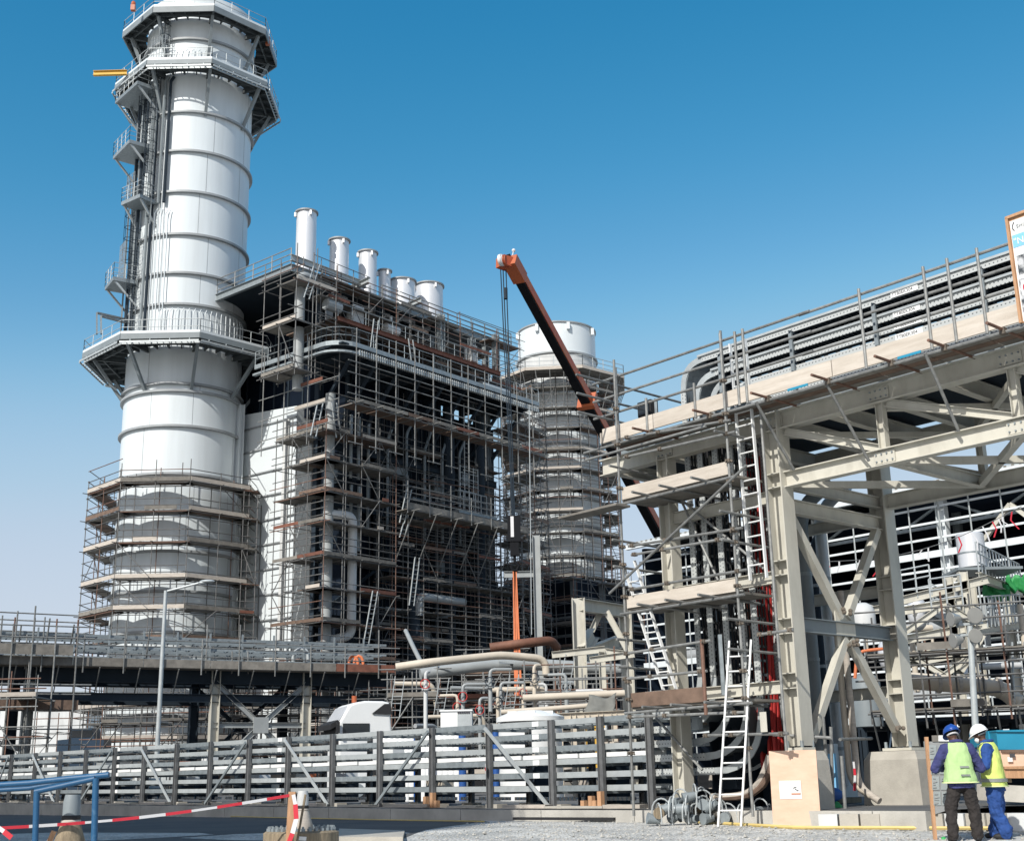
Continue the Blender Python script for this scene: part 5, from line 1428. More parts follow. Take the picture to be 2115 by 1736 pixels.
# cable trays: rack tier -> lower bend -> riser -> upper bend -> along the bridge
t = Thing('cable_tray_run', 'galvanised cable trays sweeping up the tower and out along the bridge top', 'cable tray', br(-2, .5, 0))
def arc(a0, z0, a1, z1, a2, z2, k=8):
    out = []
    for i in range(k + 1):
        u_ = i / k; a = a0 * (1 - u_) ** 2 + 2 * a1 * u_ * (1 - u_) + a2 * u_ * u_; z = z0 * (1 - u_) ** 2 + 2 * z1 * u_ * (1 - u_) + z2 * u_ * u_; out.append((a, z))
    return out
def riser_a(x): return (onpl(x, 1100, br(0, .5), G) - CB).dot(E)
RA = [riser_a(x) for x in (1436, 1462, 1494, 1526, 1552)]
ztops = [10.46, 10.03, 9.77, 9.54, 9.10]
for i, a in enumerate(RA):
    tz = tiers[5 - i] + .07; zt_ = ztops[i]; rb = .95 + .1 * i; rt = .62
    low = arc(a - rb, tz, a, tz, a, tz + rb)
    top = arc(a, zt_ - rt, a, zt_, a + rt, zt_)
    for j, b_ in enumerate((RB - .12, RB + .5)):
                # riser side walls: thin perforated strips whose wide face looks out of the bridge
        mb = MB(); p0, p1 = br(a, b_, tz + rb), br(a, b_, zt_ - rt)
        mb.bar(p0, p1, .15, .03, G)
        o = t.part('tray_side', mb, 'tray_perf_up')
        mb = MB(); mb.bar(br(a + rt, b_, zt_), br(11.5, b_, zt_), .03, .15)
        t.part('tray_side', mb, 'tray_perf')
        for seg, nm in ((low, 'tray_bend'), (top, 'tray_bend')):
            n_ = len(seg); mb = MB()
            L_ = []; Ri = []
            for q in range(n_):
                d_ = (seg[min(q + 1, n_ - 1)][0] - seg[max(q - 1, 0)][0], seg[min(q + 1, n_ - 1)][1] - seg[max(q - 1, 0)][1])
                l_ = math.hypot(*d_); nx_, nz_ = -d_[1] / l_, d_[0] / l_
                L_.append(br(seg[q][0] + nx_ * .075, b_, seg[q][1] + nz_ * .075)); Ri.append(br(seg[q][0] - nx_ * .075, b_, seg[q][1] - nz_ * .075))
            for q in range(n_ - 1): mb.prism([L_[q], L_[q + 1], Ri[q + 1], Ri[q]], G * .03)
            t.part(nm, mb, 'galv_light')
        # rack side to the bend
        t.part('tray_side', MB().bar(br(aA - 1.5, b_, tz), br(a - rb, b_, tz), .03, .15), 'tray_perf')
    # ladder rungs / bottom sheets
    mb = MB(); z = tz + rb
    while z < zt_ - rt:
        mb.bar(br(a, RB - .1, z), br(a, RB + .5, z), .05, .03, E); z += .3
    t.part('tray_ladder', mb, 'galv')
    mb = MB(); aa = a + rt
    while aa < 11.3:
        mb.bar(br(aa, RB - .1, zt_ - .04), br(aa, RB + .5, zt_ - .04), .06, .03); aa += .3 if i > 1 else .12
    t.part('tray_ladder', mb, 'dark_steel')
    mb = MB()
    for q in range(len(top) - 1):
        for f in (0, .5):
            aa, zz = top[q][0] * (1 - f) + top[q + 1][0] * f, top[q][1] * (1 - f) + top[q + 1][1] * f
            mb.bar(br(aa, RB - .1, zz), br(aa, RB + .5, zz), .05, .05)
    t.part('bend_ladder', mb, 'galv')
    if i < 2:   # solid sheet under the two upper trays
        t.part('tray_sheet', MB().box(br((a + rt + 11.4) / 2, RB + .45, zt_ + .02), (11.4 - a - rt, .95, .02), (E, G, Z)), 'dark_steel')
        pts_ = [br(x_, RB + .2, z_) for x_, z_ in arc(a + .02, zt_ - rt - .5, a + .02, zt_ + .03, a + rt, zt_ + .03)]
        t.part('bend_cover', MB().strip(pts_, .6, .02, G), 'galv')
        t.part('cover_edge', MB().bar(br(a + rt - .1, RB - .15, zt_ + .08), br(11.5, RB - .15, zt_ + .08), .05, .05), 'galv_light')
    pts_ = [br(x_, RB + .2, z_) for x_, z_ in low]
    t.part('bend_sheet', MB().strip(pts_, .6, .012, G), 'grey_steel' if i % 2 else 'dark_steel')
    # cables in the riser
    for k in range(4):
        mb = MB(); b_ = RB + .02 + .12 * k
        mb.path([br(a + .03, b_ + .03 * math.sin(z * 2 + k), z) for z in [tz + rb + .4 * q for q in range(int((zt_ - rt - tz - rb) / .4) + 1)]], .022, 5)
        t.add('cable', mb, 'rubber')
for a in (-1.6, .4, 2.5, 4.9, 7.2, 9.4):      # tray hangers
    t.part('hanger', MB().bar(br(a, RB - .22, 8.6), br(a, RB - .22, 10.35), .08, .05, G), 'galv')
    t.part('hanger', MB().bar(br(a, RB + .8, 8.6), br(a, RB + .8, 10.35), .08, .05, G), 'galv')
    for zt_ in ztops[:4]: t.part('bracket', MB().bar(br(a, RB - .25, zt_ - .1), br(a, RB + .85, zt_ - .1), .05, .06), 'dark_steel')
for a in (3.2,):
    for zt_ in ztops[:4]:
        pl = t.part('name_plate', MB().box(br(a, RB - .15, zt_), (.62, .012, .12), (E, G, Z)), 'paper')
        text('lettering', 'TT80EK304', .10, br(a - .29, RB - .158, zt_ - .035), E, Z, 'ink', pl, t.loc)
t.done()
# red cables hung in a slot behind the near column
t = Thing('cable_bundle', 'bright red cables bundled in a dark slot behind the scaffold ladder', 'cable', br(-.8, .9, 0))
for k in range(12):
    b_ = .75 + .06 * (k % 4); a = (onpl(1548 + 3.4 * k, 1200, br(0, b_), G) - CB).dot(E)
    t.add('cable', MB().path([br(a + .03 * math.sin(z * 1.7 + k), b_ + .03 * math.cos(z * 2.1 + k * 2), z) for z in [1.0 + .35 * q for q in range(21)]], .04, 6), 'red')
t.done()
t = Thing('tray_riser', 'dark solid cable riser standing between the pale column and perforated trays', 'cable tray', br(-2.75, .9))
t.part('tray_sheet', MB().box(br(-2.6, 1.0, 4.4), (.62, .05, 7.2), (E, G, Z)), 'dark_steel')
t.part('side_wall', MB().box(br(-2.92, .85, 4.4), (.03, .3, 7.2), (E, G, Z)), 'dark_steel')
t.part('side_wall', MB().box(br(-2.28, .85, 4.4), (.03, .3, 7.2), (E, G, Z)), 'dark_steel')
t.done()
t = Thing('tray_riser', 'tall dark cable riser against the near cream column', 'cable tray', br(-.6, 1.4))
t.part('tray_sheet', MB().box(br(-1.15, 1.2, 4.5), (.8, .05, 7.4), (E, G, Z)), 'boom_dark')
t.part('side_wall', MB().box(br(-.74, 1.05, 4.5), (.03, .3, 7.4), (E, G, Z)), 'boom_dark')
t.done()
for i, x in enumerate((1478, 1532)):
    a = riser_a(x)
    solo('cable', MB().path([br(a + .06 * math.sin(z), 1.6, z) for z in [1.2 + .4 * q for q in range(11 + 5 * i)]], .07, 7), 'orange', ['orange hose hanging behind the middle perforated risers', 'orange hose hanging behind the scaffold ladder'][i], 'hose')
# grey ducts and cream pipes rising between near and far columns
for i, (x, b_, w_, m_, zt_) in enumerate(((1672, 3.4, .46, 'grey_steel', 7.2), (1712, 4.4, .40, 'pipe_lagging', 7.3), (1693, 5.2, .3, 'dark_steel', 6.8))):
    q = onpl(x, 1300, br(0, b_), G); a = (q - CB).dot(E)
    tt = Thing('duct_riser', ['wide grey cable duct rising beside the near cream column', 'narrower lagged duct with hooked top between the cream columns', 'thin dark duct behind the braced frame'][i], 'duct', br(a, b_))
    tt.part('shaft', MB().path(bend([br(a, b_, .8), br(a, b_, zt_), br(a + .9, b_, zt_ + .5)], .5), w_ * .36, 14), m_, smooth=True)
    for z in (1.6, 3.6, 5.6): tt.part('clamp_band', MB().tube(br(a, b_, z), br(a, b_, z + .08), w_ * .39, 14), 'galv')
    tt.done()
for i, (x, z0, z1) in enumerate(((1737, .6, 4.9), (1752, .5, 5.0))):
    q = onpl(x, 1400, br(0, 2.6), G); a = (q - CB).dot(E)
    solo('pipe', MB().path(bend([br(a + .5, 2.6, z0), br(a, 2.6, z0 + .3), br(a, 2.6, z1)], .3), .075, 10), 'board_pale' if i else 'cream_pipe', ['cream standpipe between the braced cream columns', 'tan standpipe behind the braced frame'][i], 'pipe', smooth=True)

# pedestals
def pedestal(a, b, label, sz=1.0):
    p = br(a, b); pts = lambda w, z: [p + E * (sx * w) + G * (sy * w) + Z * z for sx, sy in ((-1, -1), (1, -1), (1, 1), (-1, 1))]
    t = Thing('pedestal', label, 'concrete plinth', p)
    mb = MB(); A0, A1, A2 = pts(.74 * sz, .0), pts(.66 * sz, PED - .28), pts(.56 * sz, PED - .1)
    mb.v += A0 + A1 + A2
    for k in range(4):
        j = (k + 1) % 4; mb.f += [(k, j, 4 + j, 4 + k), (4 + k, 4 + j, 8 + j, 8 + k)]
    mb.f.append((8, 9, 10, 11))
    t.part('block', mb, 'concrete')
    t.part('base_plate', MB().box(p + Z * (PED - .06), (.72 * sz, .72 * sz, .06), (E, G, Z)), 'cream_steel')
    for sx in (-1, 1):
        for sy in (-1, 1): t.part('anchor_bolt', MB().tube(p + E * sx * .3 * sz + G * sy * .3 * sz + Z * (PED - .04), p + E * sx * .3 * sz + G * sy * .3 * sz + Z * (PED + .1), .035, 8), 'galv')
    t.done()
pedestal(0, 0, 'tapered concrete plinth behind the pink plywood sheet', .58); pedestal(0, 3.8, 'tapered concrete plinth in plain view beside the notice board')

# ------------------------------------------------------------------ scaffold of the tower and the bridge walkway
def tub(p, q, r=.03, n=8): return MB().tube(p, q, r, n)
t = Thing('tower_scaffold', 'tube scaffold with pale toe boards round the cable bridge tower', 'scaffold', br(-3, -1.2))
OB = -1.15
def ob(x, y): 
    q = onpl(x, y, br(0, OB), G); return (q - CB).dot(E), q.z
aL = ob(1288, 1200)[0]; aM = ob(1522, 1200)[0]
bev = [(aL, OB, .3, ob(1262, 745)[1]), (aM, OB, .3, ob(1495, 685)[1]), (aM + .5, -.6, .3, 8.6), (aL + .1, .5, .4, 8.4), (aL - .1, 1.9, .4, 8.3)]
for a, b_, z0, z1 in bev: t.part('pole', tub(br(a, b_, z0), br(a, b_, z1)), 'tube')
decks = [(ob(1400, 1437)[1], 'board_brown', .30), (ob(1400, 1226)[1], 'board_near', .26), (ob(1400, 990)[1], 'board_near', .28)]
for z, m_, h in decks:
    a1 = aM if m_ == 'board_near' else ob(1455, 1430)[0]
    t.part('toe_board', MB().box(br((aL + a1) / 2, OB + .05, z), (a1 - aL - .08, .04, h), (E, G, Z)), m_)
    t.part('deck', MB().box(br((aL + aM) / 2, OB + .6, z - h / 2 - .02), (aM - aL, 1.05, .05), (E, G, Z)), 'board_grey')
    t.part('ledger', tub(br(aL - .1, OB - .04, z - h / 2 - .12), br(aM + .2, OB - .04, z - h / 2 - .1)), 'tube')
    for a in (aL + .9, aL + 1.7, aL + 2.6):
        t.part('transom', tub(br(a, OB - .55, z - h / 2 - .05), br(a, .3, z - h / 2 - .09)), 'tube')
    t.part('return_board', MB().box(br(aL - .02, OB + .75, z), (.04, 1.3, h), (E, G, Z)), m_)
rails = [1333, 1360 + 12, 1135, 1160, 1180 + 12, 940, 912, 1560]
for x0, y0, x1, y1 in ((1290, 1350, 1470, 1322), (1288, 1402, 1462, 1385), (1300, 1128, 1535, 1090), (1306, 1146, 1500, 1112), (1300, 1218, 1545, 1176), (1290, 945, 1520, 892), (1290, 905, 1510, 868), (1296, 1500 - 20, 1540, 1470), (1455, 1518, 1630, 1514), (1570, 1310, 1640, 1300)):
    (a0, z0), (a1, z1) = ob(x0, y0), ob(x1, y1); t.part('guard_rail', tub(br(a0, OB - .03, z0), br(a1, OB - .03, z1)), 'tube')
    for f_ in (.04, .35, .93):
        q = br(a0 + (a1 - a0) * f_, OB - .04, z0 + (z1 - z0) * f_)
        t.part('coupler', MB().box(q, (.09, .10, .08), (E, G, Z)).tube(q - Z * .02, q - Z * .02 - G * .09, .018, 6), 'coupler')
for x0, y0, x1, y1 in ((1265, 1226, 1548, 962), (1298, 1000 - 20, 1515, 1180 - 15), (1335, 1000, 1420, 1190), (1290, 1480, 1385, 1590)):
    (a0, z0), (a1, z1) = ob(x0, y0), ob(x1, y1)
    dd_ = -.1 if y1 < y0 else 1.0
    t.part('brace', tub(br(a0, OB + dd_, z0), br(a1, OB + dd_, z1)), 'tube')
for z in (3.4, 4.0, 5.6, 6.2, 7.9):
    t.part('guard_rail', tub(br(aL, OB - .3, z), br(aL - .05, 2.4, z - .03)), 'tube')
    t.part('guard_rail', tub(br(aM, OB - .4, z + .1), br(aM + .1, .3, z + .06)), 'tube')
(a0, z0), (a1, z1) = ob(1453, 1320), ob(1470, 1475); t.part('pole', tub(br(a0, OB - .06, z1), br(a0, OB - .06, z0), .04), 'tube_rust')
(a0, z0), (a1, z1) = ob(1487, 1320), ob(1496, 1435); t.part('pole', MB().bar(br(a0, OB, z1), br(a0, OB, z0 + .1), .1, .07), 'galv')
# long plank sticking out to the left, seen from below
(a0, z0) = ob(1200, 1042); (a1, z1) = ob(1290, 1008)
t.part('deck', MB().box(br(a0 - .0 + .6, OB - .2, 6.95), (1.9, .45, .05), (E, G, Z)), 'board_grey')
# couplers
for a, b_, z0, z1 in bev[:2]:
    for z in [1.6, 2.65, 3.1, 4.05, 4.85, 5.6, 6.0, 6.9, 7.4, 8.5, 9.2]:
        mb = MB(); c = br(a, b_, z + rg.uniform(-.1, .1))
        mb.box(c, (.11, .11, .07), (E, G, Z)); mb.tube(c - G * .1, c + G * .05, .022, 6); mb.tube(c + E * .05, c + E * .1 - Z * .03, .02, 6)
        t.part('coupler', mb, 'coupler')
t.done()
# walkway along the bridge
t = Thing('walkway_scaffold', 'scaffold walkway with long pale toe boards along the cable bridge', 'scaffold', br(0, -1, 8.7))
WB = -1.0
def wb(x, y):
    q = onpl(x, y, br(0, WB), G); return (q - CB).dot(E), q.z
zdk = 8.62
cuts = [wb(1245, 895)[0], wb(1350, 868)[0], wb(1500, 822)[0], wb(1720, 768)[0], wb(1975, 705)[0], 7.0, 10.0]
for a0, a1 in zip(cuts[:-1], cuts[1:]):
    t.part('toe_board', MB().bar(br(a0 + .01, WB, zdk + .17), br(a1 - .01, WB, zdk + .17), .045, .34), 'board_near')
t.part('toe_board', MB().box(br(cuts[0] - .05, WB + .35, zdk + .13), (.045, .75, .26), (E, G, Z)), 'board_pale')
aa = cuts[0]
while aa < 10:
    t.add('deck', MB().box(br(aa + .6, WB + .02 + .22, zdk - .04), (1.18, .22, .045), (E, G, Z)), 'board_grey')
    t.add('deck', MB().box(br(aa + .6, WB + .48, zdk - .04), (1.18, .22, .045), (E, G, Z)), 'board_brown')
    t.add('deck', MB().box(br(aa + .6, WB + .72, zdk - .04), (1.18, .22, .045), (E, G, Z)), 'board_grey'); aa += 1.2
t.part('ledger', tub(br(cuts[0] - .6, WB - .05, zdk - .12), br(10, WB - .05, zdk - .12), .032), 'tube')
for dz_, nm in ((1.52, 1), (1.08, 1), (.66, 1)):
    t.part('guard_rail', tub(br(cuts[0] - .3, WB + .03, zdk + dz_), br(1.8, WB + .03, zdk + dz_), .032), 'tube')
    t.part('guard_rail', tub(br(1.5, WB + .09, zdk + dz_ + .01), br(10, WB + .09, zdk + dz_ + .01), .032), 'tube')
for x, yb in ((1338, 860), (1438, 842), (1527, 800), (1563 - 20, 790), (1790, 745), (1925, 700), (1976, 690), (2040, 680)):
    a, z = wb(x, yb)
    t.part('guard_post', tub(br(a, WB - .03, zdk - .05), br(a, WB - .03, zdk + (1.6 if x > 1500 else .75)), .032), 'tube')
for x, y in ((1345, 878), (1470, 850), (1590, 820), (1715, 785), (1845, 760 - 12), (1955, 715), (2075, 680)):
    a, z = wb(x, y)
    t.part('transom', tub(br(a, WB - .62, zdk - .07), br(a, .3, zdk - .07), .03), 'tube_rust')
    mb = MB().box(br(a, WB - .06, zdk - .1), (.1, .12, .12), (E, G, Z)); t.part('coupler', mb, 'coupler')
for x, y, x1, y1 in ((1568, 838, 1640, 970), (1712, 800, 1795, 952), (1918, 742, 1980, 890)):
    a, z = wb(x, y); q = onpl(x1, y1, br(0, -.2), G)
    t.part('strut', tub(br(a, WB - .1, zdk - .1), q, .032), 'tube')
# horizontal returns at the left end
for dz_ in (1.45, 1.0, .55):
    t.part('guard_rail', tub(br(cuts[0] + .2, WB - 1.0, zdk + dz_), br(cuts[0] + .25, 2.6, zdk + dz_ - .05), .03), 'tube')
for z in (zdk - .35,):
    t.part('ledger', tub(br(cuts[0] - .4, OB - .05, z), br(-.9, OB - .05, z), .03), 'tube')
for a in (aL, aM): t.part('pole', tub(br(a - .12, WB + .02, zdk - .5), br(a - .12, WB + .02, zdk + 1.75), .032), 'tube')
for f in (.3, .62):
    t.part('deck_tape', MB().box(br(f * 8 - 1, WB - .03, zdk - .02), (.5, .012, .05), (E, G, Z)), 'cyan_box')
t.done()
# floodlight on the walkway end
fl_ = onpl(1338, 845, br(0, -.3), G)
t = Thing('floodlight', 'square black floodlight standing on the end of the walkway', 'floodlight', fl_)
t.part('housing', MB().box(fl_, (.42, .25, .36), (E, G, Z)), 'rubber'); t.part('lens', MB().box(fl_ - G * .135, (.34, .02, .28), (E, G, Z)), 'glass_dark')
t.part('bracket', MB().bar(fl_ + E * .25 - Z * .25, fl_ + E * .25 + Z * .2, .03, .06).bar(fl_ + E * .25 - Z * .24, fl_ - E * .25 - Z * .24, .06, .03), 'galv')
t.done()
# ladders of the tower
a, z = ob(1506, 700); a1_, z1_ = ob(1510, 1195)
make_ladder('ladder', 'white aluminium ladder tied upright through the top of the tower', br((a + a1_) / 2 + .12, OB + .5, z1_), br((a + a1_) / 2 + .02, OB + .5, z + .1), E, None, 'pure_white', .42, .3, (.075, .03))
a, z = ob(1285, 1160); a1_, z1_ = ob(1365, 1470)
make_ladder('ladder', 'white aluminium ladder leaning up behind the brown toe board', br(a1_ + .1, OB + .4, z1_), br(a + .1, OB + .1, z), E, None, 'pure_white', .36, .3, (.075, .03))
p0 = atY(1507, 1706, 25.7); p1 = atY(1529, 1322, 26.0)
make_ladder('ladder', 'long aluminium ladder standing on the gravel before the tower', p0, p1, V((.95, -.3, 0)), None, 'pure_white', .44, .3, (.085, .035))
# control box on the slim column and hanging tag
c = onpl(1440, 1515 - 22, br(0, -.4), G)
t = Thing('junction_box', 'small grey junction box clamped to the slim pale column', 'junction box', c)
t.part('body', MB().box(c, (.2, .12, .26), (E, G, Z)), 'galv'); t.part('lid', MB().box(c - G * .066, (.17, .012, .22), (E, G, Z)), 'grey_steel'); t.part('clamp', MB().tube(c + G * .05, c + G * .3, .03, 8), 'coupler')
t.done()
c = onpl(1577, 1490, br(0, OB - .1), G)
solo('scaffold_tag', MB().box(c, (.16, .01, .38), (E, G, Z)), 'cream_steel', 'pale yellow tag hanging from the scaffold by the ladder', 'tag')

# ------------------------------------------------------------------ ground level items by the tower
p0, p1 = atZ(1597, 1704, .13), atZ(1696, 1704, .13)
wd = (p1 - p0).normalized(); wn_ = V((-wd.y, wd.x, 0)); hgt = zat(1645, 1549, p0.y)
t = Thing('plywood_sheet', 'pink plywood sheet leaning on the column foot with a paper notice', 'plywood', (p0 + p1) / 2)
lean = wn_ * .05
t.part('sheet', MB().prism([p0, p1, p1 + lean + Z * (hgt - .13), p0 + lean + Z * (hgt - .13)], wn_ * .02), 'plywood')
c = (p0 + p1) / 2 - wd * .08 + Z * .66 + lean * .45 - wn_ * .012
nt_ = t.part('notice', MB().box(c, ((p1 - p0).length * .46, .006, .34), (wd, wn_, Z)), 'paper')
c2 = c + wd * (p1 - p0).length * .115 - wn_ * .005
t.part('notice_panel', MB().box(c2 + Z * .03, (.19, .004, .25), (wd, wn_, Z)), 'ink_grey', parent=nt_)
t.part('notice_panel', MB().box(c2 + Z * .03 - wn_ * .003, (.178, .004, .238), (wd, wn_, Z)), 'paper', parent=nt_)
t.part('scribble', MB().path([c2 - wn_ * .008 + wd * x + Z * z for x, z in ((-.05, .02), (-.02, .05), (.03, .055), (-.02, .03), (.02, .0), (-.01, .01), (.05, -.03), (.02, -.01), (.06, -.01))], .006, 4), 'ink', parent=nt_)
t.part('notice_band', MB().box(c2 - Z * .075 - wn_ * .005, (.178, .004, .022), (wd, wn_, Z)), 'sling', parent=nt_)
for k in range(2): t.part('print_line', MB().box(c - wd * .1 + Z * (.12 - .03 * k) - wn_ * .004, (.16, .003, .006), (wd, wn_, Z)), 'ink_grey', parent=nt_)
t.done()
# block kerb
x = 1690; i = 0
while x < 2180:
    p0_, p1_ = atZ(x, 1706 - (x - 1690) * .001, .13), atZ(x + 42, 1706, .13)
    d_ = (p1_ - p0_); L_ = d_.length; d_.normalize(); n_ = V((-d_.y, d_.x, 0))
    if n_.y < 0: n_ = -n_
    solo('kerb_block', MB().box((p0_ + p1_) / 2 + n_ * .1 + Z * .07, (L_ * .93, .2, .3), (d_, n_, Z)), 'concrete' if i % 3 else 'white_dirty', 'concrete kerb block in the row before the column plinths' if i % 3 else 'whitish kerb block in the row before the column plinths', 'kerb block', 'grey kerb blocks before the plinths' if i % 3 else 'whitish kerb blocks before the plinths'); x += 43.5; i += 1
# pile of broken work lamps with loop handles
for i in range(22):
    x = [1350, 1378, 1395, 1412, 1430, 1446, 1462, 1478, 1400, 1424, 1452, 1520, 1548, 1565, 1580, 1364, 1388, 1440, 1470, 1410, 1436, 1500][i]; y = [1690, 1676, 1692, 1672, 1690, 1674, 1692, 1680, 1660, 1650, 1662, 1692, 1692, 1680, 1692, 1680, 1668, 1656, 1670, 1684, 1682, 1690][i]
    c = atY(x, y - 2, 26.7 + (i % 3) * .12)
    ang = rg.uniform(0, 180); d_ = az(ang); s_ = V((d_.y, -d_.x, 0))
    tt = Thing('work_lamp', 'discarded work lamp with a loop handle in the heap at the kerb', 'work lamp', c, 'discarded work lamps heaped at the kerb')
    tt.part('body', MB().tube(c - d_ * .13, c + d_ * .13 + Z * rg.uniform(-.08, .1), .115, 12, True, .07), rg.choice(['timber_aged', 'grey_steel', 'board_grey', 'galv', 'grey_steel']), smooth=True)
    arc_ = [c + s_ * (.20 * math.cos(a_)) + Z * (.04 + .24 * math.sin(a_)) + d_ * .11 for a_ in [math.pi * k / 8 for k in range(9)]]
    tt.part('handle', MB().path([arc_[0] - Z * .15] + arc_ + [arc_[-1] - Z * .12], .016, 6), 'galv_light')
    tt.part('lens', MB().tube(c + d_ * .135, c + d_ * .15, .065, 12), 'glass_dark'); tt.done()
# yellow hose along the kerb
pts = [atZ(x, y, z) for x, y, z in ((1070, 1689, .2), (1140, 1686, .2), (1215, 1682, .2), (1260, 1684, .19), (1340, 1692, .18), (1450, 1697, .17), (1560, 1703, .15), (1650, 1708, .13), (1800, 1708, .12), (1960, 1709, .11), (2120, 1709, .1), (2200, 1710, .1))]
solo('hose', MB().path(bend(pts, .4, 3), .035, 6), 'hose_yellow', 'long yellow hose lying along the foot of the kerb', 'hose', smooth=True)
pts = [atZ(x, y, .19) for x, y in ((-40, 1667), (200, 1674), (430, 1683), (560, 1687), (800, 1692), (1000, 1695))]
solo('cord', MB().path(pts, .016, 5), 'hose_yellow', 'thin pale cord trailing across the shaded gravel', 'cord')
p0, p1 = atZ(1062, 1691, .2), atZ(1270, 1692, .2)
solo('cable_duct', MB().bar(p0 + Z * .02, p1 + Z * .02, .1, .06), 'rubber', 'black rubber strip with a blue end beside the yellow hose', 'strip')
solo('concrete_block', MB().prism([atZ(700, 1742, .05), atZ(832, 1742, .05), atZ(836, 1727, .05), atZ(700, 1722, .05)], Z * .12), 'concrete', 'low broken concrete slab lying in the gravel before the drum', 'slab')
# brown wrapped cable ends curling up under the tower
for i, (x0, x1, xt, yt) in enumerate(((1470, 1555, 1590, 1560), (1480, 1565, 1603, 1555))):
    pts = [onpl(x0, 1645, br(0, -.2), G), onpl(x0 + 50, 1645, br(0, -.2), G), onpl(x1, 1635, br(0, -.2), G), onpl((x1 + xt) / 2 + 6, 1600, br(0, -.2), G), onpl(xt, yt, br(0, -.2), G)]
    solo('cable_end', MB().path(bend(pts, .3, 3), .075, 8), 'board_pale' if i == 0 else 'board_brown', ['paper wrapped cable end curling along the lowest tray', 'brown wrapped cable end rising behind the plywood'][i], 'cable', smooth=True)
# ================================================================== sign board at the walkway's near end
rg = random.Random(61)
sp = wb(2090, 560); sy = sp[0]
t = Thing('sign_board', 'wood framed safety poster board fixed to the walkway at the picture edge', 'sign', br(sy, WB, 9))
def sg(x, y): 
    q = onpl(x, y, br(0, WB - .1), G); return (q - CB).dot(E), q.z
(al, zt_), (_, zb_) = sg(2078, 452), sg(2094, 672)
w_ = 1.35
def sb(u_, z, o=0): return br(al + u_, WB - .1 - o, z)
H_ = zt_ - zb_
t.part('board', MB().prism([sb(0, zb_), sb(w_, zb_), sb(w_, zt_ + .02), sb(0, zt_)], G * .02), 'timber')
t.part('frame', MB().bar(sb(.02, zb_, .02), sb(.02, zt_, .02), .05, .05, G), 'timber'); t.part('frame', MB().bar(sb(0, zt_ + .0, .02), sb(w_, zt_ + .02, .02), .05, .05), 'timber')
t.part('frame', MB().bar(sb(w_, zb_, .02), sb(w_, zt_, .02), .05, .05, G), 'timber')
def panel(u0, u1, f0, f1, m_, o, name='poster'): return t.part(name, MB().prism([sb(u0, zb_ + H_ * f0, o), sb(u1, zb_ + H_ * f0, o), sb(u1, zb_ + H_ * f1, o), sb(u0, zb_ + H_ * f1, o)], G * .004), m_)
ps = panel(.06, w_ - .05, .01, .96, 'paper', .012)
panel(.07, w_ - .06, .70, .82, 'poster_blue', .018, 'poster_band')
panel(.1, w_ - .1, .44, .62, 'poster_photo', .018, 'poster_picture'); panel(.08, w_ - .1, .03, .40, 'poster_photo', .018, 'poster_picture')
panel(.12, .5, .24, .38, 'paper', .022, 'poster_patch')
text('lettering', '"NO', .17, sb(.09, zb_ + H_ * .725, .024), E, Z, 'paper', ps, t.loc)
text('lettering', 'SHIP', .10, sb(.17, zb_ + H_ * .875, .02), E, Z, 'ink_grey', ps, t.loc)
mb = MB(); 
t.part('emblem', MB().path([sb(.13, zb_ + H_ * .86, .02), sb(.10, zb_ + H_ * .885, .02), sb(.105, zb_ + H_ * .91, .02), sb(.14, zb_ + H_ * .94, .02)], .008, 5), 'ink', parent=ps)
c = sb(.24, zb_ + H_ * .31, .028)
ring = [c + E * (.085 * math.cos(a)) + Z * (.085 * math.sin(a)) for a in [math.pi * k / 10 for k in range(21)]]
t.part('prohibition_mark', MB().path(ring, .014, 6), 'tape_red', parent=ps)
t.part('prohibition_mark', MB().bar(c - E * .055 - Z * .055, c + E * .055 + Z * .055, .02, .02).bar(c - E * .055 + Z * .055, c + E * .055 - Z * .055, .02, .02), 'tape_red', parent=ps)
t.done()

# ================================================================== notice board behind the workers
p0, p1 = atZ(1927, 1742, .02), atZ(1973, 1738, .02)
Yb = p0.y
t = Thing('notice_board', 'leaning timber stand pasted with newspaper-like grey notices', 'notice board', p0)
def nb_(x, y): return atY(x, y, 21.5)
a, b, c, d = nb_(1911, 1531), nb_(1976, 1528), nb_(1979, 1665), nb_(1925, 1682)
Yv = V((0, 1, 0))
t.part('post', MB().bar(nb_(1932, 1735), nb_(1913, 1521), .055, .05, Yv), 'timber'); t.part('post', MB().bar(nb_(1971, 1735), nb_(1973, 1660), .05, .05, Yv), 'timber')
t.part('sheet', MB().prism([a, d, c, b], Yv * -.015), 'ink_grey')
t.part('header_strip', MB().prism([nb_(1924, 1518), nb_(1925, 1531), nb_(1975, 1529), nb_(1977, 1516)], Yv * -.03), 'board_grey')
nt_ = t.part('header_label', MB().prism([nb_(1937, 1518), nb_(1937, 1530), nb_(1962, 1530), nb_(1962, 1518)], Yv * -.04), 'paper')
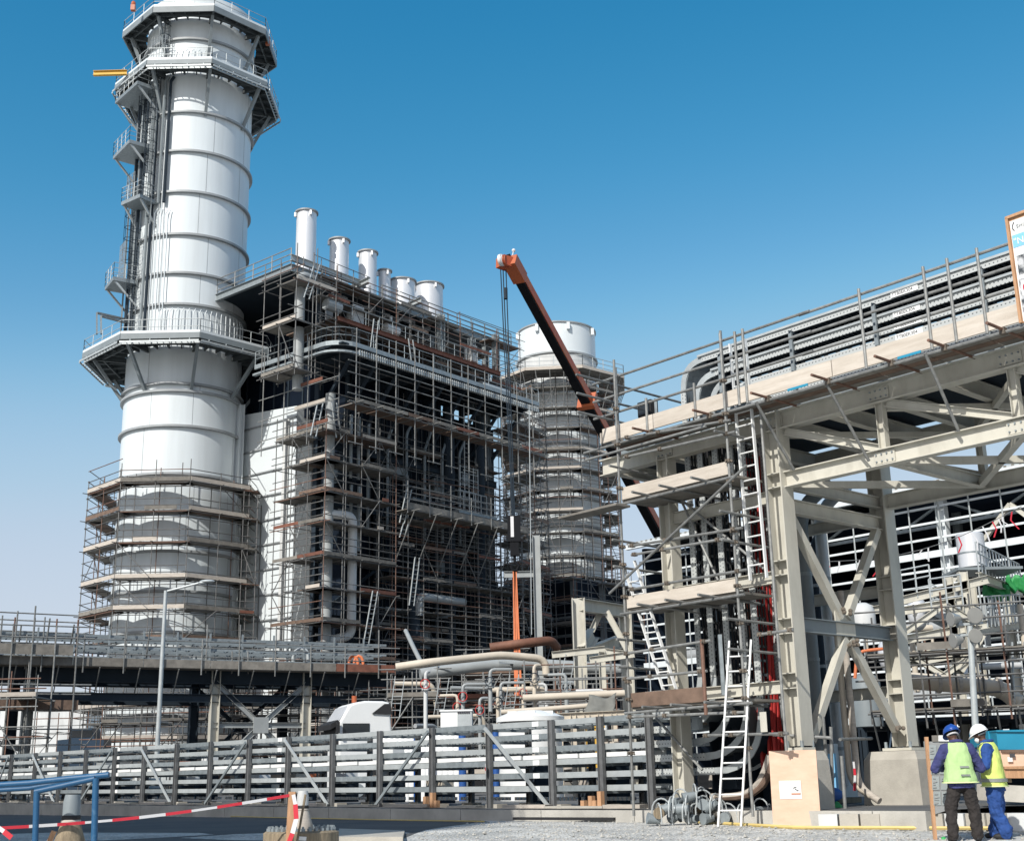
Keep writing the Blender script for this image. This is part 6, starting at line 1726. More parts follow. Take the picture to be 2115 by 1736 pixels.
for k in range(4):
    for j in range(3):
        x0, y0 = 1918 + k * 2.8 + j * 18, 1538 + k * 32
        if x0 + 14 > 1976: continue
        o_ = Yv * -.022
        pg = t.part('notice', MB().prism([nb_(x0, y0) + o_, nb_(x0 + 1, y0 + 28) + o_, nb_(x0 + 16, y0 + 28) + o_, nb_(x0 + 15, y0) + o_], Yv * -.004), 'newsprint')
        for q in range(rg.choice((2, 3, 4))):
            yy = y0 + 4 + q * 6; ww = rg.uniform(5, 11)
            t.part('print_block', MB().prism([nb_(x0 + 2, yy) + o_ * 1.5, nb_(x0 + 2, yy + rg.choice((1.2, 2.2, 4))) + o_ * 1.5, nb_(x0 + 2 + ww, yy + 2) + o_ * 1.5, nb_(x0 + 2 + ww, yy) + o_ * 1.5], Yv * -.003), rg.choice(['ink_grey', 'ink_grey', 'ink']), parent=pg)
t.done()
q = nb_(1949, 1730)
solo('plastic_bag', MB().blob(q - Z * .06, .06, .05, .09, None, 9, 7), 'green_sheet', 'small green plastic bag under the notice board', 'bag', smooth=True)

# ================================================================== area seen between the braced columns
t = Thing('banner', 'pale blue printed sheet hung behind the plywood and braces', 'banner', br(.4, 1.0, .4))
a, b = onpl(1697, 1556, br(0, 1.2), G), onpl(1733, 1640, br(0, 1.2), G)
sh = t.part('sheet', MB().prism([V((a.x, a.y, b.z)), V((b.x, b.y, b.z)), V((b.x, b.y, a.z)), V((a.x, a.y, a.z))], G * .01), 'poster_blue')
text('lettering', 'BC', .20, onpl(1698, 1604, br(0, 1.18), G), E, Z, 'paper', sh, t.loc)
t.part('cloth', MB().blob(onpl(1712, 1672, br(0, 1.1), G), .3, .1, .22), 'green_sheet', smooth=True)
t.part('dark_cover', MB().blob(onpl(1710, 1640, br(0, 1.0), G), .32, .1, .16), 'blue_drum', smooth=True)
t.done()
for i, (x0, y0, x1, y1) in enumerate(((1722, 1700, 1716, 1500), (1748, 1700, 1738, 1560), (1712, 1640, 1700, 1480))):
    solo('scaffold_tube', tub(onpl(x0, y0, br(0, .6), G), onpl(x1, y1, br(0, .6), G), .035), 'tube', ['upright scaffold tube left of the dangling tape', 'upright scaffold tube beside the concrete plinth', 'bent scaffold tube close to the plywood edge'][i], 'tube')
solo('scaffold_tube', tub(onpl(1596, 1516, br(0, -.3), G), onpl(1715, 1523, br(0, .5), G), .035), 'tube', 'level scaffold tube resting along the plywood top', 'tube')
solo('scaffold_tube', tub(onpl(1735, 1526, br(0, 1.4), G), onpl(1800, 1524, br(0, 3.4), G), .035), 'tube', 'level scaffold tube clamped across both column feet', 'tube')
for i, x in enumerate((1660, 1700)):
    c = onpl(x, 1600, br(0, 4.5), G); c.z = .4
    tt = Thing('pallet_stack', ['dark pallet load behind the plywood', 'white board pallet between the cream columns'][i], 'pallet', c)
    tt.part('load', MB().box(c + Z * .75, (1.3, .8, 1.2), (E, G, Z)), ['dark_steel', 'white_dirty'][i]); tt.part('pallet', MB().box(c + Z * .08, (1.4, .9, .12), (E, G, Z)), 'timber_aged'); tt.done()

# ================================================================== big shed on the right
SB = 38.0
sp0 = onpl(2115, 970, br(0, 0) + G * SB, G)
ph = atY(2115, 968, 60.0); 
SP = V((ph.x, ph.y, 0)); zE = ph.z
def sd(a, b, z): return SP + E * a + G * b + Z * z
t = Thing('shed', 'huge open fronted shed with white girts and a corrugated roof edge', 'shed', sd(0, 0, 0))
a0, a1 = (onpl(1318, 1105, SP, G) - SP).dot(E), 24.0
t.part('roof', MB().prism([sd(a0, -1.0, zE), sd(a1, -1.0, zE), sd(a1, 24, zE + 2.2), sd(a0, 24, zE + 2.2)], Z * .12), 'galv_light')
mb = MB(); a = a0
while a < a1: mb.bar(sd(a, -1.03, zE + .06), sd(a, 24, zE + 2.26), .14, .09); a += .4
t.part('roof_sheet', mb, 'board_grey')
t.part('eaves_gutter', MB().bar(sd(a0, -1.1, zE - .18), sd(a1, -1.1, zE - .18), .25, .28), 'white_paint')
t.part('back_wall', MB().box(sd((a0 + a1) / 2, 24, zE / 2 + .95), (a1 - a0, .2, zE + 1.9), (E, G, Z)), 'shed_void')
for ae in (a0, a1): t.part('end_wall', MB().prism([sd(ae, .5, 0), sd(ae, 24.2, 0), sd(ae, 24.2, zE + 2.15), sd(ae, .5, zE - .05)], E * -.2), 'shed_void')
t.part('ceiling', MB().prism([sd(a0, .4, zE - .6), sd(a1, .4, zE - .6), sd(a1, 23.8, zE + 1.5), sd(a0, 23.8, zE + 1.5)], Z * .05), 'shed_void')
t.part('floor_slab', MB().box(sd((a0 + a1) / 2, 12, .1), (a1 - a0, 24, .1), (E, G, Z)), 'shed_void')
zg = zE - 1.0; kg = 0
while zg > .8:
    t.part('girt', MB().bar(sd(a0, 0, zg), sd(a1, 0, zg), .09, .11 if kg % 5 != 3 else .34), 'white_paint'); zg -= .8; kg += 1
for k in range(7): t.part('post', MB().ibeam(sd(a1 - 44 + 7.6 * k, .35, 0), sd(a1 - 44 + 7.6 * k, .35, zE - .4), .4, .5, E), 'white_paint')
a = a0 + .5
while a < a1: t.add('sag_rod', MB().tube(sd(a, -.08, 0), sd(a, -.08, zE - .5), .04, 5), 'galv_light'); a += 1.7
for k in (3, 4): 
    a_ = a1 - 44 + 7.6 * (k - 1)
    t.part('wall_brace', MB().bar(sd(a_, .15, 9.9), sd(a_ + 3.8, .15, 13.6), .2, .2), 'cream_steel')
    t.part('wall_brace', MB().bar(sd(a_ + 7.6, .15, 9.9), sd(a_ + 3.8, .15, 13.6), .2, .2), 'cream_steel')
for z in (2.2, 5.0, 7.9, 10.6):
    t.part('inner_girt', MB().bar(sd(a0 + 1, 6.5, z), sd(a1 - 1, 6.5, z), .12, .2), 'grey_steel')
for k in range(9): t.add('inner_post', MB().ibeam(sd(a1 - 42 + 5.2 * k, 6.8, 0), sd(a1 - 42 + 5.2 * k, 6.8, zE), .35, .4, E), 'grey_steel')
for k in range(8):
    a_ = a1 - 42 + 5.2 * k
    t.add('roof_truss', MB().bar(sd(a_, 1, zE - 1.8), sd(a_ + 2.6, 1, zE - .6), .1, .12).bar(sd(a_ + 2.6, 1, zE - .6), sd(a_ + 5.2, 1, zE - 1.8), .1, .12), 'galv')
t.part('roof_truss', MB().bar(sd(a0 + 1, 1, zE - 1.8), sd(a1 - 1, 1, zE - 1.8), .14, .16), 'galv')
for z, r in ((8.3, .45), (4.9, .35)):
    t.part('inner_pipe', MB().tube(sd(a0 + 1, 2.0, z), sd(a1, 2.0, z), r, 14), 'pipe_lagging', smooth=True)
t.part('roof_vent', MB().tube(sd(-5, 2, zE), sd(-5, 2, zE + 1.0), .18, 8), 'white_paint')
t.done()
# drooping tape streamers on a line
p0, p1 = atY(1690, 1160, 40), atY(2110, 1045, 40)
solo('line_rope', MB().path([p0 + (p1 - p0) * (k / 10) - Z * (.5 * math.sin(math.pi * k / 10)) for k in range(11)], .012, 4), 'tube', 'thin sagging line strung before the open shed', 'rope')
for i, f in enumerate((.03, .1, .2, .28, .5, .53, .68, .74, .8, .85, .88, .9, .95)):
    p = p0 + (p1 - p0) * f - Z * (.5 * math.sin(math.pi * f)); L_ = rg.uniform(.3, .62)
    pts = [p, p - Z * L_ * .5 + V((rg.uniform(-.2, .2), 0, 0)), p - Z * L_ + V((rg.uniform(-.25, .25), 0, 0))]
    solo('tape_streamer', MB().strip(pts, .05, .006, V((1, .2, 0))), 'tape_white' if i % 3 else 'tape_red', ('white' if i % 3 else 'red') + ' tape streamer tied to the sagging line before the shed', 'tape', ('white' if i % 3 else 'red') + ' streamers on the sagging line')

# ================================================================== process steel in front of the shed
def rp(x, y, Y): return atY(x, y, Y)
YA = 46.0
t = Thing('process_structure', 'white steel process structure with stairs and a silver tank on top', 'steel structure', V((rp(1960, 1400, YA).x, YA, 0)))
def col_(x, ytop, Y, w=.3):
    q = rp(x, 1480, Y); t.add('column', MB().ibeam(V((q.x, Y, .2)), V((q.x, Y, zat(x, ytop, Y))), w, w, V((1, 0, 0))), 'cream_steel')
def bm(x0, y0, x1, y1, Y, w=.22, h=.3, Y1=None, m='cream_steel', nm='beam'):
    t.add(nm, MB().ibeam(rp(x0, y0, Y), rp(x1, y1, Y1 or Y), w, h), m)
for x, yt in ((1856, 1232), (1990, 1190), (2022, 1180)): col_(x, yt, YA)
for x, yt in ((1872, 1240), (2038, 1195), (2110, 1230)): col_(x, yt, YA + 5)
bm(1836, 1246, 2040, 1196, YA); bm(1840, 1265, 1995, 1240, YA); bm(1856, 1323, 2040, 1288, YA); bm(1856, 1372, 2030, 1340, YA); bm(1850, 1420, 2030, 1395, YA)
bm(2022, 1190, 2112, 1225, YA, Y1=YA + 6); bm(2022, 1300, 2112, 1290, YA, Y1=YA + 6); bm(2040, 1345, 2120, 1335, YA + 5); bm(1790, 1262, 1860, 1250, YA + 2)
for x0, y0, x1, y1 in ((1862, 1310, 1948, 1250), (1955, 1250, 2020, 1290), (1862, 1368, 1930, 1330), (1940, 1400, 2020, 1345), (1860, 1340, 1950, 1395), (1985, 1385, 2030, 1310)):
    t.add('brace', MB().ibeam(rp(x0, y0, YA - .2), rp(x1, y1, YA - .2), .16, .2), 'cream_steel')
# stair
s0, s1 = rp(1930, 1262, YA + 1), rp(2030, 1312, YA + 1)
for o in (0, 1.0): t.add('stair_stringer', MB().bar(s0 + V((0, o, 0)), s1 + V((0, o, 0)), .05, .3), 'white_paint')
for k in range(14): t.add('stair_tread', MB().box(s0 + (s1 - s0) * (k / 14) + V((0, .5, .05)), (.26, 1.0, .03)), 'galv_light')
t.part('stair_railing', railing_mb([s0, s1], 1.0, .03, .6), 'galv_light')
for pts in ([(1836, 1246, YA), (1925, 1228, YA)], [(2022, 1180, YA), (2112, 1220, YA + 6)], [(1925, 1260, YA - 1), (1990, 1250, YA - 1)], [(2040, 1295, YA), (2112, 1285, YA + 4)]):
    t.add('railing', railing_mb([rp(*p) for p in pts], 1.1, .03, .5, (.35, .7)), 'galv_light')
# tank
q = rp(2010, 1170, YA + 1.5); zb_, zt_ = zat(2010, 1172, YA + 1.5), zat(2010, 1104, YA + 1.5); r = .55
r = (2034 - 1978) / 2 / FPX * (q - CAM).dot(cF)
tk_ = t.part('tank', MB().lathe(V((q.x, q.y, 0)), [(.01, zb_), (r, zb_), (r, zt_), (r - .03, zt_ + .03), (.01, zt_ + .06)], 36), 'silver', smooth=True)
t.part('tank_seam', MB().lathe(V((q.x, q.y, 0)), [(r + .004, zb_ + .5), (r + .012, zb_ + .5), (r + .012, zb_ + .56), (r + .004, zb_ + .56)], 36), 'galv', parent=tk_)
q2 = q + V((r * 1.15, .6, 0)); t.part('tank', MB().lathe(V((q2.x, q2.y, 0)), [(.01, zb_), (r * .5, zb_), (r * .5, zt_ - .6), (.01, zt_ - .58)], 24), 'silver', smooth=True)
t.part('floor_plate', MB().box(V((q.x + .4, q.y + .3, zb_ - .12)), (2.4, 1.9, .1)), 'grey_steel')
# vessels and pipework behind
for k in range(26):
    x, y = rg.uniform(1775, 2110), rg.uniform(1230, 1420); p = rp(x, y, YA + rg.uniform(1.5, 9))
    kind = rg.random()
    if kind < .35: t.add('pipe', MB().tube(p, p + V((rg.uniform(-1, 3), 0, rg.uniform(-.1, .1))), rg.uniform(.05, .16), 10), rg.choice(['white_dirty', 'cream_pipe', 'grey_pipe']), True)
    elif kind < .7: t.add('standpipe', MB().tube(p, p - Z * rg.uniform(.8, 2.2), rg.uniform(.06, .15), 10), rg.choice(['silver', 'cream_pipe', 'grey_pipe', 'white_dirty']), True)
    elif kind < .85: t.add('vessel', MB().blob(p, .4, .4, .7, None, 14, 9), rg.choice(['white_dirty', 'silver']), True)
    else: t.add('bracket', MB().bar(p, p + V((rg.uniform(-1.5, 1.5), .3, rg.uniform(-.8, .8))), .1, .12), 'cream_steel')
t.done()
for i, (x, y, lab) in enumerate(((2058, 1222, 'bright green sheet hung on the steel structure railing'), (2105, 1205, 'green sheet bunched at the picture edge above the railing'))):
    p = rp(x, y, YA + 3); mb = MB()
    for u_ in range(9):
        for v_ in range(5): mb.v.append(p + V(((u_ / 8 - .5) * 1.0, .12 * math.sin(u_ * 1.9 + v_), (v_ / 4 - .5) * .6 + .1 * math.sin(u_ * 2.3))))
    for u_ in range(8):
        for v_ in range(4): k = u_ * 5 + v_; mb.f.append((k, k + 1, k + 6, k + 5))
    o = solo('sheet', mb, 'green_sheet', lab, 'sheet', smooth=True); o.modifiers.new('t', 'SOLIDIFY').thickness = .02
# vessels seen between the columns
for i, (x, y0, y1, r, lab) in enumerate(((1784, 1290, 1245, .42, 'white round topped vessel left of the far cream column'), (1795, 1500, 1390, .5, 'grey vessel standing low behind the far cream column'))):
    q = rp(x, y0, 44); zb_, zt_ = q.z, zat(x, y1, 44)
    solo('vessel', MB().lathe(V((q.x, q.y, 0)), [(.01, zb_), (r, zb_), (r, zt_ - .3), (r * .8, zt_ - .1), (r * .4, zt_), (.01, zt_)], 24), 'white_dirty' if i == 0 else 'grey_steel', lab, 'vessel', smooth=True, loc=q)
# long cream pipe with scaffold beneath
q0, q1 = rp(1840, 1402, 42), rp(2075, 1420, 41)
t = Thing('process_pipe', 'fat cream flanged pipe running left to right below the steel structure', 'pipe', q0)
t.part('pipe', MB().path(bend([q0, q1, rp(2100, 1450, 41)], .5), .27, 20), 'cream_pipe', smooth=True)
for f in (.15, .42, .6, .8, .95): p = q0 + (q1 - q0) * f; t.part('flange', MB().tube(p - V((.05, 0, 0)), p + V((.05, 0, 0)), .33, 20), 'board_pale')
t.done()
t = Thing('pipe_scaffold', 'scaffold walkway with hanging tubes under the fat cream pipe', 'scaffold', rp(1950, 1480, 40))
a, b = rp(1800, 1470, 40), rp(2150, 1470, 38); a.z = b.z = 0; dpl = (b - a).normalized(); inn = V((-dpl.y, dpl.x, 0))
zz = zat(1980, 1463, 39)
scaffold(t, [a, b], [inn], 1.6, [zz, zz + 1.7], zz - .4, zz + 2.3, bay=.85, r=.032, rail=(.5, 1.0, 1.4), deckp=1, toep=1, bracep=.15, rg=rg, over=.5, boards=['board_brown', 'board_grey'])
for k in range(9):
    p = a + (b - a) * (k / 8); t.add('raker', MB().tube(p + Z * zz, p + inn * 1.2 + Z * (zz - 1.4), .032, 5), 'tube')
t.done()
# shaded undercroft behind: a low dark steel bay
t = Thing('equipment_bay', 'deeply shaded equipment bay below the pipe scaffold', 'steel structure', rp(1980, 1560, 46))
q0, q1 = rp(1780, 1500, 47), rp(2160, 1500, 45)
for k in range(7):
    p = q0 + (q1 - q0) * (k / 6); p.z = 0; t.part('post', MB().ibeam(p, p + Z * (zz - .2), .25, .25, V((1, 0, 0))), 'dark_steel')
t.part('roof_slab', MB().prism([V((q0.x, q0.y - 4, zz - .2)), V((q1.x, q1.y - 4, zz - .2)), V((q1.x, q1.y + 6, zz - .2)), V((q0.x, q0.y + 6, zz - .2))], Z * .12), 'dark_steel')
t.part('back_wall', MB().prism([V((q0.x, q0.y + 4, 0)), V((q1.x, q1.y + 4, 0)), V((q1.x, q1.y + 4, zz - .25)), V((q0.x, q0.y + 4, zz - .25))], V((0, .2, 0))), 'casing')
for k in range(9):
    p = rp(rg.uniform(1870, 2110), rg.uniform(1500, 1580), 44); p.z = .2
    t.add('pump', MB().tube(p + Z * .5 - V((.5, 0, 0)), p + Z * .5 + V((.5, 0, 0)), .3, 12).box(p + Z * .1, (1.2, .5, .2)), rg.choice(['dark_steel', 'grey_steel', 'rust_pipe']), True)
t.done()
# red cable hose on the scaffold pipe
solo('hose', MB().path(bend([rp(1766, 1400, 40), rp(1770, 1345, 40), rp(1858, 1335, 40), rp(1866, 1420, 40), rp(1874, 1470, 40)], .3), .05, 8), 'sling', 'salmon red hose hooked over the railing beside the fat cream pipe', 'hose', smooth=True)
# work ladder
make_ladder('ladder', 'thin ladder standing by the notice board under the cream pipe', rp(1850, 1545, 34), rp(1868, 1420, 35), V((1, .1, 0)), None, 'galv_light', .34, .28)
make_ladder('ladder', 'pale ladder at the far end of the fat cream pipe', rp(2108, 1455, 40), rp(2103, 1325, 40), V((1, .1, 0)), None, 'galv_light', .4, .28)
# floodlight mast
mq = rp(2012, 1560, 37); mq.z = .15; zt_ = zat(2003, 1292, 37)
t = Thing('floodlight_mast', 'tall pole with four round floodlights behind the workers', 'floodlight', mq)
tp = V((rp(2003, 1292, 37).x, 37, zt_))
t.part('pole', MB().tube(mq, tp, .11, 12, True, .08), 'galv_light', smooth=True)
cb = rp(1978, 1290, 37), rp(2030, 1285, 37)
t.part('crossarm', MB().bar(cb[0], cb[1], .07, .07), 'galv_light'); t.part('crossarm', MB().bar(rp(1975, 1312, 37), rp(2025, 1308, 37), .07, .07), 'galv_light')
for x, y, r in ((1972, 1277, .17), (1977, 1321, .17), (2018, 1270, .19), (2019, 1312, .17)):
    c = rp(x, y, 36.8); dl = V((-.55 if x > 2000 else -.95, -.6 if x > 2000 else -.28, -.12)).normalized()
    a_ = dl.cross(Z).normalized(); b_ = dl.cross(a_)
    hd = t.part('lamp_head', MB().tube(c + dl * .14, c - dl * .16, r * 1.25, 18, True, r * .55), 'lamp_glass', smooth=True)
    t.part('lens', MB().tube(c + dl * .142, c + dl * .155, r * 1.15, 18), 'lamp_glass', parent=hd)
    t.part('lamp_stem', MB().bar(c - dl * .1, c - dl * .1 + V((0, .1, -.25)), .05, .05), 'galv', parent=hd)
t.done()
# stacked crates and blue container at the right edge
p = rp(2090, 1560, 27)
t = Thing('container', 'bright blue open skip standing on crates at the picture edge', 'skip', rp(2060, 1560, 28))
def pr(x0, x1, y0, y1, Y, dep): 
    a_, b_ = rp(x0, y1, Y), rp(x1, y1, Y); z_ = zat((x0 + x1) / 2, y0, Y)
    return MB().prism([a_, b_, V((b_.x, b_.y, z_)), V((a_.x, a_.y, z_))], V((0, dep, 0)))
t.part('body', pr(2062, 2150, 1509, 1547, 28, 1.6), 'cyan_box'); t.part('body', pr(2044, 2060, 1509, 1540, 28.4, 1.2), 'cyan_box')
t.part('rim', pr(2058, 2152, 1506, 1510, 27.95, 1.7), 'cyan_box')
t.done()
for i, (x0, x1, y0, y1, Y, m_, lab) in enumerate(((2070, 2150, 1548, 1582, 26.5, 'plywood', 'pale wooden crate with papers between blue skip and orange crate'), (2076, 2150, 1582, 1606, 25.5, 'orange', 'orange wooden crate lowest in the stack behind the worker'))):
    t = Thing('crate', lab, 'crate', rp(x0, y1, Y)); t.part('body', pr(x0, x1, y0, y1, Y, 1.2), m_ if m_ == 'plywood' else 'timber')
    t.part('batten', pr(x0 - 1, x1, y0 - 1, y0 + 5, Y - .04, .04), 'board_brown' if i == 0 else 'timber')
    t.part('foot', pr(x0 + 6, x0 + 14, y1, y1 + 9, Y + .1, .9), 'timber_aged')
    if i == 0:
        t.part('paper', pr(2082, 2092, 1562, 1572, Y - .05, .01), 'paper'); t.part('stencil', pr(2086, 2097, 1555, 1563, Y - .06, .01), 'ink')
    t.done()
mb = MB().prism([rp(2040, 1652, 24.6), rp(2180, 1660, 24.2), rp(2180, 1625, 24.6) , rp(2040, 1618, 25)], V((0, .6, 0)))
solo('concrete_block', mb, 'concrete', 'long low concrete wall behind the two workers', 'wall')

# distant hall on the horizon
q = atY(118, 1500, 190); q.z = 0; zz = zat(118, 1440, 190)
t = Thing('warehouse', 'pale flat roofed hall far away under the pipe bridge', 'building', q)
t.part('wall', MB().box(q + Z * (zz / 2), (13, 14, zz)), 'white_dirty'); t.part('roof', MB().box(q + Z * (zz + .15), (13.6, 14.6, .3)), 'galv')
for k in range(3): t.part('door', MB().box(q + V((-4 + 4 * k, -7.03, 2.0)), (2.6, .06, 3.6)), 'grey_steel')
t.done()

# ================================================================== foreground
# blue handrail
bt_ = Thing('handrail', 'chipped blue painted pipe handrail at the front edge', 'railing', V((-5.2, 13.2, 0)))
YH = 13.0
def hp(x, y, Y=YH): return atY(x, y, Y)
bt_.part('post', MB().tube(hp(71, 1790), hp(76, 1632), .030, 12), 'blue_paint', smooth=True)
bt_.part('post', MB().tube(hp(193, 1790), hp(198, 1606), .032, 12), 'blue_paint', smooth=True)
bt_.part('rail', MB().tube(hp(72, 1634), hp(196, 1607), .028, 12), 'blue_paint', smooth=True)
bt_.part('rail', MB().path([hp(-40, 1622, 13.4), hp(60, 1616, 13.4), hp(140, 1607, 13.4), hp(225, 1599, 13.4)], .030, 12), 'blue_paint', smooth=True)
bt_.part('rail', MB().path([hp(-40, 1633, 13.6), hp(60, 1627, 13.6), hp(196, 1603, 13.5)], .024, 12), 'blue_paint', smooth=True)
bt_.done()
def nozzle(name, label, x, ybase, ytop, Y, m, m2, w=1.0):
    b_ = hp(x, ybase, Y); zt_ = zat(x, ytop, Y); c = V((b_.x, b_.y, 0)); z0 = b_.z
    t = Thing(name, label, 'pipe stub', c)
    k = (zt_ - z0)
    t.part('skirt', MB().lathe(c, [(.27 * w, z0 - .3), (.27 * w, z0), (.16 * w, z0 + k * .42), (.15 * w, z0 + k * .44)], 24), m2, smooth=True)
    t.part('collar', MB().lathe(c, [(.15 * w, z0 + k * .42), (.165 * w, z0 + k * .44), (.165 * w, z0 + k * .47), (.15 * w, z0 + k * .49)], 24), 'board_pale' if m2 != 'rubber' else 'grey_steel', smooth=True)
    t.part('seal', MB().lathe(c, [(.148 * w, z0 + k * .48), (.158 * w, z0 + k * .5), (.158 * w, z0 + k * .56), (.148 * w, z0 + k * .58)], 24), 'rubber', smooth=True)
    t.part('sleeve', MB().lathe(c, [(.145 * w, z0 + k * .5), (.145 * w, z0 + k * .85), (.12 * w, z0 + k * 1.0), (.01 * w, z0 + k)], 24), m, smooth=True)
    return t.done()
nozzle('pipe_stub', 'dark sleeved pipe stub on a flared foot inside the blue handrail', 143, 1742, 1640, 14.0, 'grey_steel', 'timber_aged', .62)
# flanged drum with bolts, pipe stub, timber post, tape
dc = hp(622, 1722, 15.0); dc.z = 0; zt_ = hp(622, 1714, 15.0).z
t = Thing('flanged_drum', 'timber clad round flange ringed with steel bolts at the front', 'flange', V((dc.x, 15.0, 0)))
R_d = .42; c = V((dc.x, 15.0, 0))
t.part('drum', MB().lathe(c, [(R_d, zt_ - .9), (R_d, zt_ - .02), (R_d - .03, zt_), (.02, zt_)], 40), 'timber_aged', smooth=True)
for k in range(30):
    p = c + az(12 * k) * (R_d - .06) + Z * zt_
    t.part('bolt', MB().tube(p, p + Z * .03, .028, 6).tube(p + Z * .03, p + Z * .05, .015, 6), 'galv')
t.part('label_plate', MB().prism([hp(617, 1726, 14.56), hp(617, 1734, 14.56), hp(632, 1735, 14.56), hp(633, 1727, 14.56)], V((0, .01, 0))), 'paper')
t.done()
nozzle('pipe_stub', 'pale sleeved pipe stub rising from the bolted round flange', 624, 1704, 1632, 15.0, 'white_dirty', 'board_pale', .45)
t = Thing('marker_post', 'sawn timber post with red and white tape at the bolted flange', 'post', hp(600, 1770, 14.4))
t.part('post', MB().bar(hp(595, 1790, 14.4), hp(604, 1634, 14.4), .075, .06, V((0, 1, 0))), 'timber')
t.part('lath', MB().bar(hp(604, 1790, 14.35), hp(631, 1640, 14.5), .02, .04, V((0, 1, 0))), 'timber_aged')
t.done()
def tape(name, label, pts, w, alt, n0=0):
    t = Thing(name, label, 'tape', pts[0]); pts = [V(p) for p in pts]
    acc = []
    for a_, b_ in zip(pts[:-1], pts[1:]):
        L_ = (b_ - a_).length; k = max(1, round(L_ / alt))
        for i in range(k): acc.append((a_ + (b_ - a_) * (i / k), a_ + (b_ - a_) * ((i + 1) / k)))
    for i, (a_, b_) in enumerate(acc):
        t.add('band', MB().bar(a_, b_, .006, w * (1 if i % 4 else .8), Z), 'tape_red' if (i + n0) % 2 else 'tape_white')
    return t.done()
p0, p1 = hp(-60, 1712, 13.0), hp(601, 1641, 14.38)
tape('barrier_tape', 'red and white barrier tape strung from the timber post across the front', [p0 + (p1 - p0) * (k / 12) - Z * (.06 * math.sin(math.pi * k / 12)) for k in range(13)], .030, .30)
tape('barrier_tape', 'red and white tape end hanging down the timber post', [hp(606, 1640, 14.33), hp(610, 1660, 14.33), hp(612, 1690, 14.33), hp(604, 1720, 14.33), hp(594, 1745, 14.33)], .05, .16)
tape('barrier_tape', 'loose tape tail dangling below the front corner', [hp(-6, 1706, 12.9), hp(8, 1716, 12.9), hp(24, 1729, 12.9)], .05, .09)
tape('barrier_tape', 'tape wound round a rack post at the white tank', [rk(pa[15], RB - .36, 1.25), rk(pa[15] + .03, RB - .38, 1.5)], .12, .09)
tape('barrier_tape', 'short red and white tape hanging beside the concrete plinth', [onpl(1763, 1572, br(0, 1.9), G), onpl(1766, 1600, br(0, 1.9), G), onpl(1765, 1632, br(0, 1.9), G)], .06, .13)
solo('timber_offcut', MB().bar(hp(100, 1742, 13.2), hp(112, 1715, 13.2), .05, .04), 'timber', 'splintered timber stake below the blue handrail', 'timber')

# off to the side: unseen deck added as a shade caster, outlined to fit the shadow before the kerb
t = Thing('pipe_bridge', 'added shade casting deck standing unseen beyond the picture edge', 'pipe bridge', br(-20, -14))  # not a real pipe bridge, only an added shade caster
zc_ = 14.0; off = V((S.x, S.y, 0)).normalized() * (zc_ / math.tan(R_(SUN_EL)))
c0_, c1_ = br(-8.6, 0), br(-75, 0)
q = [br(-8.4, .1) + off, br(-4.9, -6.0) + off, br(-3.6, -10.0) + off, br(-4.2, -13.0) + off, br(-8.0, -18.0) + off, br(-75, -18) + off, br(-75, .1) + off]
t.part('deck', MB().prism([V((p.x, p.y, zc_)) for p in q], Z * .25), 'concrete')
t.part('railing', railing_mb([V((p.x, p.y, zc_ + .25)) for p in q], 1.1, .03, 2.5), 'tube')
for k in range(5):
    for b_ in (-2, -16):
        p = br(-10 - 14 * k, b_) + off; t.part('column', MB().ibeam(V((p.x, p.y, 0)), V((p.x, p.y, zc_)), .4, .4, E), 'grey_steel')
t.done()
# ================================================================== people
tex = bpy.data.textures.new('folds', 'CLOUDS'); tex.noise_scale = .085; tex.noise_depth = 2
def capsule(mb, p, q, r0_, r1_, n=10):
    p, q = V(p), V(q); d = q - p; L_ = d.length
    pts, rs = [], []
    for k in range(4):
        a = math.pi / 2 * k / 4; pts.append(p - d / L_ * (r0_ * math.cos(a))); rs.append(max(.002, r0_ * math.sin(a)))
    for k in range(7): f = k / 6; pts.append(p + d * f); rs.append(r0_ + (r1_ - r0_) * f)
    for k in range(1, 5):
        a = math.pi / 2 * k / 4; pts.append(q + d / L_ * (r1_ * math.sin(a))); rs.append(max(.002, r1_ * math.cos(a)))
    mb.path(pts, 0, n, rs); return mb
def loft(rings, n=28, cap=True):
    mb = MB()
    for c, ax, ay in rings:
        for k in range(n):
            t_ = 2 * math.pi * k / n; ct, st_ = math.cos(t_), math.sin(t_)
            e = .82; mb.v.append(c + ax * (math.copysign(abs(ct) ** e, ct)) + ay * (math.copysign(abs(st_) ** e, st_)))
    for j in range(len(rings) - 1):
        for k in range(n):
            l = (k + 1) % n; mb.f.append((j * n + k, j * n + l, (j + 1) * n + l, (j + 1) * n + k))
    if cap: mb.f.append(tuple(reversed(range(n)))); mb.f.append(tuple(range((len(rings) - 1) * n, len(rings) * n)))
    return mb
def remesh(o, v, fold=0.0, it=4):
    m = o.modifiers.new('r', 'REMESH'); m.mode = 'VOXEL'; m.voxel_size = v; m.use_smooth_shade = True
    s_ = o.modifiers.new('s', 'SMOOTH'); s_.iterations = it; s_.factor = .5
    if fold:
        d = o.modifiers.new('d', 'DISPLACE'); d.texture = tex; d.strength = fold; d.mid_level = .5; d.texture_coords = 'GLOBAL'
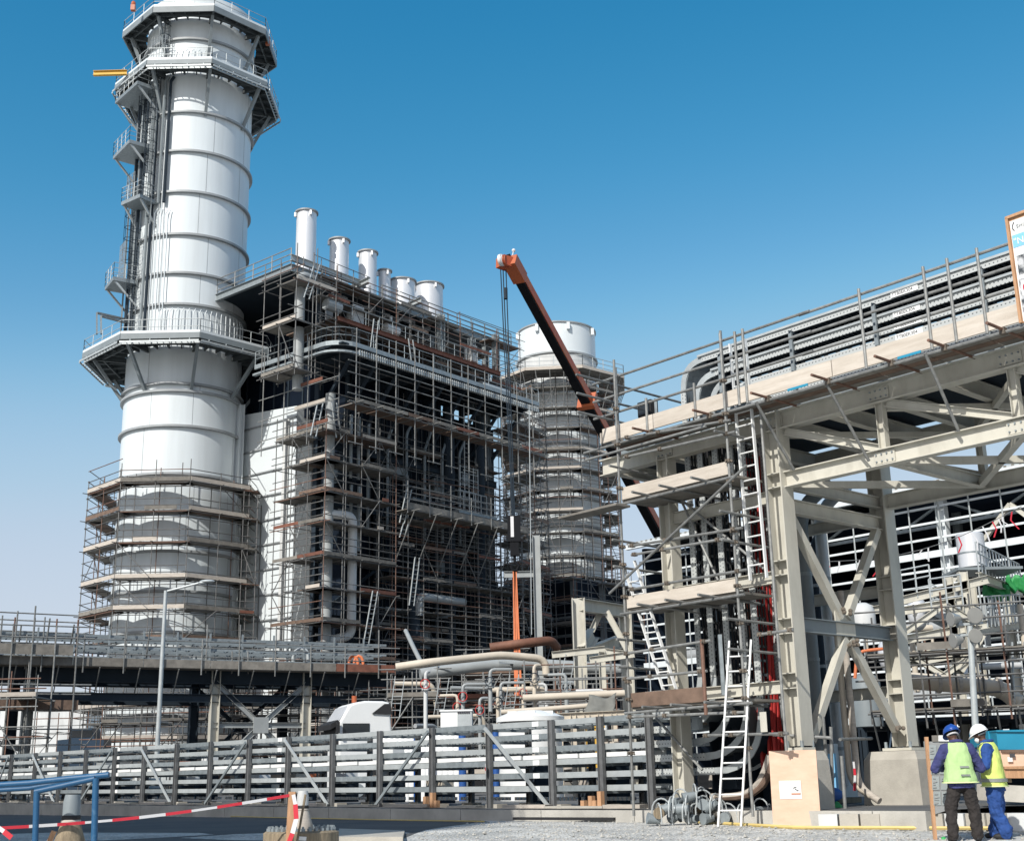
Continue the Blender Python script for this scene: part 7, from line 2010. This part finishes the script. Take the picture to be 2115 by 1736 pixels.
def person(base, faz, label, H, helmet, shirt, vest, trouser, headturn, nod, elbows, wrists, stance, mask, vest_hem, shirt_hem, tilt=0.0, baggy=1.0):
    f = az(faz); r = V((f.y, -f.x, 0)); k = H / 1.80
    def L(x, y, z): return base + r * (x * k) + f * (y * k + tilt * z * k * .06) + Z * (z * k)
    t = Thing('person', label, 'person', base)
    body = MB()
    hf = rotz(f, -headturn); hr = V((hf.y, -hf.x, 0)); hu = (Z * math.cos(nod) + hf * math.sin(nod)).normalized(); hf2 = hr.cross(hu) * -1
    if hf2.dot(hf) < 0: hf2 = -hf2
    neck = L(0, .02, 1.50); hc = neck + hu * .135 * k + hf2 * .035 * k
    # head: cranium, jaw, nose, brow, ears
    body.blob(hc + hu * .02, .078 * k, .097 * k, .112 * k, (hr, hf2, hu), 18, 12)
    body.blob(hc - hu * .065 * k + hf2 * .03 * k, .056 * k, .065 * k, .06 * k, (hr, hf2, hu), 14, 9)
    body.blob(hc - hu * .02 * k + hf2 * .1 * k, .014 * k, .022 * k, .026 * k, (hr, hf2, hu), 8, 6)
    body.blob(hc + hu * .022 * k + hf2 * .086 * k, .05 * k, .016 * k, .012 * k, (hr, hf2, hu), 8, 6)
    for s in (-1, 1): body.blob(hc - hu * .01 * k + hr * (s * .08 * k), .012 * k, .022 * k, .034 * k, (hr, hf2, hu), 8, 6)
    capsule(body, L(0, 0, 1.42), hc - hu * .05 * k, .058 * k, .055 * k)
    # trunk and limbs
    body.join(loft([(L(0, 0, z), r * (a * k), f * (b * k)) for z, a, b in ((.86, .15, .10), (1.0, .145, .095), (1.2, .16, .105), (1.36, .175, .105), (1.46, .12, .08))], 20))
    for s, e_, w_, st_ in ((-1, elbows[0], wrists[0], stance[0]), (1, elbows[1], wrists[1], stance[1])):
        sh = L(s * .185, 0, 1.42); el, wr = L(*e_), L(*w_)
        capsule(body, L(s * .1, 0, 1.40), sh, .07 * k, .058 * k); capsule(body, sh, el, .05 * k, .042 * k); capsule(body, el, wr, .042 * k, .028 * k)
        hip, kn, an = L(s * .09, 0, .90), L(st_[0] * .9, .02, .49), L(st_[0], st_[1], .09)
        capsule(body, hip, kn, .085 * k, .058 * k); capsule(body, kn, an, .055 * k, .04 * k)
        # hand: palm, four bent fingers, thumb off its side
        hd = (wr - el).normalized(); hs = hd.cross(Z).normalized() * -s; up_ = hs.cross(hd)
        pc = wr + hd * .05 * k
        body.blob(pc, .042 * k, .016 * k, .052 * k, (hs, up_, hd), 10, 7)
        for q, (o, ln_) in enumerate(((-.03, .062), (-.01, .074), (.011, .07), (.031, .054))):
            a_ = pc + hd * .045 * k + hs * o * k; b_ = a_ + (hd * .8 + up_ * -.55) * ln_ * .55 * k; c_ = b_ + (hd * .25 - up_ * .95) * ln_ * .5 * k
            capsule(body, a_, b_, .0095 * k, .009 * k, 6); capsule(body, b_, c_, .009 * k, .0075 * k, 6)
        a_ = pc - hs * .035 * k; b_ = a_ - hs * .03 * k + hd * .03 * k; capsule(body, a_, b_, .012 * k, .01 * k, 6); capsule(body, b_, b_ + hd * .03 * k, .01 * k, .008 * k, 6)
    o = t.part('body', body, 'skin'); remesh(o, .0085, 0, 2)
    for s in (-1, 1):
        e = hc + hu * .006 * k + hf2 * .088 * k + hr * (s * .03 * k)
        t.part('eye', MB().blob(e, .012 * k, .008 * k, .008 * k, (hr, hf2, hu), 8, 6), 'tape_white', parent=o)
    t.part('mouth', MB().blob(hc - hu * .07 * k + hf2 * .088 * k, .024 * k, .008 * k, .006 * k, (hr, hf2, hu), 8, 6), 'board_brown', parent=o)
    t.part('hair', MB().blob(hc + hu * .03 * k - hf2 * .012 * k, .083 * k, .098 * k, .1 * k, (hr, hf2, hu), 14, 10), 'rubber', smooth=True)
    # shirt
    mb = loft([(L(0, 0, z), r * (a * k), f * (b * k)) for z, a, b in ((shirt_hem, .205, .150), (.92, .20, .145), (1.05, .185, .135), (1.22, .195, .14), (1.37, .205, .135), (1.46, .145, .10), (1.53, .075, .075))], 24)
    for s, e_, w_ in ((-1, elbows[0], wrists[0]), (1, elbows[1], wrists[1])):
        sh = L(s * .19, 0, 1.40); el, wr = L(*e_), L(*w_)
        capsule(mb, L(s * .12, 0, 1.40), sh, .085 * k, .085 * k, 12); capsule(mb, sh, el, .084 * k, .07 * k, 12); capsule(mb, el, wr, .07 * k, .05 * k, 12)
    o = t.part('shirt', mb, shirt); remesh(o, .012, .045)
    t.part('collar', MB().path([L(.085 * math.cos(a), .09 * math.sin(a) + .01, 1.505 + .03 * math.cos(a + 1.57) * .5) for a in [math.pi * 2 * q / 14 for q in range(15)]], .026 * k, 8), shirt, smooth=True)
    # trousers
    mb = loft([(L(0, 0, z), r * (a * k), f * (b * k)) for z, a, b in ((.80, .185, .135), (.9, .18, .13), (1.02, .17, .125))], 20)
    for s, st_ in ((-1, stance[0]), (1, stance[1])):
        hip, kn, an = L(s * .095, 0, .84), L(st_[0] * .95, .03, .48), L(st_[0], st_[1], .07)
        capsule(mb, hip, kn, .112 * k * baggy, .093 * k * baggy, 14); capsule(mb, kn, an + Z * .06, .093 * k * baggy, .085 * k * baggy, 14)
        capsule(mb, an + Z * .09 * k, an + Z * .03, .09 * k * baggy, .088 * k * baggy, 14)
    o = t.part('trousers', mb, trouser); remesh(o, .012, .055)
    # boots
    for st_ in stance:
        a_ = L(st_[0], st_[1], 0); tf_ = (f + r * (.25 if st_[0] > 0 else -.25)).normalized()
        b_ = MB().blob(a_ + tf_ * .06 * k + Z * .045 * k, .05 * k, .145 * k, .055 * k, (V((tf_.y, -tf_.x, 0)), tf_, Z), 14, 9)
        o = t.part('boot', b_, 'rubber', smooth=True)
    # vest
    rings = [(vest_hem, .265, .20), (vest_hem + .1, .24, .185), (1.1, .215, .172), (1.24, .20, .168), (1.36, .185, .158), (1.45, .172, .122), (1.50, .115, .098)]
    mb = loft([(L(0, 0, z), r * (a * k), f * (b * k)) for z, a, b in rings], 36, False)
    o = t.part('vest', mb, vest, smooth=True)
    so = o.modifiers.new('t', 'SOLIDIFY'); so.thickness = .012
    su = o.modifiers.new('su', 'SUBSURF'); su.levels = 2; su.render_levels = 2
    d = o.modifiers.new('d', 'DISPLACE'); d.texture = tex; d.strength = .034; d.mid_level = .5; d.texture_coords = 'GLOBAL'
    def band(z, a, b, w, m, nm, a0=0, a1=360, g=.012):
        pts = [L((a + g) * math.copysign(abs(math.cos(R_(q))) ** .82, math.cos(R_(q))), (b + g) * math.copysign(abs(math.sin(R_(q))) ** .82, math.sin(R_(q))), z) for q in range(a0, a1 + 1, 8)]
        t.part(nm, MB().strip(pts, w, .004, Z), m, parent=o)
    band(vest_hem + .008, .265, .20, .018, 'vest_edge', 'vest_hem')
    # helmet
    hm = hc + hu * .045 * k - hf2 * .005
    prof = []
    mb = MB(); nu, nv = 28, 9
    for j in range(nv + 1):
        th = math.pi / 2 * j / nv
        for i in range(nu):
            ph = 2 * math.pi * i / nu
            mb.v.append(hm + hr * (.122 * k * math.cos(th) * math.cos(ph)) + hf2 * (.148 * k * math.cos(th) * math.sin(ph)) + hu * (.125 * k * math.sin(th)))
    for j in range(nv):
        for i in range(nu): l = (i + 1) % nu; mb.f.append((j * nu + i, j * nu + l, (j + 1) * nu + l, (j + 1) * nu + i))
    # rim and peak
    i0 = len(mb.v)
    for i in range(nu):
        ph = 2 * math.pi * i / nu; s_ = max(0, math.sin(ph)) ** 2
        mb.v.append(hm + hr * (.122 * k * math.cos(ph)) + hf2 * (.148 * k * math.sin(ph))); mb.v.append(hm + hr * (.136 * k * math.cos(ph)) + hf2 * ((.160 + .045 * s_) * k * math.sin(ph)) - hu * (.016 + .012 * s_) * k)
    for i in range(nu): l = (i + 1) % nu; mb.f.append((i0 + 2 * i, i0 + 2 * i + 1, i0 + 2 * l + 1, i0 + 2 * l))
    ho = t.part('helmet', mb, helmet, smooth=True); ho.modifiers.new('t', 'SOLIDIFY').thickness = .006
    t.part('helmet_ridge', MB().path([hm + hf2 * (.135 * k * math.cos(a)) + hu * (.124 * k * math.sin(a)) for a in [math.pi * q / 12 for q in range(1, 12)]], .012 * k, 8), helmet, parent=ho, smooth=True)
    t.part('helmet_strap', MB().path([hc + hr * (.084 * k * math.cos(a)) - hf2 * (.1 * k * math.sin(a)) + hu * .0 for a in [math.pi * q / 10 for q in range(11)]], .014 * k, 6), 'tape_white' if helmet == 'helmet_blue' else 'grey_steel')
    if mask:
        t.part('mask', MB().blob(hc - hu * .052 * k + hf2 * .06 * k, .062 * k, .06 * k, .058 * k, (hr, hf2, hu), 14, 9), 'paper', smooth=True)
    return t, o, L, band
base = atZ(1998, 1738, 0.0); base.z = gz(base.x, base.y)
t1, v1, L1, band1 = person(base, 8, 'worker seen from behind in a blue helmet, pale lime vest and dark trousers', 1.80, 'helmet_blue', 'shirt_purple', 'vest_lime', 'trouser_dark', -22, .42,
    ((-.36, .06, 1.10), (.35, .08, 1.10)), ((-.09, .36, 1.12), (.12, .36, 1.12)), ((-.20, -.02), (.17, .0)), False, .88, .80)
for z in (1.12, .995):
    pts = [L1(x, -.205 - (.012 if z < 1.1 else -.012) + abs(x) * .12, z) for x in (-.02, .05, .12)]
    t1.part('reflective_strip', MB().strip(pts, .028, .004, Z), 'reflective', parent=v1)
t1.part('helmet_mark', MB().bar(L1(.03, -.10, 1.765), L1(.03, -.115, 1.735), .012, .012).bar(L1(.03, -.118, 1.735), L1(.055, -.112, 1.733), .012, .012), 'paper')
t1.done()
base = atZ(2074, 1733, 0.0); base.z = gz(base.x, base.y)
t2, v2, L2, band2 = person(base, -62, 'worker in a white helmet and face mask, blue coveralls and yellow vest, looking down', 1.80, 'helmet_white', 'coverall_blue', 'vest_yellow', 'coverall_blue', 8, .40,
    ((-.30, .04, 1.12), (.30, .02, 1.12)), ((-.07, .38, 1.08), (.06, .36, 1.10)), ((-.13, -.06), (.12, .12)), True, .80, .74, .9, 1.2)
band2(.90, .25, .193, .055, 'reflective', 'reflective_strip')
for s in (-1, 1):
    pts = [L2(s * .115, .20, .92), L2(s * .115, .185, 1.1), L2(s * .115, .175, 1.28), L2(s * .112, .14, 1.44), L2(s * .10, .02, 1.50)]
    t2.part('reflective_strip', MB().strip(pts, .05, .004, L2(1, 0, 0) - L2(0, 0, 0)), 'reflective', parent=v2)
t2.done()
